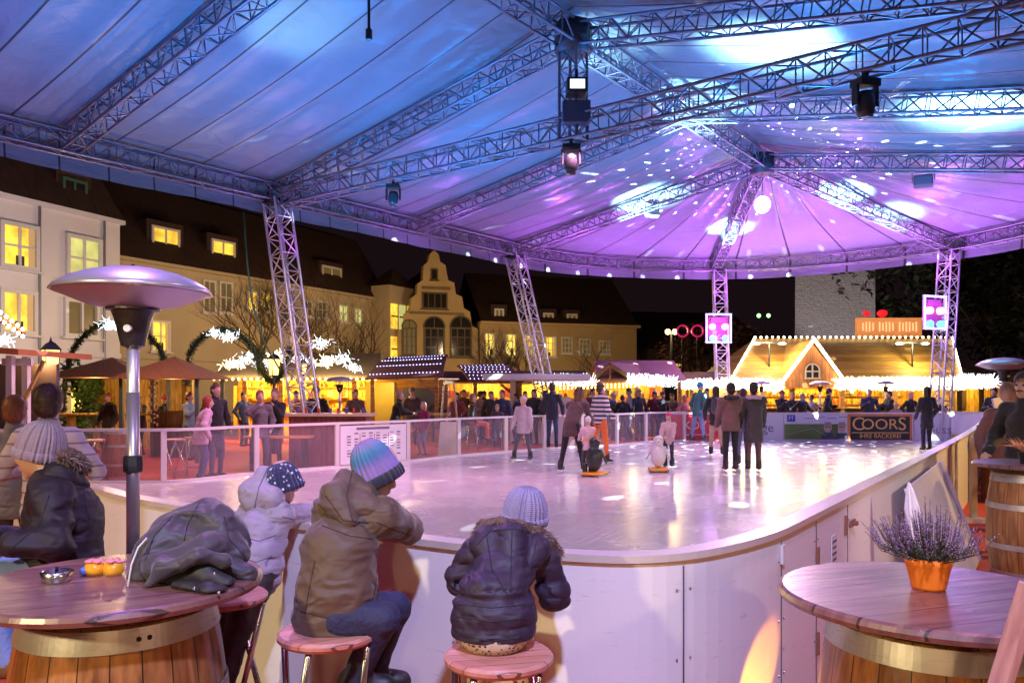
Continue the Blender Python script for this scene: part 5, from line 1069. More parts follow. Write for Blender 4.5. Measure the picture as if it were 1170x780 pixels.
# dark canopies with violet dotted lights
dots = glow('dot_violet', (.55, .5, 1.0), 7)
def canopy(label, pts_front, pts_back, arch, n_rows, n_cols, bulge=.25):
    a, b2 = Vector(pts_front[0]), Vector(pts_front[1]); c, d_ = Vector(pts_back[0]), Vector(pts_back[1])
    r = thing('dotted_canopy', label, 'canopy', (a.x, a.y, 0), 0, 'canopies dotted with small lights'); mb = MB(); dm = MB(); NU, NV = 12, 6
    def s_(u, v): p = a.lerp(b2, u).lerp(c.lerp(d_, u), v); p.z += bulge * math.sin(PI * v) * .6; return p
    for i in range(NU + 1):
        for j in range(NV + 1): mb.v.append(tuple(s_(i / NU, j / NV)))
    for i in range(NU):
        for j in range(NV): k = i * (NV + 1) + j; mb.f.append((k, k + NV + 1, k + NV + 2, k + 1)); mb.m.append(0)
    o = mb.build('roof', darkroof, r, world=True); md = o.modifiers.new('thickness', 'SOLIDIFY'); md.thickness = .06
    for j in range(n_rows):
        for i in range(n_cols): dm.ball(s_((i + .5 + .3 * (j % 2)) / (n_cols + 1), (j + .4) / n_rows) + Vector((0, -.03, .05)), .024, 4)
    dm.build('lights', dots, r, world=True)
    for p in (a, b2): MB().box((p.x + (.2 if p is a else -.2), p.y + .1, p.z / 2), (.12, .12, p.z)).build('post', timber, r, world=True)
    MB().beam((b2.x - .2, b2.y + .1, b2.z - .5), (b2.x - .75, b2.y + .1, b2.z - .05), .09, .09).build('brace', timber, r, world=True); return r
canopy('dark curved canopy with rows of violet dots left of the pyramid heater', [P(418, 434, 25), P(506, 431, 24)], [P(446, 410, 27), P(512, 407, 26)], 1, 4, 20)
canopy('dark canopy with blue dots right of the pyramid heater', [P(536, 436, 26), P(598, 437, 26)], [P(522, 419, 28.5), P(578, 417, 28.5)], 1, 6, 12, .1)
MB_ = MB(); k = thing('market_kiosk', 'kiosk with blue chalkboard and yellow fridge under the curved dotted canopy', 'kiosk', (-4, 26.5, 0)); pL, pR = P(420, 447, 26.5), P(510, 447, 26.5)
MB().box(((pL.x + pR.x) / 2, 27.2, 1.05), (pR.x - pL.x, .1, 2.1)).build('back_wall', timber, k, world=True); c_ = P(433, 460, 25.8); MB().box((c_.x, 26.3, 1.0), (.95, .7, 2.0)).build('fridge', mat('fridge_yellow', (.6, .5, .05), .5), k, world=True)
c_ = P(480, 458, 26); MB().box((c_.x, 26.1, 1.2), (1.15, .06, 1.2)).build('chalkboard', mat('chalkboard', (.06, .07, .10), .6, var=.4, vscale=8), k, world=True); lamp('stall_light', 'POINT', (-4.0, 25.2, 1.9), (1, .6, .25), 40, size=.1)
hs = stall('stall with yellow lights behind the blue dotted canopy', 500, 600, 30, 2.05, 2.4, darkroof, lightp=70)
ww = thing('garden_parasol', 'large flat white parasol on a pale post left of the second slanted leg', 'parasol', P(612, 447, 26)); ww.location.z = 0
MB().box((0, 0, 2.15), (3.4, 2.4, .22)).build('canopy', whitepaint, ww, bevel=.05); MB().box((-.75, 0, 1.05), (.18, .18, 2.1)).build('post', whitepaint, ww); MB().box((.4, 0, .75), (1.5, .5, 1.5)).build('white_counter', whitepaint, ww)

# star hut: yellow bar under white bursts
sh = thing('star_hut', 'bright yellow lit bar hut under white star lights behind the left fence', 'market hut', (-6.6, 26, 0)); x0, x1 = (258 - CX) / F * 26, (425 - CX) / F * 26
MB().box(((x0 + x1) / 2, 27.6, 1.05), (x1 - x0, .1, 2.1)).build('back_wall', yellow_planks, sh, world=True)
for k_ in range(9): MB().box((x0 + (x1 - x0) * k_ / 8, 26.1 if k_ % 2 else 27.45, 1.05), (.14, .14, 2.1)).build('post', timber, sh, world=True)
mb = MB(); mb.add([(x0 - .3, 25.6, 2.12), (x1 + .3, 25.6, 2.12), (x1, 27.8, 2.95), (x0, 27.8, 2.95), (x0 - .3, 25.6, 2.22), (x1 + .3, 25.6, 2.22), (x1, 27.8, 3.05), (x0, 27.8, 3.05)], [(0, 1, 2, 3), (4, 5, 6, 7), (0, 1, 5, 4), (2, 3, 7, 6), (1, 2, 6, 5), (0, 3, 7, 4)]).build('roof', mat('roof_warm', (.4, .26, .12), .7), sh, world=True)
for q in (275, 305, 345, 388): MB().box(((q - CX) / F * 27.4, 27.5, 1.15), (.55, .05, 1.5)).build('door_panel', mat('panel_yellow', (.7, .52, .12), .5), sh, world=True)
MB().box(((x0 + x1) / 2, 26.0, 1.0), (x1 - x0 - .4, .4, .06)).build('counter_top', timber_y, sh, world=True)
lightstring('yellow light string along the eave of the bright yellow bar hut', [((x0 - .2, 25.5, 2.1), (x1 + .2, 25.5, 2.1))], 5, bulby, .05)
rnd = random.Random(3)
for i, (q, w_, R) in enumerate(((268, 416, .30), (283, 410, .36), (300, 414, .34), (318, 407, .30), (345, 412, .30), (366, 392, .30), (374, 414, .34), (392, 410, .28), (404, 420, .26))): starburst(['leftmost white star light over the yellow bar hut, just right of the garland arch', 'large white star light touching the left side of the hanging garland ring', 'white star light in the middle of the hanging garland ring', 'small white star light at the right rim of the garland ring', 'warm white star light just left of the first slanted leg', 'highest white star light right of the first slanted leg', 'warm white star light low behind the first slanted leg', 'white star light second from the right over the yellow bar hut', 'rightmost star light over the yellow bar hut beside the dotted canopy'][i], P(q, w_, 25.2), R * 1.05, 60, bulb if i % 3 == 0 else bulbw, i)
clutter('', x0 + .3, x1 - .3, 27.2, 12, 9, sh)
for q in (285, 340, 395): lamp('hut_light', 'POINT', ((q - CX) / F * 26.4, 26.4, 1.95), (1, .62, .10), 260, size=.12)
for q in (290, 385): lamp('star_glow', 'POINT', ((q - CX) / F * 24.6, 24.6, 2.7), (1, .85, .6), 70, size=.2)

# garland arches with a star at their head, and lanterns
gleaf = mat('garland_green', (.05, .09, .035), .8, var=.4, vscale=5)
def garland(label, pts, star, seed):
    r = thing('garland_arch', label, 'garland', pts[0], 0, 'green garland arches with white stars'); pts = [Vector(p) for p in catmull([tuple(p) for p in pts], 6)]; mb = MB(); rnd = random.Random(seed)
    MB().tube(pts, .05, 6).build('hoop', darkmetal, r, world=True)
    for i in range(len(pts) - 1):
        for k in range(34):
            p = pts[i].lerp(pts[i + 1], rnd.random()); v = Vector((rnd.gauss(0, 1), rnd.gauss(0, 1), rnd.gauss(0, 1))).normalized() * rnd.uniform(.1, .2); b_ = v.orthogonal().normalized() * .03; q = p + v; mb.add([p - b_, p + b_, q], [(0, 1, 2)])
    mb.build('foliage', gleaf, r, world=True)
    for i, (c, R) in enumerate(star): starburst('', c, R * 1.0, 55, bulbw, seed + i, r)
    return r
def cat3(a): return a
D_ = 22.0
def catmull3(pts, n): 
    out = []
    for i in range(len(pts) - 1):
        a, b2, c, d_ = pts[max(i - 1, 0)], pts[i], pts[i + 1], pts[min(i + 2, len(pts) - 1)]
        for k in range(n): t = k / n; out.append(.5 * ((2 * b2) + (c - a) * t + (2 * a - 5 * b2 + 4 * c - d_) * t * t + (3 * b2 - a - 3 * c + d_) * t ** 3))
    return out + [pts[-1]]
catmull = lambda pts, n=8, closed=False: catmull3([Vector(p) for p in pts], n)
garland('green garland arch with a white star in front of the white house', [P(72, 470, D_), P(76, 425, D_), P(90, 390, D_), P(118, 370, D_), P(152, 372, D_), P(178, 392, D_), P(188, 412, D_)], [(P(124, 370, D_ - .1), .26), (P(132, 373, D_ - .1), .2)], 5)
garland('green garland arch with white stars left of the yellow bar hut', [P(213, 440, D_), P(216, 408, D_), P(228, 388, D_), P(248, 378, D_), P(272, 382, D_), P(290, 400, D_), P(298, 425, D_)], [(P(246, 380, D_ - .1), .24), (P(262, 384, D_ - .1), .28)], 9)
garland('green garland ring hanging round the lantern of the yellow bar hut', [P(298, 400, D_), P(299, 420, D_), P(307, 434, D_), P(318, 432, D_), P(328, 414, D_), P(330, 398, D_)], [], 15)
def lantern(label, p, s=1):
    r = thing('street_lantern', label, 'lantern', (p.x, p.y, 0), 0, 'glowing street lanterns'); z = p.z; r.scale = (1, 1, 1)
    MB().tube([(0, 0, 0), (0, 0, .9), (0, 0, z - .28 * s)], [.08, .045, .035], 8).build('pole', darkmetal, r)
    g = [(.12 * s, -.25 * s), (.18 * s, .18 * s)]; MB().lathe(g, 4, (0, 0, z)).build('glass', glow('lantern_glass', (1, .62, .2), 2.2, .3, 8), r)
    MB().lathe([(.21 * s, .18 * s), (.10 * s, .30 * s), (.03 * s, .34 * s), (.0, .44 * s)], 4, (0, 0, z)).build('cap', darkmetal, r); MB().lathe([(.02, -.30 * s), (.13 * s, -.25 * s)], 4, (0, 0, z)).build('holder', darkmetal, r)
    mb = MB()
    for k_ in range(4): a = PI / 2 * k_; mb.tube([(math.cos(a) * .12 * s, math.sin(a) * .12 * s, z - .25 * s), (math.cos(a) * .18 * s, math.sin(a) * .18 * s, z + .18 * s)], .012, 4)
    mb.build('cage', darkmetal, r); lamp('lantern_light', 'POINT', (p.x, p.y - .3, z), (1, .6, .2), 40, size=.1); return r
lantern('glowing street lantern behind the man in the striped sweater', P(58, 411, 14.5)); lantern('glowing lantern ringed by a green garland at the yellow bar hut', P(313, 418, 21.5)); lantern('lantern hanging low beside the first slanted tent leg', P(346, 420, 22.5), .7)
# double street lamps and odd lights
def post_lamp(label, xs, py, d, m, top=0, pw=0, col=(1, .7, .3)):
    c = P(sum(xs) / len(xs), py, d); r = thing('street_lamp', label, 'street lamp', (c.x, c.y, 0), 0, 'distant twin street lamps'); MB().tube([(0, 0, 0), (0, 0, c.z)], .06, 8).box((0, 0, c.z), ((max(xs) - min(xs)) / F * d + .05, .06, .06)).build('pole', darkmetal, r)
    for q in xs: m_ = MB(); m_.ball(((q - sum(xs) / len(xs)) / F * d, 0, c.z + .1), .16, 10); m_.build('globe', m, r, smooth=True)
    if pw: lamp('street_light', 'POINT', (c.x, c.y - .6, c.z), col, pw, size=.2)
post_lamp('street lamp with two yellow globes beyond the pink roofed stall', (763, 771), 381, 44, glow('globe_yellow', (1, .7, .2), 6), pw=260)
post_lamp('tall lamp post with two green lights left of the stone tower', (867, 878), 362, 60, glow('globe_green', (.3, 1, .25), 4))
for q, s_ in ((780, .30), (797, .30)):
    p = P(q, 378, 42); mb = MB(); n = 20; pts = [(p.x + math.cos(2 * PI * k_ / n) * s_, p.y, p.z + math.sin(2 * PI * k_ / n) * s_) for k_ in range(n + 1)]; tag(mb.tube(pts, .05, 6).build('neon_ring', glow('neon_rose', (.9, .02, .2), .55)), '%s rose neon ring left of the square LED panel' % ('first' if q < 790 else 'second'), 'neon ring')
    MB().tube([(p.x, p.y + .1, 0), (p.x, p.y + .1, p.z - s_)], .03, 6).build('neon_pole', darkmetal, bpy.data.objects['neon_ring' if q < 790 else 'neon_ring.001'])
lamp('house_fill', 'SPOT', (-13.0, 24.5, 4.4), (.62, .66, 1.0), 1100, (-20.5, 31, 6.5), .3, 100, .8)  # cool spot added in mid-air to brighten and cool the white house
# facade lighting: warm street light falling on the houses
for x, y, z, pw in ((-17, 26, 5, 240), (-14.5, 30, 4.5, 500), (-10.5, 38, 5, 900), (-6, 44, 5, 1300), (0, 48, 5, 900), (6, 50, 4, 420)): lamp('street_light', 'POINT', (x, y, z), (1, .66, .34), pw * .80, size=.2)

# pavilion with tiled hip roof, left
pv = thing('pavilion', 'open pavilion with dark tiled pyramid roofs behind the left fence', 'pavilion', (-9.6, 20.5, 0))
def hip(cx, cy, w, d_, z0, z1): return MB().add([(cx - w, cy - d_, z0), (cx + w, cy - d_, z0), (cx + w, cy + d_, z0), (cx - w, cy + d_, z0), (cx, cy, z1)], [(0, 1, 4), (1, 2, 4), (2, 3, 4), (3, 0, 4), (0, 1, 2, 3)])
tile2 = mat('shingles', (.34, .13, .08), .8, var=.45, vscale=14, bump=.6, bscale=25)
q1, q2 = P(128, 432, 21.5), P(199, 433, 19.5)
hip(q1.x, 21.5, 1.35, 1.2, q1.z, P(128, 408, 21.5).z).build('roof', tile2, pv, world=True); hip(q2.x, 19.5, 1.1, 1.1, q2.z, P(199, 407, 19.5).z).build('roof', tile2, pv, world=True)
for cx, cy, w, z in ((q1.x, 21.5, 1.1, q1.z), (q2.x, 19.5, .9, q2.z)):
    for sx in (-1, 1):
        for sy in (-1, 1): MB().box((cx + sx * w, cy + sy * w * .9, z / 2), (.09, .09, z)).build('post', mat('post_grey', (.10, .12, .12), .6), pv, world=True)
MB().box((q1.x + .4, 20.6, 1.1), (3.2, .5, .05)).box((q1.x - .6, 20.6, .55), (.08, .3, 1.1)).box((q1.x + 1.6, 20.6, .55), (.08, .3, 1.1)).build('bar_table', timber_y, pv, world=True)
MB().box((q2.x, 20.3, .6), (1.7, .1, 1.2)).build('low_wall', timber_d, pv, world=True); MB().box((q1.x, 23, 1.1), (3.2, .1, 2.1)).build('lit_back_wall', yellow_planks, pv, world=True)
mb = MB()
for k_ in range(40): a = k_ * .9; mb.ball((q2.x - .15 + math.cos(a) * .09, 18.7 + math.sin(a) * .09, .9 + k_ * .028), .035, 5)
tag(mb.build('shell_string', mat('silver_baubles', (.6, .58, .55), .25, .6)), 'string of silver baubles wound on the pavilion post', 'bauble string'); lamp('stall_light', 'POINT', (q2.x, 19.4, 1.9), (1, .6, .2), 26, size=.1); lamp('stall_light', 'POINT', (q1.x, 20.6, 1.9), (1, .62, .2), 90, size=.1); lamp('stall_light', 'POINT', (-8.2, 16.8, 3.4), (1, .6, .35), 160, size=.1)

# nearest stall at the left edge
ls = thing('market_stall', 'orange roofed stall with white frame posts at the left edge behind the beanie man', 'market stall', (-8.6, 13.5, 0), 0, 'market stalls'); zz = P(0, 405, 13).z
mb = MB(); mb.add([(-11.5, 12.2, 2.55), (-8.15, 13.0, 2.3), (-8.0, 15.0, 2.3), (-11.5, 15, 2.55), (-11.5, 12.2, 2.65), (-8.15, 13.0, 2.40), (-8.0, 15.0, 2.4), (-11.5, 15, 2.65)], [(0, 1, 2, 3), (4, 5, 6, 7), (0, 1, 5, 4), (1, 2, 6, 5), (2, 3, 7, 6), (3, 0, 4, 7)]).build('roof', mat('orange_roof', (.45, .16, .05), .7), ls, world=True)
for q, d_ in ((12, 13.2), (30, 13.6)): p = P(q, 447, d_); MB().box((p.x, d_, 1.15), (.10, .10, 2.3)).build('post', whitepaint, ls, world=True)
MB().box((P(22, 0, 13.4).x, 13.35, 2.2), (.5, .06, .12)).build('lintel', whitepaint, ls, world=True); MB().box((-9.6, 14.4, 1.1), (2.6, .1, 2.2)).build('back_wall', mat('stall_dark', (.08, .06, .08), .7), ls, world=True); MB().beam(P(50, 412, 13.3), P(24, 466, 13.3), .05, .05).build('brace', timber_y, ls, world=True)
MB().box((P(20, 0, 12.9).x - .6, 12.9, 1.0), (1.8, .5, .06)).build('counter_top', timber_y, ls, world=True)
lightstring('yellow light string on the orange roof at the upper left edge', [(P(-6, 352, 11.0), P(26, 376, 11.4)), (P(-6, 360, 11.0), P(26, 384, 11.4))], 12, bulb, .03)
oc = thing('awning', 'orange awning corner with lights at the left edge', 'awning', P(10, 380, 11.3)); mb = MB(); A_, B_, C_, E_ = P(-60, 330, 11), P(27, 380, 11.5), P(27, 384, 13.5), P(-60, 334, 13)
mb.add([A_, B_, C_, E_], [(0, 1, 2, 3)]); o_ = mb.build('cloth', mat('orange_cloth', (.6, .2, .05), .7), oc, world=True); md = o_.modifiers.new('t', 'SOLIDIFY'); md.thickness = .05
MB().box((P(-30, 0, 12).x, 12.2, 1.3), (.1, .1, 2.6)).build('post', timber, oc, world=True)
starburst('white star light under the orange awning at the left edge', P(4, 388, 11.2), .16, 40, bulbw, 77)

# ================================================================= FURNITURE NEAR THE CAMERA
def stave_mat(name, dark, light, n=22, rough=.38, coat=.3):
    m = bpy.data.materials.new(name); m.use_nodes = True; N, L, b = nodes(m); tc = N.new('ShaderNodeTexCoord'); sp = N.new('ShaderNodeSeparateXYZ'); L.new(tc.outputs['Object'], sp.inputs[0])
    an = math_(N, L, 'ARCTAN2', sp.outputs['Y'], sp.outputs['X']); q = math_(N, L, 'MULTIPLY', an, n / (2 * PI)); fr = math_(N, L, 'FRACT', q); ln = math_(N, L, 'LESS_THAN', fr, .045); fl = math_(N, L, 'FLOOR', q)
    wn = N.new('ShaderNodeTexWhiteNoise'); wn.noise_dimensions = '1D'; L.new(fl, wn.inputs['W']); no = N.new('ShaderNodeTexNoise'); no.inputs['Scale'].default_value = 4; no.inputs['Detail'].default_value = 8; L.new(mapping(N, L, (9, 9, 1)), no.inputs['Vector'])
    cr = N.new('ShaderNodeValToRGB'); cr.color_ramp.elements[0].position = .3; cr.color_ramp.elements[1].position = .7; cr.color_ramp.elements[0].color = (*dark, 1); cr.color_ramp.elements[1].color = (*light, 1); L.new(no.outputs['Fac'], cr.inputs[0])
    hs = N.new('ShaderNodeHueSaturation'); L.new(cr.outputs[0], hs.inputs['Color']); L.new(math_(N, L, 'ADD', math_(N, L, 'MULTIPLY', wn.outputs['Value'], .5), .7), hs.inputs['Value'])
    mx = N.new('ShaderNodeMix'); mx.data_type = 'RGBA'; mx.inputs['B'].default_value = (.02, .01, .005, 1); L.new(ln, mx.inputs['Factor']); L.new(hs.outputs[0], mx.inputs['A']); L.new(mx.outputs['Result'], b.inputs['Base Color'])
    b.inputs['Roughness'].default_value = rough; b.inputs['Coat Weight'].default_value = coat; bp = N.new('ShaderNodeBump'); bp.inputs['Strength'].default_value = .3; bp.inputs['Distance'].default_value = .006; L.new(no.outputs['Fac'], bp.inputs['Height']); L.new(bp.outputs[0], b.inputs['Normal'])
    return m
oak = stave_mat('oak_staves', (.16, .055, .015), (.42, .18, .05)); hoopm = mat('galvanised_hoop', (.50, .47, .42), .42, .7, var=.3, vscale=9, bump=.04, bscale=30)
scuff(hoopm, (2, 2, 14), (.18, .09, .05), .56)
topm = wood('table_boards', (.13, .05, .045), (.30, .14, .11), .30, (1, 9, 1), 1, .155, 'Y', coat=.6); topm.node_tree.nodes['Principled BSDF'].inputs['Coat Roughness'].default_value = .38
scuff(topm, (2.5, 2.5, 2.5), (.45, .32, .28), .60); scuff(oak, (5, 5, 1.2), (.06, .03, .02), .60)
def barrel_r(z, h=.97, r0=.30, r1=.355): t = (z / h - .5) * 2; return r1 - (r1 - r0) * t * t
def barrel_table(label, x, y, rz=0, top=True, h=1.01, group='barrel tables', num=False):
    r = thing('barrel_table' if top else 'barrel', label, 'barrel table' if top else 'barrel', (x, y, 0), rz, group)
    MB().lathe([(barrel_r(k * .97 / 16), k * .97 / 16) for k in range(17)], 66, wob=lambda a, z: 1 - .010 * (abs((a * 22 / 2 / PI) % 1 - .5) > .44)).build('staves', oak, r, smooth=True)
    for z0, z1 in ((.885, .955), (.64, .69), (.28, .33), (.02, .08)):
        mb = MB(); mb.lathe([(barrel_r(z0) + .001, z0), (barrel_r(z0) + .006, z0), (barrel_r(z1) + .006, z1), (barrel_r(z1) + .001, z1)], 96, cap=False); hp = mb.build('hoop', hoopm, r, smooth=False)
        if z0 > .8:
            for a in (-1.45, -1.35): q = MB(); rr = barrel_r(.92) + .006; q.ball((rr * math.cos(a), rr * math.sin(a), .92), .009, 6); q.build('rivet', darkmetal, hp)
    if top:
        prof = [(0, h), (.452, h), (.466, h + .006), (.472, h + .02), (.466, h + .034), (.455, h + .04), (0, h + .04)]
        MB().lathe(prof, 80).build('tabletop', topm, r, smooth=False); MB().lathe([(.31, h - .045), (.31, h - .001)], 32).build('collar', timber_d, r)
    if num: m_ = MB(); m_.box((-.10, -barrel_r(.92) - .030, .965), (.022, .008, .06)).build('number_tag', mat('brass_tag', (.8, .62, .05), .4), r); text('5', 'number', black, r, .035, (-.10, -barrel_r(.92) - .036, .955))
    return r
bt1 = barrel_table('barrel table with brown jacket pile, steel ashtray and candle jars at lower left', -1.36, 2.74, .5)
bt2 = barrel_table('barrel table carrying the heather in an orange pot', 1.36, 2.56, .35, num=True)
bt3 = barrel_table('barrel table at the right edge carrying dry orange flowers', 4.74, 7.2, 1.0)
b4 = barrel_table('red lit barrel standing behind the left fence near the pavilion', P(139, 0, 15.2).x, 15.2, 0, False)

seatm = wood('stool_seat', (.58, .22, .17), (.78, .38, .30), .4, (1, 8, 1), 1, .06, 'Y')
def stool(label, x, y, h=.83, rz=0, group='round folding bar stools', mt=None):
    r = thing('bar_stool', label, 'bar stool', (x, y, 0), rz, group)
    MB().lathe([(0, h - .035), (.168, h - .035), (.181, h - .022), (.182, h - .010), (.172, h), (0, h)], 48).build('seat', seatm, r)
    for s in (-1, 1):
        w = .13 if s > 0 else .105
        for sx in (-1, 1): m_ = MB(); m_.tube([(sx * w, s * .13, h - .04), (sx * w * 1.25, -s * .20, .012)], .0125, 8).build('leg', steel, r, smooth=True)
        MB().tube([(-w * 1.18, -s * .13, .2), (w * 1.18, -s * .13, .2)], .010, 6).build('footrest', steel, r)
    return r
so = stool('bar stool under the child in the olive parka', P(375, 719, 2.88).x, 2.88, rz=.5)
stool('bar stool under the child in the dark purple puffer coat', P(570, 746, 2.63).x, 2.63, rz=.2)
stool('bar stool half hidden between the jacket pile and the lavender coated child', P(256, 678, 3.39).x, 3.39, rz=.9)
stool('bar stool under the seated man in the grey beanie', -2.15, 3.45, .80, rz=.4)
for q, d in ((108, 14.8), (200, 15.0), (222, 15.6)): stool('bar stool behind the left fence, %s' % {108: 'left of the red lit barrel', 200: 'right of the heater pole', 222: 'nearest the couple in dark and white'}[q], P(q, 0, d).x, d, .8, rz=q * .1)

# patio heaters
def heater(label, x, y, H=2.3, hood=.41, hoodm=None, rz=0, group='mushroom patio heaters'):
    r = thing('patio_heater', label, 'patio heater', (x, y, 0), rz, group)
    MB().lathe([(0, 0), (.24, 0), (.25, .03), (.24, .06), (.20, .08), (.20, .82), (.17, .86), (0, .87)], 28).build('gas_housing', mat('housing_bronze', (.16, .12, .10), .3, .6), r, smooth=False)
    MB().tube([(0, 0, .86), (0, 0, H - .62)], .031, 18).build('lower_pole', mat('pole_dark', (.38, .34, .37), .36, .7), r, smooth=True)
    zc = H - .98 if H > 2.2 else H - 1.0
    MB().tube([(0, 0, zc + .04), (0, 0, H - .32)], .029, 18).build('upper_pole', mat('pole_silver', (.72, .70, .74), .40, .8), r, smooth=True)
    MB().lathe([(.031, zc - .035), (.044, zc - .03), (.046, zc), (.044, zc + .045), (.030, zc + .05)], 16, wob=lambda a, z: 1 + .05 * math.cos(8 * a)).build('collar', black, r)
    MB().lathe([(.03, H - .40), (.055, H - .39), (.085, H - .26), (.10, H - .22), (.125, H - .215), (.125, H - .205), (0, H - .205)], 28).build('burner_cup', mat('cup_dark', (.05, .045, .045), .35, .5), r, smooth=False)
    MB().lathe([(0, 0), (.018, 0), (.018, .02), (0, .02)], 12).xf(Matrix.Translation((.02, -.085, H - .31)) @ Matrix.Rotation(PI / 2, 4, 'X')).build('knob', whitepaint, r)
    for k_ in range(4): a = k_ * PI / 2 + .4; m_ = MB(); m_.tube([(math.cos(a) * .075, math.sin(a) * .075, H - .21), (math.cos(a) * .075, math.sin(a) * .075, H - .08)], .005, 6).build('hood_rod', steel, r)
    MB().lathe([(.035, H - .21), (.04, H - .10), (.05, H - .09)], 16, cap=False).build('emitter', mat('emitter_glow', (.5, .3, .2), .4, .5, emit=(1, .35, .1), estr=.8), r, smooth=True)
    hm = hoodm or mat('hood_aluminium', (.66, .62, .66), .30, .65, var=.08)
    pr = [(0, H), (.03, H - .001), (hood * .35, H - .012), (hood * .6, H - .035), (hood * .8, H - .065), (hood * .95, H - .10), (hood, H - .125), (hood * .97, H - .128), (hood * .9, H - .098), (hood * .6, H - .045), (.0, H - .02)]
    MB().lathe(pr, 48).build('hood', hm, r, smooth=True)
    if hood > .36 and H > 2.2:   # inner reflector screen: shallow cone under the hood
        MB().lathe([(hood * .96, H - .130), (hood * .55, H - .19), (.12, H - .205)], 40, cap=False).build('screen', mat('mesh_screen', (.45, .35, .38), .35, .6), r, smooth=True)
    m_ = MB(); m_.ball((0, 0, H + .004), .012, 8).build('cap_nut', darkmetal, r); return r
heater('tall mushroom patio heater behind the left barrel table', P(152, 0, 3.9).x, 3.9, 2.315, .37)
heater('mushroom patio heater by the kiosk at the right edge', P(1147, 0, 13).x, 13, 2.26)
for q, d, t in ((870, 28, 'mushroom heater behind the far boards, left of the dark coated couple'), (937, 28.2, 'mushroom heater below the arched gable window'), (1012, 28, 'mushroom heater in front of the timber hut, right of the gable'), (388, 20, 'mushroom heater beside the bar counter and star hut')): heater(t, P(q, 0, d).x, d, 2.08, .38)
ph = thing('pyramid_heater', 'tall slim pyramid patio heater with glass tube behind the left fence', 'patio heater', (P(513, 0, 20.4).x, 20.4, 0))
MB().add([(-.27, -.27, .02), (.27, -.27, .02), (.27, .27, .02), (-.27, .27, .02), (-.21, -.21, .9), (.21, -.21, .9), (.21, .21, .9), (-.21, .21, .9)], [(0, 1, 2, 3), (4, 5, 6, 7), (0, 1, 5, 4), (1, 2, 6, 5), (2, 3, 7, 6), (3, 0, 4, 7)]).build('base', mat('heater_white', (.7, .72, .62), .4), ph)
for sx in (-1, 1):
    for sy in (-1, 1): m_ = MB(); m_.tube([(sx * .21, sy * .21, .9), (sx * .12, sy * .12, 1.98)], .014, 6).build('edge_rod', steel, ph)
MB().lathe([(.05, .9), (.05, 1.95)], 14, cap=False).build('glass_tube', gl, ph, smooth=True); MB().box((0, 0, 2.02), (.5, .5, .04)).build('top_plate', steel, ph); MB().box((0, 0, 1.93), (.22, .22, .08)).build('guard', steel, ph)

# heather in its pot
pot = thing('potted_heather', 'purple heather in a fluted orange pot on the right barrel table', 'potted plant', (1.375, 2.60, 1.051))
MB().lathe([(0, 0), (.050, 0), (.053, .01), (.060, .05), (.068, .08), (.078, .105), (.074, .104), (.062, .09), (0, .088)], 64, wob=lambda a, z: 1 + .035 * math.cos(16 * a) * min(1, z * 20)).build('pot', mat('pot_orange', (.85, .20, .01), .62, var=.05), pot, smooth=True)
MB().lathe([(0, .085), (.068, .085), (.06, .095), (0, .1)], 20).build('soil', mat('soil', (.03, .02, .015), .9), pot)
rnd = random.Random(12); stm = MB(); flo = MB(); gr_b = MB()
for i in range(210):
    a = rnd.uniform(0, 2 * PI); out = rnd.uniform(0, 1) ** .6; ln = rnd.uniform(.13, .225) * (1 - .18 * out); sp_ = out * (.13 if rnd.random() < .85 else .165)
    p0 = Vector((math.cos(a) * .05 * out, math.sin(a) * .05 * out, .09)); p3 = p0 + Vector((math.cos(a) * sp_, math.sin(a) * sp_, ln * (1 - .35 * out))); p3.x -= .01
    mid_p = p0.lerp(p3, .5) + Vector((math.cos(a), math.sin(a), -.3)) * .035 * out; pts = [p0, p0.lerp(mid_p, .6), mid_p, mid_p.lerp(p3, .5) + Vector((0, 0, .004)), p3]
    stm.tube(pts, [.0016, .0014, .0012, .001, .0006], 3, cap=False); nf = int(34)
    for k_ in range(nf):
        t = k_ / nf; j = min(3, int(t * 4)); p = pts[j].lerp(pts[j + 1], t * 4 - j); b_ = rnd.uniform(0, 2 * PI); rr = .0055 * (1.15 - t * .6); d_ = Vector((math.cos(b_), math.sin(b_), .6)) * rr
        s_ = Vector((-math.sin(b_), math.cos(b_), 0)) * .0028; tgt = gr_b if t < .48 + rnd.uniform(-.08, .08) else flo
        tgt.add([p, p + d_ + s_, p + d_ * 1.5, p + d_ - s_], [(0, 1, 2, 3)], rnd.choice((0, 0, 1)) if tgt is flo else 0)
stm.build('stems', mat('stem_brown', (.12, .08, .05), .7), pot); flo.build('blossoms', [mat('blossom_violet', (.24, .16, .34), .6, var=.3, vscale=30), mat('blossom_pale', (.42, .30, .38), .6, var=.3, vscale=30)], pot); gr_b.build('leaves', mat('heather_green', (.06, .09, .035), .7, var=.4, vscale=30), pot)
dp = thing('dried_flowers', 'dry orange grasses in a dark pot on the rightmost barrel table', 'potted plant', (4.66, 7.1, 1.051)); MB().lathe([(0, 0), (.07, 0), (.09, .1), (0, .1)], 20).build('pot', darkmetal, dp)
mb = MB()
for i in range(120): a = rnd.uniform(0, 2 * PI); e_ = rnd.uniform(.05, .24); mb.tube([(0, 0, .08), (math.cos(a) * e_ * .6, math.sin(a) * e_ * .6, .16), (math.cos(a) * e_, math.sin(a) * e_, .13 + rnd.uniform(0, .1))], [.003, .004, .001], 3, cap=False)
mb.build('grasses', mat('dry_orange', (.65, .28, .14), .7, var=.3, vscale=20), dp)

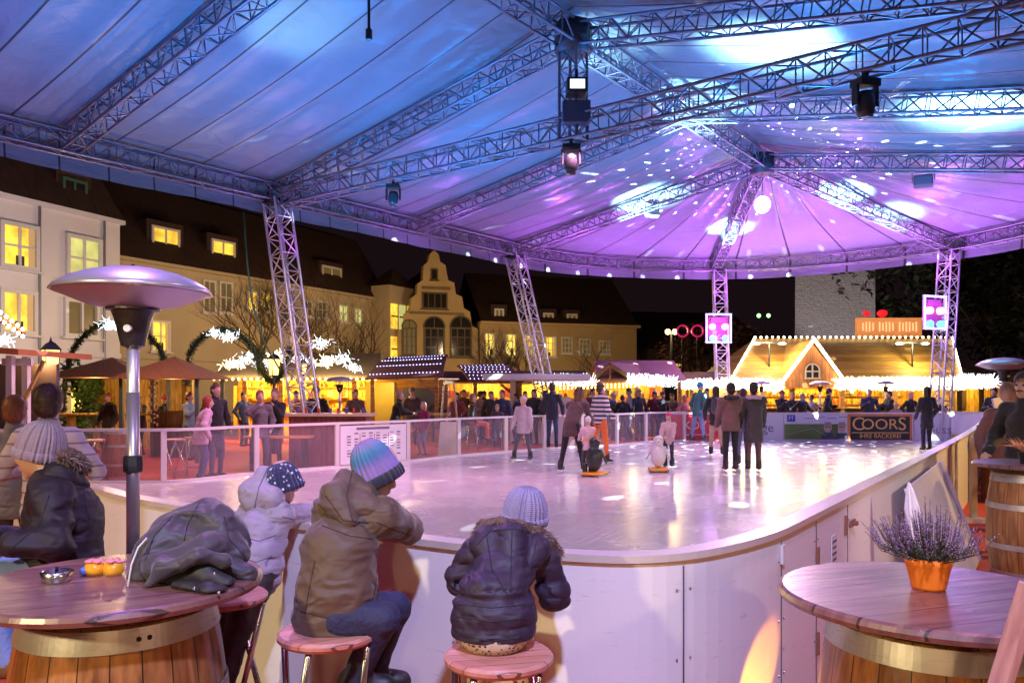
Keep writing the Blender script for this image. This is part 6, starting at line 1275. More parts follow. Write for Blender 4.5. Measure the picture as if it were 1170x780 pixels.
# things on the left table
ash = thing('ashtray', 'round stainless steel ashtray on the left barrel table', 'ashtray', (-1.56, 2.70, 1.051)); MB().lathe([(0, 0), (.044, 0), (.047, .004), (.050, .034), (.046, .036), (.043, .010), (0, .008)], 40).build('bowl', steel, ash, smooth=True)
for k_ in range(3): a = k_ * 2.1; m_ = MB(); m_.box((math.cos(a) * .047, math.sin(a) * .047, .0365), (.018, .010, .006), a).build('notch', darkmetal, ash)
amber = mat('amber_glass', (.75, .33, .02), .12, spec=.8, emit=(1, .45, .02), estr=.12)
for q, t in ((105, 'left candle jar of amber glass with pink petals beside the ashtray'), (127, 'right candle jar of amber glass with pink petals beside the jacket pile')):
    p = P(q, 651, 2.78); j = thing('candle_jar', t, 'candle jar', (p.x, 2.80, 1.051), 0, 'amber candle jars'); MB().lathe([(0, 0), (.026, 0), (.034, .010), (.036, .025), (.030, .038), (.024, .042), (0, .040)], 24).build('glass', amber, j, smooth=True)
    m_ = MB(); rnd = random.Random(q)
    for k_ in range(16): a = rnd.uniform(0, 6.28); m_.ball((math.cos(a) * rnd.uniform(.008, .03), math.sin(a) * rnd.uniform(.008, .03), .044 + rnd.uniform(0, .006)), .011, 6, sq=(1.2, 1.2, .5))
    m_.build('petals', mat('petal_pink', (.75, .25, .3), .5), j, smooth=True)
tag(MB().ball((0, 0, .016), .016, 14).build('glass_marble', mat('marble_blue', (.12, .18, .55), .15), smooth=True, loc=(P(93, 0, 2.76).x, 2.78, 1.051)), 'small blue glass marble left of the amber candle jars', 'marble')

# jackets piled on the table
nyl = mat('nylon_brown', (.052, .042, .052), .52, var=.25, vscale=5, crinkle=12, sheen=.2, spec=.4); nyl2 = mat('nylon_lining', (.018, .016, .02), .6, var=.2)
jk = thing('jacket_pile', 'dark brown and black winter jackets heaped on the left barrel table', 'jackets', P(210, 665, 2.72)); jk.location.z = 1.052; J = jk.location
def JP(px_, py, d): return np.array(P(px_, py, d) - J)
def ridged(G, f, seed, amp): n_ = vnoise(G * np.array(f), seed); return amp * (np.abs(n_) - .35)
def fold(G, seed):
    w = G + .035 * np.stack([vnoise(G * 7, seed + i) for i in range(3)], -1); a = vnoise(w * np.array((5, 11, 13)), seed + 5); b_ = vnoise(w * np.array((10, 22, 26)), seed + 8)
    return .015 * (1 - 2.2 * np.abs(a)).clip(-.4, 1) * -1 + .006 * (np.abs(b_) ** .7 - .4) 
zfl = lambda G: cutp(G, (0, 0, .004), (0, 0, -1))
pile = [limb(JP(182, 626, 2.80), JP(250, 612, 2.86), .075, .090), limb(JP(236, 594, 2.88), JP(196, 606, 2.86), .070, .055), limb(JP(162, 662, 2.72), JP(192, 612, 2.80), .035, .055), limb(JP(246, 600, 2.84), JP(274, 632, 2.80), .06, .045),
        limb(JP(158, 680, 2.60), JP(186, 652, 2.62), .013, .015), limb(JP(186, 652, 2.62), JP(226, 634, 2.62), .015, .016), limb(JP(226, 634, 2.62), JP(256, 640, 2.66), .016, .018), limb(JP(176, 650, 2.68), JP(235, 626, 2.72), .035, .05)]
implicit('brown_jacket', pile, nyl, jk, .007, .035, lambda G: fold(G, 4), cut=zfl)
seams(jk, [o_ for o_ in kids(jk)], [[(228, 574), (214, 600), (206, 640)], [(256, 590), (262, 616), (284, 640)], [(166, 640), (176, 612), (200, 586)]], mat('seam_thread', (.012, .008, .014), .7), .002)
blk = [limb(JP(180, 668, 2.66), JP(236, 650, 2.68), .024, .040), limb(JP(230, 655, 2.66), JP(258, 668, 2.64), .036, .030), limb(JP(200, 668, 2.60), JP(240, 676, 2.55), .018, .026), limb(JP(240, 676, 2.55), JP(250, 678, 2.56), .028, .030)]
implicit('black_jacket', blk, nyl2, jk, .007, .025, lambda G: ridged(G, (14, 10, 22), 14, .010), cut=zfl)
implicit('sleeve', [limb(JP(250, 640, 2.76), JP(284, 655, 2.74), .042, .030)], nyl, jk, .007, .02, lambda G: ridged(G, (30, 14, 14), 24, .010))
MB().tube([JP(146, 670, 2.62), JP(150, 645, 2.66), JP(158, 625, 2.68), JP(168, 614, 2.70)], .003, 6).build('piping', mat('reflective_piping', (.7, .68, .66), .4), jk, smooth=True)
for q in ((245, 655), (250, 677), (222, 672)): m_ = MB(); m_.ball(tuple(JP(q[0], q[1], 2.515)), .006, 8).build('snap_button', steel, jk)

# white panel leaning on the boards, folded slats behind the heather, chair edge, kiosk
lp = thing('leaning_panel', 'white panel leaning on the outside of the rink board behind the heather', 'panel', (4.0, 6.9, 0))
q = [Vector((3.05, 6.10, .95)), Vector((4.30, 7.9, 1.0)), Vector((4.60, 7.75, .03)), Vector((3.35, 5.9, .03))]; nrm = (q[1] - q[0]).cross(q[3] - q[0]).normalized() * .02
mb = MB(); mb.add(q + [v + nrm for v in q], [(0, 1, 2, 3), (4, 5, 6, 7), (0, 1, 5, 4), (1, 2, 6, 5), (2, 3, 7, 6), (3, 0, 4, 7)]); mb.build('sheet', mat('panel_white', (.72, .66, .66), .45), lp, world=True, bevel=.008)
MB().beam(q[1] + Vector((0, 0, .0)), q[2], .03, .05).build('edge_strip', mat('edge_pink', (.6, .42, .42), .5), lp, world=True)
fs = thing('folded_parasol', 'folded white parasol leaning upright behind the heather', 'parasol', (2.66, 5.30, 0)); top_ = P(1036, 550, 5.35)
mb = MB(); mb.lathe([(0, 0), (.006, 0), (.022, -.06), (.042, -.18), (.06, -.7), (.05, -.9), (0, -.9)], 48, wob=lambda a, z: 1 + .22 * math.cos(8 * a)); mb.xf(Matrix.Translation(Vector((2.66 + .02, 5.32, top_.z)) - fs.location) @ Matrix.Rotation(-.12, 4, 'Y')); mb.build('cloth', mat('parasol_white', (.72, .70, .74), .6, bump=.3, bscale=20), fs)
MB().tube([(0, 0, 0), (.02, .02, top_.z - .5)], .018, 8).build('pole', alu_shaded, fs)
ch = thing('wooden_chair', 'edge of a pinkish wooden folding chair in the lower right corner', 'chair', (1.36, 1.75, 0)); cw = wood('chair_wood', (.35, .16, .14), (.55, .30, .24), .35, (8, 8, 1))
MB().beam(P(1178, 668, 1.86), P(1128, 830, 1.90), .025, .06, up=(0, 1, 0)).build('back_post', cw, ch, world=True, bevel=.004)
MB().beam(P(1400, 668, 1.86), P(1370, 830, 1.90), .025, .06, up=(0, 1, 0)).build('back_post', cw, ch, world=True, bevel=.004)
for k_ in range(3): MB().beam(P(1180, 690 + k_ * 40, 1.875), P(1400, 690 + k_ * 40, 1.875), .012, .05, up=(0, 1, 0)).build('slat', cw, ch, world=True)
MB().box((1.50, 1.62, .45), (.46, .42, .03)).build('seat', cw, ch, world=True)
for sx in (1.29, 1.70):
    for sy in (1.44, 1.80): MB().box((sx, sy, .22), (.03, .03, .44)).build('leg', cw, ch, world=True)
for s_, (xx, zz_) in enumerate(((P(1128, 0, 1.9).x, .89), (P(1370, 0, 1.9).x, .89))): MB().beam((xx, 1.90, .90), (xx - .04, 1.84, .46), .025, .06, up=(0, 1, 0)).build('post_foot', cw, ch, world=True)
kk = thing('bar_kiosk', 'dark wooden counter with lilac leaflet stand at the far right end of the boards', 'counter', (P(1150, 0, 12).x, 12, 0)); cwd = wood('counter_wood', (.13, .05, .03), (.30, .12, .06), .5, (6, 6, 1), 1, .1, 'X')
MB().box((.12, 0, .56), (.72, .5, 1.12)).build('body', cwd, kk); MB().box((.12, -.02, 1.15), (.82, .6, .05)).build('top', cwd, kk); MB().box((-.12, -.05, 1.40), (.16, .05, .42), M=Matrix.Rotation(-.25, 3, 'Y')).build('leaflet_stand', mat('acrylic_lilac', (.62, .55, .68), .3), kk)
tag(MB().box((P(1112, 0, 10.3).x, 10.3, .55), (.07, .07, 1.1)).box((P(1108, 0, 10.3).x, 10.25, .03), (.35, .2, .05)).build('post', mat('cream_post', (.62, .52, .42), .5)), 'cream post with foot plate beside the right rink board', 'post')
# left side counters and bench
bc = thing('bar_counter', 'reddish wooden bar counter with cream top in front of the first slanted leg', 'counter', (P(378, 0, 17.8).x, 17.8, 0)); MB().box((0, 0, .58), (1.7, .7, 1.14)).build('body', wood('bar_wood', (.16, .04, .03), (.34, .10, .07), .5, (5, 5, 1), 1, .12, 'X'), bc); MB().box((.0, -.02, 1.18), (1.95, .8, .06)).build('top', mat('bar_top', (.6, .48, .34), .4), bc)
mb = MB(); rnd = random.Random(2)
for k_ in range(9): x_ = -.8 + k_ * .19; m_ = MB(); m_.lathe([(0, 0), (.03, 0), (.035, .10), (.033, .11), (0, .11)], 10, (x_, rnd.uniform(-.2, .2), 1.211)); tag(m_.build('mug', mat('mug_red' if k_ % 2 else 'mug_blue', (.5, .05, .04) if k_ % 2 else (.08, .1, .35), .3), loc=bc.location), 'small %s mug standing on the reddish bar counter' % ('red' if k_ % 2 else 'blue'), 'mug', ('red' if k_ % 2 else 'blue') + ' mugs on the bar counter')
bn = thing('bench_table', 'orange bench table behind the left fence near the drinking men', 'bench table', (P(322, 0, 17.2).x, 17.0, 0)); MB().box((0, 0, .72), (1.4, .5, .04)).build('top', mat('bench_orange', (.62, .30, .08), .5), bn)
for sx in (-.55, .55): m_ = MB(); m_.box((sx, 0, .35), (.05, .4, .7)).build('leg', darkmetal, bn)
bl = thing('bistro_table', 'high wooden table with a yellow lit top where the man in dark leans', 'table', (P(480, 0, 21).x, 21.4, 0)); MB().box((0, 0, 1.08), (1.5, .6, .05)).build('top', timber_y, bl)
for sx in (-.65, .65): m_ = MB(); m_.box((sx, 0, .53), (.07, .4, 1.05)).build('leg', timber, bl)

# ================================================================= NEAR PEOPLE (bodies are implicit surfaces in world space)
olive = mat('parka_olive', (.10, .058, .034), .62, var=.16, vscale=6, crinkle=11, sheen=.15); lav = mat('puffer_lavender', (.30, .25, .33), .6, var=.08, vscale=6, crinkle=14, sheen=.2)
plum = mat('puffer_plum', (.034, .022, .042), .55, var=.15, vscale=6, crinkle=14, spec=.35); coatd = mat('coat_aubergine', (.020, .013, .020), .6, var=.2, vscale=5, crinkle=10, spec=.3)
denim = mat('denim', (.022, .024, .065), .75, var=.25, vscale=14, bump=.4, bscale=40); denim_l = mat('denim_pale', (.16, .22, .48), .75, var=.2, vscale=14, bump=.3, bscale=40); boot = mat('boot_black', (.02, .018, .02), .45, var=.3, vscale=20)
furm = mat('faux_fur', (.16, .09, .07), .95, var=.5, vscale=40, bump=1, bscale=80)
def knit(name, cols, n=26, freq=1.0, rough=.95, dotp=False):
    """ribbed knit with colour bands along local z"""
    m = bpy.data.materials.new(name); m.use_nodes = True; N, L, b = nodes(m); tc = N.new('ShaderNodeTexCoord'); sp = N.new('ShaderNodeSeparateXYZ'); L.new(tc.outputs['Object'], sp.inputs[0])
    mr = N.new('ShaderNodeMapRange'); mr.inputs['From Min'].default_value = -.14; mr.inputs['From Max'].default_value = .14; L.new(sp.outputs['Z'], mr.inputs[0])
    cr = N.new('ShaderNodeValToRGB'); cr.color_ramp.interpolation = 'B_SPLINE' if len(cols) > 3 else 'LINEAR'
    while len(cr.color_ramp.elements) < len(cols): cr.color_ramp.elements.new(.5)
    for e_, (p, c) in zip(cr.color_ramp.elements, cols): e_.position = p; e_.color = (*c, 1)
    L.new(mr.outputs[0], cr.inputs[0]); out = cr.outputs[0]
    an = math_(N, L, 'ARCTAN2', sp.outputs['Y'], sp.outputs['X']); wv = math_(N, L, 'SINE', math_(N, L, 'MULTIPLY', an, n)); wz = math_(N, L, 'SINE', math_(N, L, 'MULTIPLY', sp.outputs['Z'], 900 if not dotp else 300))
    h_ = math_(N, L, 'ADD', wv, math_(N, L, 'MULTIPLY', wz, .35))
    if dotp:
        ck = N.new('ShaderNodeTexVoronoi'); ck.inputs['Scale'].default_value = 42; L.new(tc.outputs['Object'], ck.inputs['Vector']); mx = N.new('ShaderNodeMix'); mx.data_type = 'RGBA'; L.new(math_(N, L, 'LESS_THAN', ck.outputs['Distance'], .30), mx.inputs['Factor']); L.new(out, mx.inputs['A']); mx.inputs['B'].default_value = (.62, .62, .72, 1); out = mx.outputs['Result']
    L.new(out, b.inputs['Base Color']); b.inputs['Roughness'].default_value = rough; b.inputs['Sheen Weight'].default_value = .2
    bp = N.new('ShaderNodeBump'); bp.inputs['Strength'].default_value = .9; bp.inputs['Distance'].default_value = .004; L.new(h_, bp.inputs['Height']); L.new(bp.outputs[0], b.inputs['Normal']); return m
def beanie(root, c, axis, r, tall, m, name='hat', rim=.02, ribs=26, rimm=None):
    """a knitted hat as its own object: local z is the axis through the crown; ribs modelled"""
    ax = Vector(axis).normalized(); mb = MB(); pr = []
    K = 18
    for k in range(K + 1):
        t = k / K; a = t * PI / 2; pr.append((r * math.cos(a) ** .75 if k < K else 0, -tall * .35 + tall * math.sin(a)))
    pr = [(r * .97, -tall * .62), (r * 1.0, -tall * .5)] + pr
    mb.lathe(pr, ribs * 6, wob=lambda a, z: 1 + .022 * math.cos(ribs * a) * (1 if z < tall * .5 else max(0, 1 - (z - tall * .5) / (tall * .3))) + .015 * math.sin(3 * a + z * 20), cap=False)
    o = mb.build(name, m, root, smooth=True); o.location = Vector(c) - root.location; o.rotation_euler = ax.to_track_quat('Z', 'Y').to_euler()
    mr_ = MB(); mr_.lathe([(r * .95, -tall * .68), (r * 1.05, -tall * .66), (r * 1.08, -tall * .5), (r * 1.05, -tall * .36), (r * .98, -tall * .35)], ribs * 6, wob=lambda a, z: 1 + .02 * math.cos(ribs * a), cap=False)
    q_ = mr_.build('brim', rimm or m, root, smooth=True); q_.location = o.location; q_.rotation_euler = o.rotation_euler; return o
def wr(prims, root):   # world prims to the root's space
    o = np.array(root.location); out = []
    for p in prims:
        p = list(p); p[1] = p[1] - o
        if p[0] == 'c': p[2] = p[2] - o
        out.append(tuple(p))
    return out
def A(px_, py, d): return np.array(P(px_, py, d))
def head_at(c, face, up, s=1):
    """skull, jaw, nose, ears with given face direction"""
    f = np.array(face, float); f /= np.linalg.norm(f); u = np.array(up, float); u = u - f * (u @ f); u /= np.linalg.norm(u); r = np.cross(f, u); R = np.stack([r, f, u], 1)
    hp = lambda x, y, z: np.array(c) + R @ (np.array((x, y, z)) * s)
    return [ell(hp(0, -.012, .035), np.array((.077, .094, .095)) * s, 0, R), ell(hp(0, .022, -.035), np.array((.056, .068, .076)) * s, 0, R), limb(hp(0, .088, .012), hp(0, .110, -.020), .010 * s, .016 * s, 0),
            ell(hp(.03, .07, -.02), np.array((.025, .02, .025)) * s, 0, R), ell(hp(-.03, .07, -.02), np.array((.025, .02, .025)) * s, 0, R), limb(hp(-.018, .086, -.058), hp(.018, .086, -.058), .009 * s, .009 * s, 0), ell(hp(0, .07, -.095), np.array((.024, .022, .02)) * s, 0, R),
            ell(hp(.078, -.005, -.005), np.array((.011, .02, .03)) * s, 0, R), ell(hp(-.078, -.005, -.005), np.array((.011, .02, .03)) * s, 0, R)], hp
def hand(w, fd, side, s=1, curl=.5, m=0, nrm=(0, 0, 1)):
    """palm, four unequal bent fingers, thumb leaving the side; nrm = back of the hand"""
    w = np.array(w, float); f = np.array(fd, float); f /= np.linalg.norm(f); n_ = np.array(nrm, float); n_ = n_ - f * (n_ @ f); n_ /= np.linalg.norm(n_); sd = np.cross(f, n_) * side; o = []
    o.append(limb(w, w + f * .055 * s, .024 * s, .034 * s, m, (tuple(n_), .55)))
    for q_, ln in ((-1.5, .058), (-.5, .070), (.5, .074), (1.5, .064)):
        a = w + f * .062 * s + sd * q_ * .0165 * s; b_ = a + (f - n_ * curl * .5) * ln * .5 * s; c_ = b_ + (f * .7 - n_ * curl) * ln * .42 * s; o += [limb(a, b_, .0092 * s, .0085 * s, m), limb(b_, c_, .0085 * s, .0072 * s, m)]
    a = w + f * .015 * s + sd * .026 * s; b_ = a + (f * .6 + sd * .7) * .035 * s; c_ = b_ + (f + sd * .1) * .028 * s; o += [limb(a, b_, .012 * s, .010 * s, m), limb(b_, c_, .010 * s, .008 * s, m)]
    return o
def quilt(root, freq, amp, tilt=(0, 0, 1), seed=1, wr_amp=.006, phase=0):
    t = np.array(tilt, float)
    def f(G):
        z = G @ t + .008 * vnoise(G * 9, seed); return -amp * .62 * (np.abs(np.sin(PI * (z + phase) * freq)) ** .30) + amp * .42 + wr_amp * vnoise(G * np.array((16, 16, 26)), seed + 1) + .5 * wr_amp * (np.abs(vnoise(G * np.array((30, 30, 14)), seed + 3)) - .3)
    return f
def wrinkle(seed, amp=.009): return lambda G: amp * (np.abs(vnoise(G * np.array((8, 8, 15)), seed)) - .3) * 1.3 + amp * .5 * (np.abs(vnoise(G * np.array((20, 20, 30)), seed + 2)) - .3)

# --- child in the dark puffer, seen from behind
r = thing('person', 'child in a dark plum puffer coat and lilac knitted hat seated on the right stool', 'person', (P(570, 0, 2.66).x, 2.66, 0)); c = A(601, 592, 2.98)
hd, hp = head_at(c, (-.1, .9, -.25), (0, .1, 1), .82)
hip = A(564, 722, 2.68); che = A(573, 668, 2.76); nk = A(588, 622, 2.90); sl = A(546, 634, 2.86); sr = A(620, 644, 2.90); el_l = A(527, 662, 2.86); el_r = A(633, 680, 2.90); hl = A(548, 634, 3.14); hr_ = A(616, 634, 3.16)
b_ = hd + [limb(hip, che, .085, .085, 1), limb(che, nk, .085, .04, 1), limb(nk, c, .035, .04, 0), limb(sl, sr, .04, .04, 1), limb(sl, el_l, .03, .028, 1), limb(el_l, hl, .028, .02, 0), limb(sr, el_r, .03, .028, 1), limb(el_r, hr_, .028, .02, 0)] + hand(hl, (.9, .3, -.1), 1, .72) + hand(hr_, (-.9, .3, -.1), -1, .72)
for sx in (-1, 1): kn = np.array((r.location.x + sx * .08 , 2.95, .80)); an_ = kn + np.array((sx * .01, -.03, -.33)); b_ += [limb(hip + np.array((sx * .05, 0, -.0)), kn, .062, .048, 2), limb(kn, an_, .045, .034, 2), limb(an_, an_ + np.array((0, .12, -.03)), .036, .03, 3)]
spots = mat('spotted_cloth', (.55, .42, .30), .8); N, L, b = nodes(spots); vo = N.new('ShaderNodeTexVoronoi'); vo.inputs['Scale'].default_value = 75; L.new(mapping(N, L), vo.inputs['Vector']); cr = N.new('ShaderNodeValToRGB'); cr.color_ramp.interpolation = 'CONSTANT'; cr.color_ramp.elements[0].color = (.05, .03, .03, 1); cr.color_ramp.elements[1].position = .34; cr.color_ramp.elements[1].color = (.60, .46, .34, 1); L.new(vo.outputs['Distance'], cr.inputs[0]); L.new(cr.outputs[0], b.inputs['Base Color'])
implicit('body', wr(b_, r), [skin, plum, spots, boot], r, .009, .015)
ct = [limb(hip + np.array((0, 0, .05)), hip + np.array((0, 0, .0)), .138, .142, 0, ((0, 1, 0), .85)), limb(hip + np.array((0, 0, .06)), che, .130, .115, 0, ((0, 1, 0), .85)), limb(che, nk - np.array((0, 0, .03)), .115, .075, 0, ((0, 1, 0), .9)), limb(sl, sr, .062, .062),
      limb(sl, el_l, .062, .056), limb(el_l, hl - np.array((.0, .05, 0)), .054, .040), limb(sr, el_r, .062, .056), limb(el_r, hr_ - np.array((0, .05, 0)), .054, .040)]
qf = quilt(r, 1 / .062, .022, (0, .12, 1), 3, .007, phase=.02)
for q_ in ct[:2]: q_[1][2] += .022; q_[2][2] += .022
co = implicit('coat', wr(ct, r), plum, r, .0075, .026, lambda G: qf(G) + .020 * np.exp(-((G[..., 2] - 1.012) / .018) ** 2) * (np.abs(G[..., 0]) < .16), cut=lambda G: .872 - G[..., 2])
implicit('skirt', wr([limb(hip + np.array((0, .0, -.0)), hip + np.array((0, .06, -.035)),  .122, .122, 0, ((0, 0, 1), .6))], r), spots, r, .01, .02, wrinkle(8, .006))
hood = [limb(A(556, 617, 2.83), A(610, 623, 2.85), .058, .058), limb(A(553, 622, 2.80), A(580, 668, 2.70), .050, .026), limb(A(613, 628, 2.82), A(586, 668, 2.70), .050, .026), limb(A(584, 614, 2.80), A(583, 658, 2.71), .060, .042)]
ho = implicit('hood', wr(hood, r), plum, r, .007, .022, wrinkle(18, .006))
sm_ = mat('seam_thread', (.012, .008, .014), .7)
seams(r, [co, ho], [[(585, 606), (584, 640), (583, 682)], [(556, 612), (562, 650), (582, 684)], [(613, 618), (606, 652), (584, 684)], [(545, 622), (560, 606), (590, 604), (616, 612), (626, 630)], [(516, 703), (560, 710), (606, 706)], [(516, 716), (560, 724), (604, 720)], [(518, 724), (560, 732), (602, 728)], [(520, 690), (562, 694), (606, 690)]], sm_)
fur_pts = [A(546, 612, 2.90), A(553, 600, 2.88), A(572, 597, 2.85), A(594, 601, 2.84), A(614, 607, 2.86), A(628, 618, 2.90), A(636, 632, 2.96)]
implicit('fur_trim', wr([limb(fur_pts[i], fur_pts[i + 1], .021, .021) for i in range(6)], r), furm, r, .006, .015, lambda G: .008 * vnoise(G * 60, 4)); fur(r, [p - np.array(r.location) for p in fur_pts], .021, 5200, .026, furm, 3)
for q1_, q2_ in (((584, 612, 2.80), (583, 664, 2.695)), ((560, 622, 2.765), (583, 664, 2.695)), ((606, 628, 2.785), (583, 664, 2.695))): pass
beanie(r, c + np.array((0, -.01, .055)), (.10, -.12, 1), .084, .105, knit('knit_lilac', [(0, (.30, .24, .44)), (.5, (.34, .28, .48)), (1, (.28, .25, .46))]), ribs=34)

# --- child in the olive parka
r = thing('person', 'child in an olive brown parka and striped knitted hat seated on the middle stool', 'person', (P(385, 0, 2.9).x, 2.9, 0)); c = A(431, 540, 3.10)
hd, hp = head_at(c, (.62, .62, -.42), (.25, .1, 1), .86)
hip = A(386, 694, 2.90); che = A(388, 630, 2.93); nk = A(412, 572, 3.03); sl = A(376, 588, 3.02); sr = A(436, 590, 2.98); el_r = A(468, 604, 3.22); hr_ = A(450, 590, 3.42); el_l = A(400, 612, 3.36); hl = A(438, 592, 3.44)
b_ = hd + [limb(hip, che, .09, .09, 1), limb(che, nk, .09, .04, 1), limb(nk, c, .04, .04, 0), limb(sl, sr, .045, .045, 1), limb(sr, el_r, .035, .03, 1), limb(el_r, hr_, .03, .02, 0), limb(sl, el_l, .035, .03, 1), limb(el_l, hl, .03, .02, 0)] + hand(hr_, (-.3, .9, .0), -1, .78) + hand(hl, (.9, .3, .1), 1, .78)
k1 = A(452, 694, 3.02); a1 = A(428, 764, 3.06); k2 = A(438, 706, 2.86); a2 = A(408, 768, 2.92)
b_ += [limb(hip + np.array((.02, .05, -.02)), k1, .080, .058, 2), limb(k1, a1, .056, .046, 2), limb(hip + np.array((.02, -.05, -.02)), k2, .080, .060, 2), limb(k2, a2, .058, .048, 2)]
for a_ in (a1, a2): b_ += [limb(a_ + np.array((-.03, 0, -.035)), a_ + np.array((.10, .03, -.055)), .048, .038, 3)]
implicit('body', wr(b_, r), [skin, olive, denim, boot], r, .008, .018, lambda G: .006 * (np.abs(vnoise(G * np.array((14, 14, 22)), 31)) - .3))
ct = [limb(hip + np.array((-.01, 0, .06)), hip + np.array((-.015, 0, -.01)), .146, .150, 0, ((0, 1, 0), .85)), limb(hip + np.array((0, 0, .06)), che, .143, .138, 0, ((0, 1, 0), .85)), limb(che, nk - np.array((.02, 0, .05)), .136, .088, 0, ((0, 1, 0), .9)), limb(sl, sr, .068, .068),
      limb(sr, el_r, .068, .056), limb(el_r, hr_ - np.array((0, .03, 0)), .054, .044), limb(sl, el_l, .066, .056), limb(el_l, hl - np.array((.04, 0, 0)), .054, .044)]
co = implicit('parka', wr(ct, r), olive, r, .0065, .030, lambda G: .016 * (np.abs(vnoise(G * np.array((7, 7, 13)) + 3, 41)) - .32) + .009 * (np.abs(vnoise(G * np.array((16, 16, 34)), 43)) - .3))
hood = [limb(A(382, 570, 2.97), A(424, 580, 2.95), .056, .044), limb(A(394, 551, 3.02), A(420, 562, 3.02), .050, .046), limb(A(382, 566, 2.95), A(398, 596, 2.89), .052, .034), limb(A(392, 556, 3.0), A(386, 580, 2.93), .052, .050)]
ho = implicit('hood', wr(hood, r), olive, r, .0065, .026, lambda G: .012 * (np.abs(vnoise(G * np.array((9, 9, 16)) + 1, 48)) - .3) + .006 * (np.abs(vnoise(G * np.array((22, 22, 30)), 50)) - .3))
so_ = mat('seam_olive', (.035, .022, .018), .8)
seams(r, [co, ho], [[(402, 540), (396, 566), (404, 600)], [(372, 566), (392, 594), (426, 598)], [(430, 596), (452, 606), (474, 612)], [(436, 622), (430, 660), (424, 700)], [(344, 698), (384, 708), (424, 700)], [(368, 600), (400, 612), (430, 616)], [(360, 640), (352, 680), (348, 704)]], so_, .0024)
for bx in ((352, 690), (356, 700)): pass
kn_ = knit('knit_striped', [(0, (.02, .02, .05)), (.20, (.02, .02, .06)), (.26, (.26, .24, .62)), (.44, (.42, .22, .55)), (.56, (.05, .16, .42)), (.68, (.04, .30, .42)), (.80, (.38, .18, .50)), (1, (.45, .24, .56))])
beanie(r, c + np.array((-.015, -.02, .045)), (-.50, -.12, 1), .090, .140, kn_, ribs=20, rimm=knit('knit_navy', [(0, (.02, .02, .045)), (.5, (.03, .03, .06)), (1, (.03, .03, .06))]))

# --- child in the lavender puffer, leaning over the boards
r = thing('person', 'child in a lavender puffer coat and patterned hat leaning over the boards on the left', 'person', (P(250, 0, 3.5).x, 3.5, 0)); c = A(322, 552, 3.86)
hd, hp = head_at(c, (.5, .8, -.2), (.1, .1, 1), .84)
hip = A(290, 652, 3.66); che = A(298, 610, 3.74); nk = A(306, 578, 3.82); sl = A(286, 588, 3.84); sr = A(318, 590, 3.76); el_r = A(344, 588, 3.98); hr_ = A(362, 583, 4.16); el_l = A(300, 586, 4.05); hl = A(330, 580, 4.22)
b_ = hd + [limb(hip, che, .085, .085, 1), limb(che, nk, .085, .04, 1), limb(nk, c, .04, .04, 0), limb(sl, sr, .04, .04, 1), limb(sr, el_r, .03, .03, 1), limb(el_r, hr_, .03, .02, 0), limb(sl, el_l, .03, .03, 1), limb(el_l, hl, .03, .02, 0)] + hand(hr_, (.8, .5, -.1), -1, .75) + hand(hl, (.8, .4, 0), 1, .75)
k1 = A(276, 708, 3.56); a1 = A(250, 790, 3.46); k2 = A(262, 712, 3.62); a2 = A(236, 800, 3.58)
b_ += [limb(hip + np.array((.04, -.02, 0)), k1, .085, .064, 2), limb(k1, a1, .062, .055, 2), limb(hip + np.array((-.04, .02, 0)), k2, .085, .064, 2), limb(k2, a2, .062, .055, 2), limb(a1, a1 + np.array((-.02, 0, -.36)), .058, .055, 3), limb(a2, a2 + np.array((-.02, 0, -.34)), .058, .055, 3)]
for a_ in (a1, a2): f_ = a_ + np.array((-.02, 0, -.38)); f_[2] = .06; b_ += [limb(a_ + np.array((-.02, 0, -.30)), f_, .055, .05, 3), limb(f_, f_ + np.array((.10, .08, -.01)), .048, .042, 3)]
implicit('body', wr(b_, r), [skin, lav, mat('snow_trousers', (.035, .028, .03), .5, var=.2, vscale=8, bump=.3), boot], r, .009, .018, wrinkle(61, .008))
ct = [limb(hip + np.array((0, 0, .05)), hip + np.array((0, 0, .0)), .122, .126, 0, ((0, 1, 0), .85)), limb(hip, che, .124, .118, 0, ((0, 1, 0), .85)), limb(che, nk - np.array((0, 0, .03)), .116, .075, 0, ((0, 1, 0), .9)), limb(sl, sr, .068, .068),
      limb(sr, el_r, .064, .054), limb(el_r, hr_ - np.array((.03, .02, 0)), .052, .042), limb(sl, el_l, .060, .054), limb(el_l, hl - np.array((.03, .02, 0)), .050, .042)]
co = implicit('coat', wr(ct, r), lav, r, .008, .024, quilt(r, 1 / .075, .024, (.2, 0, 1), 13, .007))
hood = [limb(A(288, 562, 3.82), A(312, 570, 3.76), .066, .058), limb(A(303, 542, 3.84), A(292, 576, 3.80), .046, .062)]
ho = implicit('hood', wr(hood, r), lav, r, .007, .035, wrinkle(68, .010)); seams(r, [co, ho], [[(306, 534), (296, 556), (290, 584)], [(276, 584), (300, 592), (322, 586)], [(272, 612), (296, 618), (318, 610)], [(270, 634), (292, 642), (314, 634)], [(322, 590), (340, 594), (356, 590)]], mat('seam_lilac', (.14, .11, .17), .8), .003)
beanie(r, c + np.array((0, -.005, .035)), (-.25, -.05, 1), .092, .11, knit('knit_pattern', [(0, (.02, .02, .07)), (.5, (.03, .03, .11)), (1, (.03, .03, .11))], dotp=True), ribs=24)

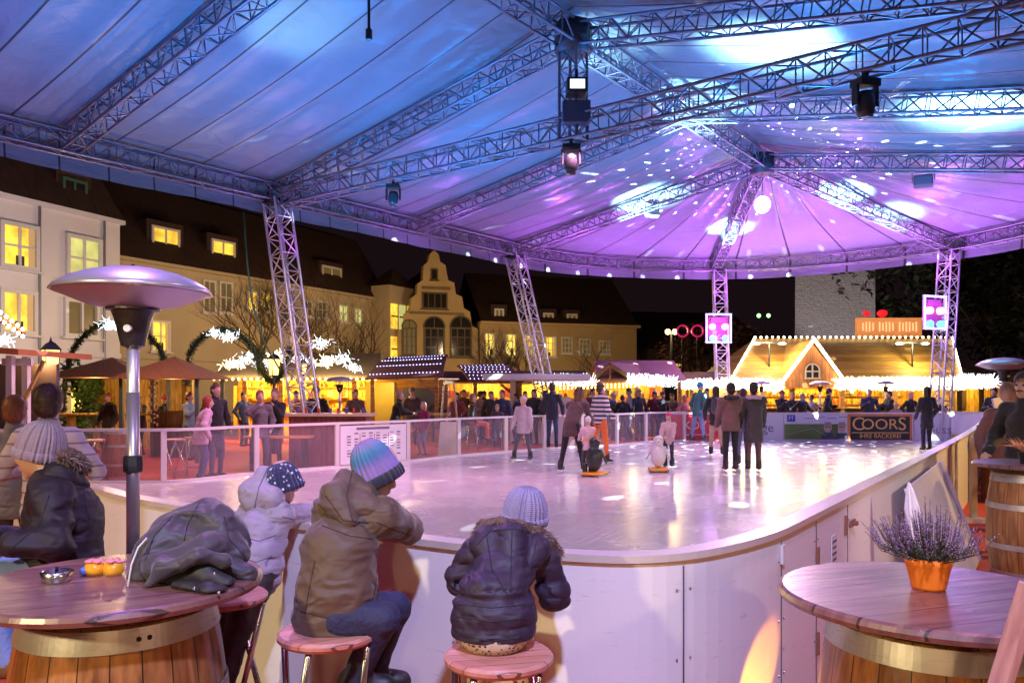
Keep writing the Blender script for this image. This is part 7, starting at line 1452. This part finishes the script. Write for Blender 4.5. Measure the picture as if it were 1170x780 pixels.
# --- seated man in the beanie on the left
r = thing('person', 'seated man in grey beanie and dark fur hooded coat facing left at the left edge', 'person', (-2.10, 3.5, 0)); c = A(44, 516, 3.58)
hd, hp = head_at(c, (-.95, .12, -.20), (-.05, 0, 1), 1.0)
hip = A(70, 650, 3.50); che = A(72, 592, 3.52); nk = A(60, 545, 3.56); sl = A(58, 566, 3.38); sr = A(60, 566, 3.72); el_l = A(62, 622, 3.28); hl = A(4, 622, 3.20); el_r = A(50, 620, 3.84); hr_ = A(-12, 612, 3.7)
b_ = hd + [limb(hip, che, .13, .13, 1), limb(che, nk, .13, .06, 1), limb(nk, c, .055, .055, 0), limb(sl, sr, .06, .06, 1), limb(sl, el_l, .05, .042, 1), limb(el_l, hl, .04, .028, 0), limb(sr, el_r, .05, .042, 1), limb(el_r, hr_, .04, .028, 0)] + hand(hl, (-1, 0, -.1), 1) + hand(hr_, (-1, 0, -.1), -1)
k1 = A(-18, 662, 3.36); k2 = A(-14, 656, 3.70); a1 = A(10, 752, 3.34); a2 = A(6, 742, 3.66)
b_ += [limb(hip + np.array((0, -.09, -.02)), k1, .10, .075, 2), limb(k1, a1, .07, .052, 2), limb(hip + np.array((0, .09, -.02)), k2, .10, .075, 2), limb(k2, a2, .07, .052, 2), limb(a1 + np.array((.03, 0, -.03)), a1 + np.array((-.16, 0, -.06)), .05, .042, 3), limb(a2 + np.array((.03, 0, -.03)), a2 + np.array((-.16, 0, -.06)), .05, .042, 3)]
implicit('body', wr(b_, r), [skin, coatd, denim_l, mat('boot_tan', (.16, .08, .03), .6, var=.3)], r, .010, .018, lambda G: .004 * (np.abs(vnoise(G * np.array((12, 12, 18)), 71)) - .3))
ct = [limb(hip + np.array((.01, 0, -.0)), che, .175, .170, 0, ((1, 0, 0), .88)), limb(che, nk - np.array((0, 0, .04)), .168, .10, 0, ((1, 0, 0), .9)), limb(sl, sr, .085, .085), limb(sl, el_l, .085, .074), limb(el_l, hl + np.array((.04, 0, 0)), .072, .056), limb(sr, el_r, .08, .07), limb(el_r, hr_ + np.array((.04, 0, 0)), .07, .056)]
co = implicit('coat', wr(ct, r), coatd, r, .009, .032, lambda G: .020 * (np.abs(vnoise(G * np.array((6, 6, 11)) + 2, 75)) - .32) + .008 * (np.abs(vnoise(G * np.array((15, 15, 30)), 77)) - .3))
ho = implicit('hood', wr([limb(A(68, 545, 3.48), A(72, 545, 3.66), .075, .075), limb(A(84, 556, 3.57), A(90, 585, 3.57), .07, .045)], r), coatd, r, .009, .03, wrinkle(78, .010))
seams(r, [co, ho], [[(86, 545), (84, 580), (96, 636)], [(56, 566), (44, 600), (4, 634)], [(30, 640), (70, 644), (106, 636)], [(96, 560), (104, 600)]], mat('seam_thread', (.012, .008, .014), .7), .003)
fp = [A(72, 520, 3.44), A(88, 526, 3.50), A(96, 532, 3.58), A(88, 522, 3.68), A(70, 514, 3.72)]
implicit('fur_trim', wr([limb(fp[i], fp[i + 1], .024, .024) for i in range(4)], r), furm, r, .007, .015, lambda G: .008 * vnoise(G * 60, 4)); fur(r, [p - np.array(r.location) for p in fp], .024, 4200, .034, furm, 5)
beanie(r, c + np.array((.02, 0, .055)), (.22, 0, 1), .104, .135, knit('knit_grey', [(0, (.30, .21, .24)), (.5, (.34, .24, .27)), (1, (.30, .22, .26))]), ribs=40)
m_ = MB(); 
for sx in (-1, 1): m_.ball(tuple(hp(sx * .031, .080, .012) - np.array(r.location)), .010, 8)
m_.build('eyes', black, r, smooth=True)

# ================================================================= SKATERS AND VISITORS
def at(px_, d): return (px_ - CX) / F * d, d
ICE = .10
def sk(label, px_, d, **k): x, y = at(px_, d); k.setdefault('skates', True); k.setdefault('res', .018); return person(label, x, y, z=ICE, **k)
def vis(label, px_, d, **k): x, y = at(px_, d); k.setdefault('group', None); k.setdefault('res', .026); return person(label, x, y, **k)
nav = (.02, .022, .04); brn = (.10, .055, .05); blk_ = (.014, .013, .016)
sweater = mat('striped_sweater', (.6, .58, .62), .8); N, L, b = nodes(sweater); tc = N.new('ShaderNodeTexCoord'); sp = N.new('ShaderNodeSeparateXYZ'); L.new(tc.outputs['Object'], sp.inputs[0]); lt = math_(N, L, 'LESS_THAN', math_(N, L, 'FRACT', math_(N, L, 'MULTIPLY', sp.outputs['Z'], 12)), .16); mx = N.new('ShaderNodeMix'); mx.data_type = 'RGBA'; mx.inputs['A'].default_value = (.42, .36, .42, 1); mx.inputs['B'].default_value = (.20, .15, .22, 1); L.new(lt, mx.inputs['Factor']); L.new(mx.outputs['Result'], b.inputs['Base Color'])
person('man with dark brown hair in a striped sweater behind the seated beanie man', *at(55, 5.5), H=1.74, face=14, wide=.86, hands=[(-.20, .28, 1.12), (.18, .30, 1.12)], coat=(.45, .36, .40), coatmat=sweater, legs=(.05, .06, .12), hair=(.045, .018, .010), res=.012, hem=.04, fingers=True)
person('blue grey jacketed person with reddish hair at the far left edge', *at(17, 6.25), H=1.66, face=20, coat=(.16, .16, .26), legs=(.04, .04, .08), hair=(.22, .08, .04), res=.014, wide=.85)
# on the ice
sk('woman skater in brown jacket and black leggings bending over a child', 653, 15.3, H=1.70, face=-30, lean=34, feet=[(-.20, -.10, 0), (.20, .14, 0)], hands=[(-.1, .62, .86), (.18, .62, .84)], coat=(.085, .045, .05), legs=blk_, hair=(.10, .05, .03), style='long', hem=.16, nod=20, res=.014)
sk('small child skater with white helmet behind the black penguin aid', 672, 15.0, H=1.06, face=15, coat=(.62, .42, .48), legs=(.06, .05, .06), hat=(.7, .68, .72), hands=[(-.1, .32, .62), (.12, .32, .62)], res=.014)
ss = mat('striped_shirt', (.6, .58, .62), .8); N, L, b = nodes(ss); tc = N.new('ShaderNodeTexCoord'); sp = N.new('ShaderNodeSeparateXYZ'); L.new(tc.outputs['Object'], sp.inputs[0]); lt = math_(N, L, 'LESS_THAN', math_(N, L, 'FRACT', math_(N, L, 'MULTIPLY', sp.outputs['Z'], 10.5)), .48); mx = N.new('ShaderNodeMix'); mx.data_type = 'RGBA'; mx.inputs['A'].default_value = (.65, .62, .68, 1); mx.inputs['B'].default_value = (.03, .025, .05, 1); L.new(lt, mx.inputs['Factor']); L.new(mx.outputs['Result'], b.inputs['Base Color'])
sk('man skater in black and white striped sweater and orange trousers', 686, 17.2, H=1.72, face=-60, feet=[(-.12, -.45, .22), (.12, .10, 0)], coatmat=ss, coat=(.5, .5, .5), legs=(.75, .16, .03), hair=(.05, .025, .02), hem=.02, hands=[(-.3, .2, 1.0), (.3, .15, 1.0)], res=.016)
sk('child skater in a pale hooded top and grey trousers gliding near the fence', 598, 18.0, H=1.42, face=150, feet=[(-.16, -.05, 0), (.20, .08, 0)], coat=(.50, .42, .48), legs=(.10, .10, .14), hat=(.55, .45, .5), hem=.12, hands=[(-.25, .1, .75), (.25, .1, .75)], puffy=.15)
sk('skater in dark jacket and dark jeans standing at the fence by the second slanted leg', 631, 21.6, H=1.76, face=-20, coat=nav, legs=(.03, .045, .10), hair=(.03, .02, .02))
sk('small child skater in pink hat behind the white penguin aid', 764, 16.3, H=1.10, face=165, coat=(.52, .40, .42), legs=(.03, .03, .05), hat=(.75, .05, .18), hands=[(-.1, .25, .62), (.15, .25, .62)], res=.014)
sk('man in a bright blue hat, teal jacket and jeans leaning at the far boards', 797, 24.3, H=1.80, face=-60, lean=10, coat=(.03, .10, .12), legs=(.16, .20, .36), hat=(.03, .22, .55), feet=[(-.2, -.1, 0), (.2, .1, 0)], res=.02)
sk('woman skater in black jacket and beige trousers with a small backpack', 818, 19.3, H=1.66, face=-15, coat=blk_, legs=(.45, .28, .20), hair=(.03, .018, .015), style='long', pack=(.06, .05, .06), feet=[(-.12, 0, 0), (.16, -.12, 0)], res=.018)
sk('skater in a brown jacket and black trousers, left of the close trio seen from behind', 835, 15.5, H=1.70, face=4, coat=(.15, .075, .075), legs=blk_, hair=(.025, .015, .012), hem=.06, wide=1.05, puffy=.1, hands=[(-.22, .2, .9), (.22, .2, .9)], res=.014, fur=(.02, .02, .02))
sk('skater in blue jeans between the two dark coated skaters', 849, 16.8, H=1.60, face=0, coat=(.10, .09, .16), legs=(.10, .11, .22), hair=(.04, .02, .02))
sk('skater in a long dark parka with pale fur hood, right of the close trio', 861, 15.5, H=1.71, face=-3, coat=(.045, .04, .045), legs=(.11, .055, .05), hair=(.03, .02, .015), hem=.30, puffy=.08, fur=(.42, .34, .38), hands=[(-.25, .15, .85), (.24, .2, .85)], res=.014)
sk('lone skater in a long dark coat in front of the rightmost white board', 1059, 20.7, H=1.66, face=10, coat=(.03, .018, .025), legs=(.02, .016, .03), hair=(.03, .02, .02), style='long', hem=.25, res=.02)
# behind the left fence
vis('red haired woman in a white and pink jacket leaning towards a tall man', 229, 15.4, H=1.62, face=-60, lean=14, coat=(.62, .40, .52), legs=(.06, .08, .22), hair=(.30, .04, .03), style='long', hem=.12, res=.018, puffy=.15)
vis('tall man in a dark coat behind the red haired woman', 246, 15.9, H=1.86, face=-120, coat=blk_, legs=(.04, .05, .10), hair=(.08, .03, .02), hem=.35, res=.018)
vis('man in a light blue jacket standing under the pavilion edge', 216, 19.5, H=1.68, face=-100, coat=(.20, .28, .36), legs=(.14, .12, .06), hair=(.1, .05, .03), hands=[(-.1, .3, 1.25), (.15, .3, 1.25)])
vis('grey jacketed man with raised hand beside a drinking man', 297, 16.4, H=1.72, face=-150, coat=(.13, .11, .12), legs=(.05, .05, .07), hair=(.22, .12, .09), hands=[(-.2, .1, .9), (.08, .28, 1.40)], res=.018)
vis('man in black drinking from a cup near the star hut', 314, 17.3, H=1.76, face=180, coat=blk_, legs=(.16, .14, .22), hair=(.2, .1, .07), hands=[(-.05, .22, 1.38), (.3, .25, 1.2)], res=.02)
vis('dark clothed person seated at the pavilion bar table', 124, 19.6, H=1.66, face=160, coat=(.05, .04, .04), hair=(.3, .12, .03))
vis('man in black leaning on the high table beside the pyramid heater', 451, 21.0, H=1.74, face=-80, lean=12, coat=blk_, hair=(.4, .22, .16), hands=[(-.1, .4, 1.12), (.2, .45, 1.12)])
vis('child in a magenta top with blond hair at the high table', 484, 20.8, H=1.42, face=140, coat=(.30, .03, .12), legs=(.20, .24, .34), hair=(.5, .3, .22), style='long')
vis('person with an orange blanket over the knees behind the fence', 540, 22.5, H=1.70, face=-90, sit=.75, coat=(.03, .025, .02), legs=(.75, .10, .03), hair=(.25, .15, .1))
stool('tall stool under the person with the orange blanket', at(540, 22.5)[0], 22.5, .72)
vis('man in dark jacket facing the fence left of the pale parasol', 561, 24.6, H=1.70, face=170, coat=(.03, .03, .03), hair=(.06, .04, .03))
vis('man in a navy jacket with pink face beside the pale parasol', 574, 24.0, H=1.74, face=160, coat=(.03, .04, .09), hair=(.05, .03, .03))
vis('small child between the two men at the fence', 568, 23.2, H=1.30, face=180, coat=(.06, .04, .05), hat=(.4, .25, .25))
vis('man in a dark coat right of the pale parasol', 610, 25.2, H=1.76, face=150, coat=(.025, .03, .035), legs=(.08, .06, .04), hair=(.05, .03, .03))
vis('person with a dark bob right of the pale parasol', 600, 27.5, H=1.70, face=180, coat=(.03, .02, .02), hair=(.08, .03, .03), style='long')
vis('man in black standing beside the second slanted leg', 623, 24.9, H=1.72, face=-120, coat=blk_, hair=(.03, .02, .02))
vis('woman with a fair scarf behind the bending skater', 662, 26.0, H=1.74, face=180, coat=(.50, .36, .36), hair=(.08, .05, .04), style='long', scarf=(.5, .3, .3))
CR = [(640, 27.5, 'in a dark coat just right of the second slanted leg', (.05, .03, .03)), (676, 28.2, 'in a maroon coat left of the striped skater', (.14, .03, .04)), (692, 29.0, 'in a grey cap directly behind the striped skater', (.05, .05, .06)), (546, 26.0, 'in a beige coat behind the orange blanket', (.3, .2, .14)), (522, 24.5, 'in a dark red coat right beside the pyramid heater', (.18, .03, .03)), (590, 25.5, 'in a long navy coat left of the pale parasol counter', nav), (498, 26.2, 'in a dark jacket left of the pyramid heater', (.05, .04, .05)),
      (362, 20.5, 'in a black jacket behind the bar counter', blk_), (405, 22.5, 'in a brown coat right of the bar counter', (.14, .08, .05)), (340, 24.0, 'in a red coat at the yellow bar hut', (.3, .04, .03)), (278, 24.4, 'in a blue coat at the yellow bar hut', (.05, .08, .2)), (160, 21.0, 'in a grey coat under the pavilion', (.1, .09, .09)), (188, 21.5, 'in a black coat at the pavilion post', blk_),
      (470, 25, 'in a grey cap under the dotted canopy', (.08, .06, .06)), (530, 27, 'in a brown coat behind the pyramid heater', (.12, .06, .04)), (553, 28.5, 'in a black coat at the yellow lit stall', blk_), (586, 29, 'in a rust jacket at the yellow lit stall', (.22, .07, .03)),
      (700, 27.2, 'in dark blue right of the striped skater', (.03, .035, .07)), (712, 26.8, 'in black with back turned at the pink roofed stall', blk_), (720, 27.6, 'in a pale grey top at the pink roofed stall', (.28, .24, .28)), (730, 27.4, 'in navy with a light hat at the pink roofed stall', nav),
      (748, 27.8, 'in a dark red coat below the white icicles', (.12, .02, .03)), (757, 27.2, 'in black below the white icicles', blk_), (770, 27.9, 'in brown under the right end of the pink roof', (.12, .07, .05)), (781, 27.0, 'in a pink coat beside the red board', (.58, .25, .30)),
      (808, 28.0, 'in a dark green coat at the low orange stall', (.04, .06, .04)), (846, 28.6, 'in black at the left end of the timber hut', blk_), (893, 27.4, 'in black leaning at the hut counter left of the gable', blk_), (905, 28.4, 'in a charcoal jacket below the gable', (.05, .05, .055)),
      (916, 27.6, 'with grey hair and black coat below the gable window', blk_), (927, 28.6, 'in a white shirt below the gable window', (.45, .40, .42)), (945, 27.5, 'in black right of the gable heater', blk_), (993, 27.2, 'stout in a dark blue jacket above the black and orange board', (.035, .04, .07)),
      (1016, 27.5, 'in black holding a glass above the black and orange board', blk_), (1040, 27.3, 'with long fair hair in black right of the black and orange board', blk_), (1024, 26.6, 'small with blond hair looking over the boards', (.3, .2, .18)),
      (1070, 28.2, 'in a dark jacket behind the right tent leg', (.04, .03, .03)), (1136, 25.2, 'in black with a phone beside the side hut', blk_)]
for i, (q, d, t, c_) in enumerate(CR):
    kw = {}
    if 'fair hair' in t or 'coat beside' in t: kw = dict(style='long', hair=(.4, .22, .1))
    if 'cap' in t or 'light hat' in t: kw = dict(hat=(.2, .2, .22))
    if 'blond' in t: kw = dict(hair=(.5, .32, .15))
    if 'grey hair' in t: kw = dict(hair=(.35, .32, .3))
    if not kw.get('hands'): kw['hands'] = [[(-.27, .10, .9), (.27, .12, .9)], [(-.10, .30, 1.18), (.22, .22, .98)], [(-.2, .12, .95), (.06, .26, 1.30)], [(-.12, .24, 1.05), (.12, .24, 1.06)], [(-.30, .25, 1.0), (.28, .0, .88)]][i % 5]
    kw['headturn'] = (-35, 20, 0, 50, -15, 30)[i % 6]; kw['lean'] = (0, 5, 0, 9, 3)[i % 5]; kw['nod'] = (0, 12, 0, 20)[i % 4]
    if i % 4 == 1: kw.setdefault('scarf', [(.5, .06, .05), (.5, .45, .4), (.1, .2, .4)][i % 3])
    if i % 5 == 2 and 'hat' not in kw and 'style' not in kw: kw['hat'] = [(.35, .05, .05), (.1, .1, .12), (.4, .36, .3)][i % 3]
    if 'glass' in t or 'phone' in t: kw = dict(hands=[(-.08, .28, 1.25), (.1, .3, 1.2)])
    vis('visitor ' + t, q, d, H=1.30 if 'small' in t else 1.58 + .045 * ((i * 5) % 6), face=((180, -150, 130, -120, 160, 90, 200)[i % 7]) if 'back' not in t else 0, coat=c_, legs=(.03, .03, .05), wide=1.15 if 'stout' in t else 1, puffy=.12 if i % 2 else 0, res=.03, group='visitors in front of the stalls', **kw)
person('big man with a moustache in a black jacket at the right edge', *at(1172, 8.3), H=1.90, face=110, headturn=10, coat=(.022, .016, .016), legs=(.04, .04, .06), hair=(.10, .07, .05), res=.012, face_detail=True, moustache=True, wide=1.12, puffy=.12, fingers=True, hands=[(-.22, .16, 1.02), (.27, .22, 1.05)])
person('pink faced person half behind the man with the moustache', *at(1152, 9.6), H=1.80, face=150, coat=(.25, .12, .12), legs=(.04, .04, .06), hair=(.4, .25, .18), res=.014)

# penguin skating aids
def penguin(label, x, y, face, back, belly, s=1):
    r = thing('penguin_aid', label, 'skating aid', (x, y, ICE), math.radians(face), 'penguin skating aids'); r.scale = (s,) * 3
    pr = [ell((0, 0, .36), (.17, .15, .27), 0), ell((0, .02, .68), (.115, .11, .12), 0), ell((0, .07, .34), (.13, .11, .22), 1), ell((0, .06, .67), (.08, .08, .08), 1)]
    for sx in (-1, 1): pr.append(limb((sx * .15, 0, .52), (sx * .25, .02, .28), .045, .03, 0, ((1, 0, 0), .6)))
    implicit('figure', pr, [back, belly], r, .015, .03)
    m_ = MB(); m_.lathe([(.035, 0), (.0, .09)], 10).xf(Matrix.Translation((0, .11, .66)) @ Matrix.Rotation(-PI / 2, 4, 'X')).build('beak', mat('aid_orange', (.8, .33, .03), .4), r)
    for sx in (-1, 1): m_ = MB(); m_.tube([(sx * .10, -.05, .74), (sx * .2, -.22, .74), (sx * .2, -.24, .74)], .016, 8).build('handle', MATS['aid_orange'], r, smooth=True)
    m_ = MB(); m_.box((0, .06, .06), (.42, .56, .05)).build('base', MATS['aid_orange'], r, bevel=.02)
    for sx in (-1, 1): m_ = MB(); m_.tube([(sx * .19, -.3, .018), (sx * .19, .36, .018), (sx * .19, .42, .06)], .018, 6).build('runner', steel, r)
    m_ = MB()
    for sx in (-1, 1): m_.ball((sx * .045, .115, .71), .014, 8)
    m_.build('eyes', black, r); return r
penguin('black backed penguin skating aid pushed by the bending woman', *at(679, 14.9), -25, mat('aid_black', (.02, .025, .025), .3), mat('aid_white', (.7, .7, .72), .4), .92)
penguin('white penguin skating aid held by the child in the pink hat', *at(752, 15.8), 175, mat('aid_pale', (.62, .60, .64), .35), mat('aid_white2', (.72, .72, .74), .4), .90)
print('faces', sum(len(o.data.polygons) for o in bpy.data.objects if o.type == 'MESH'))
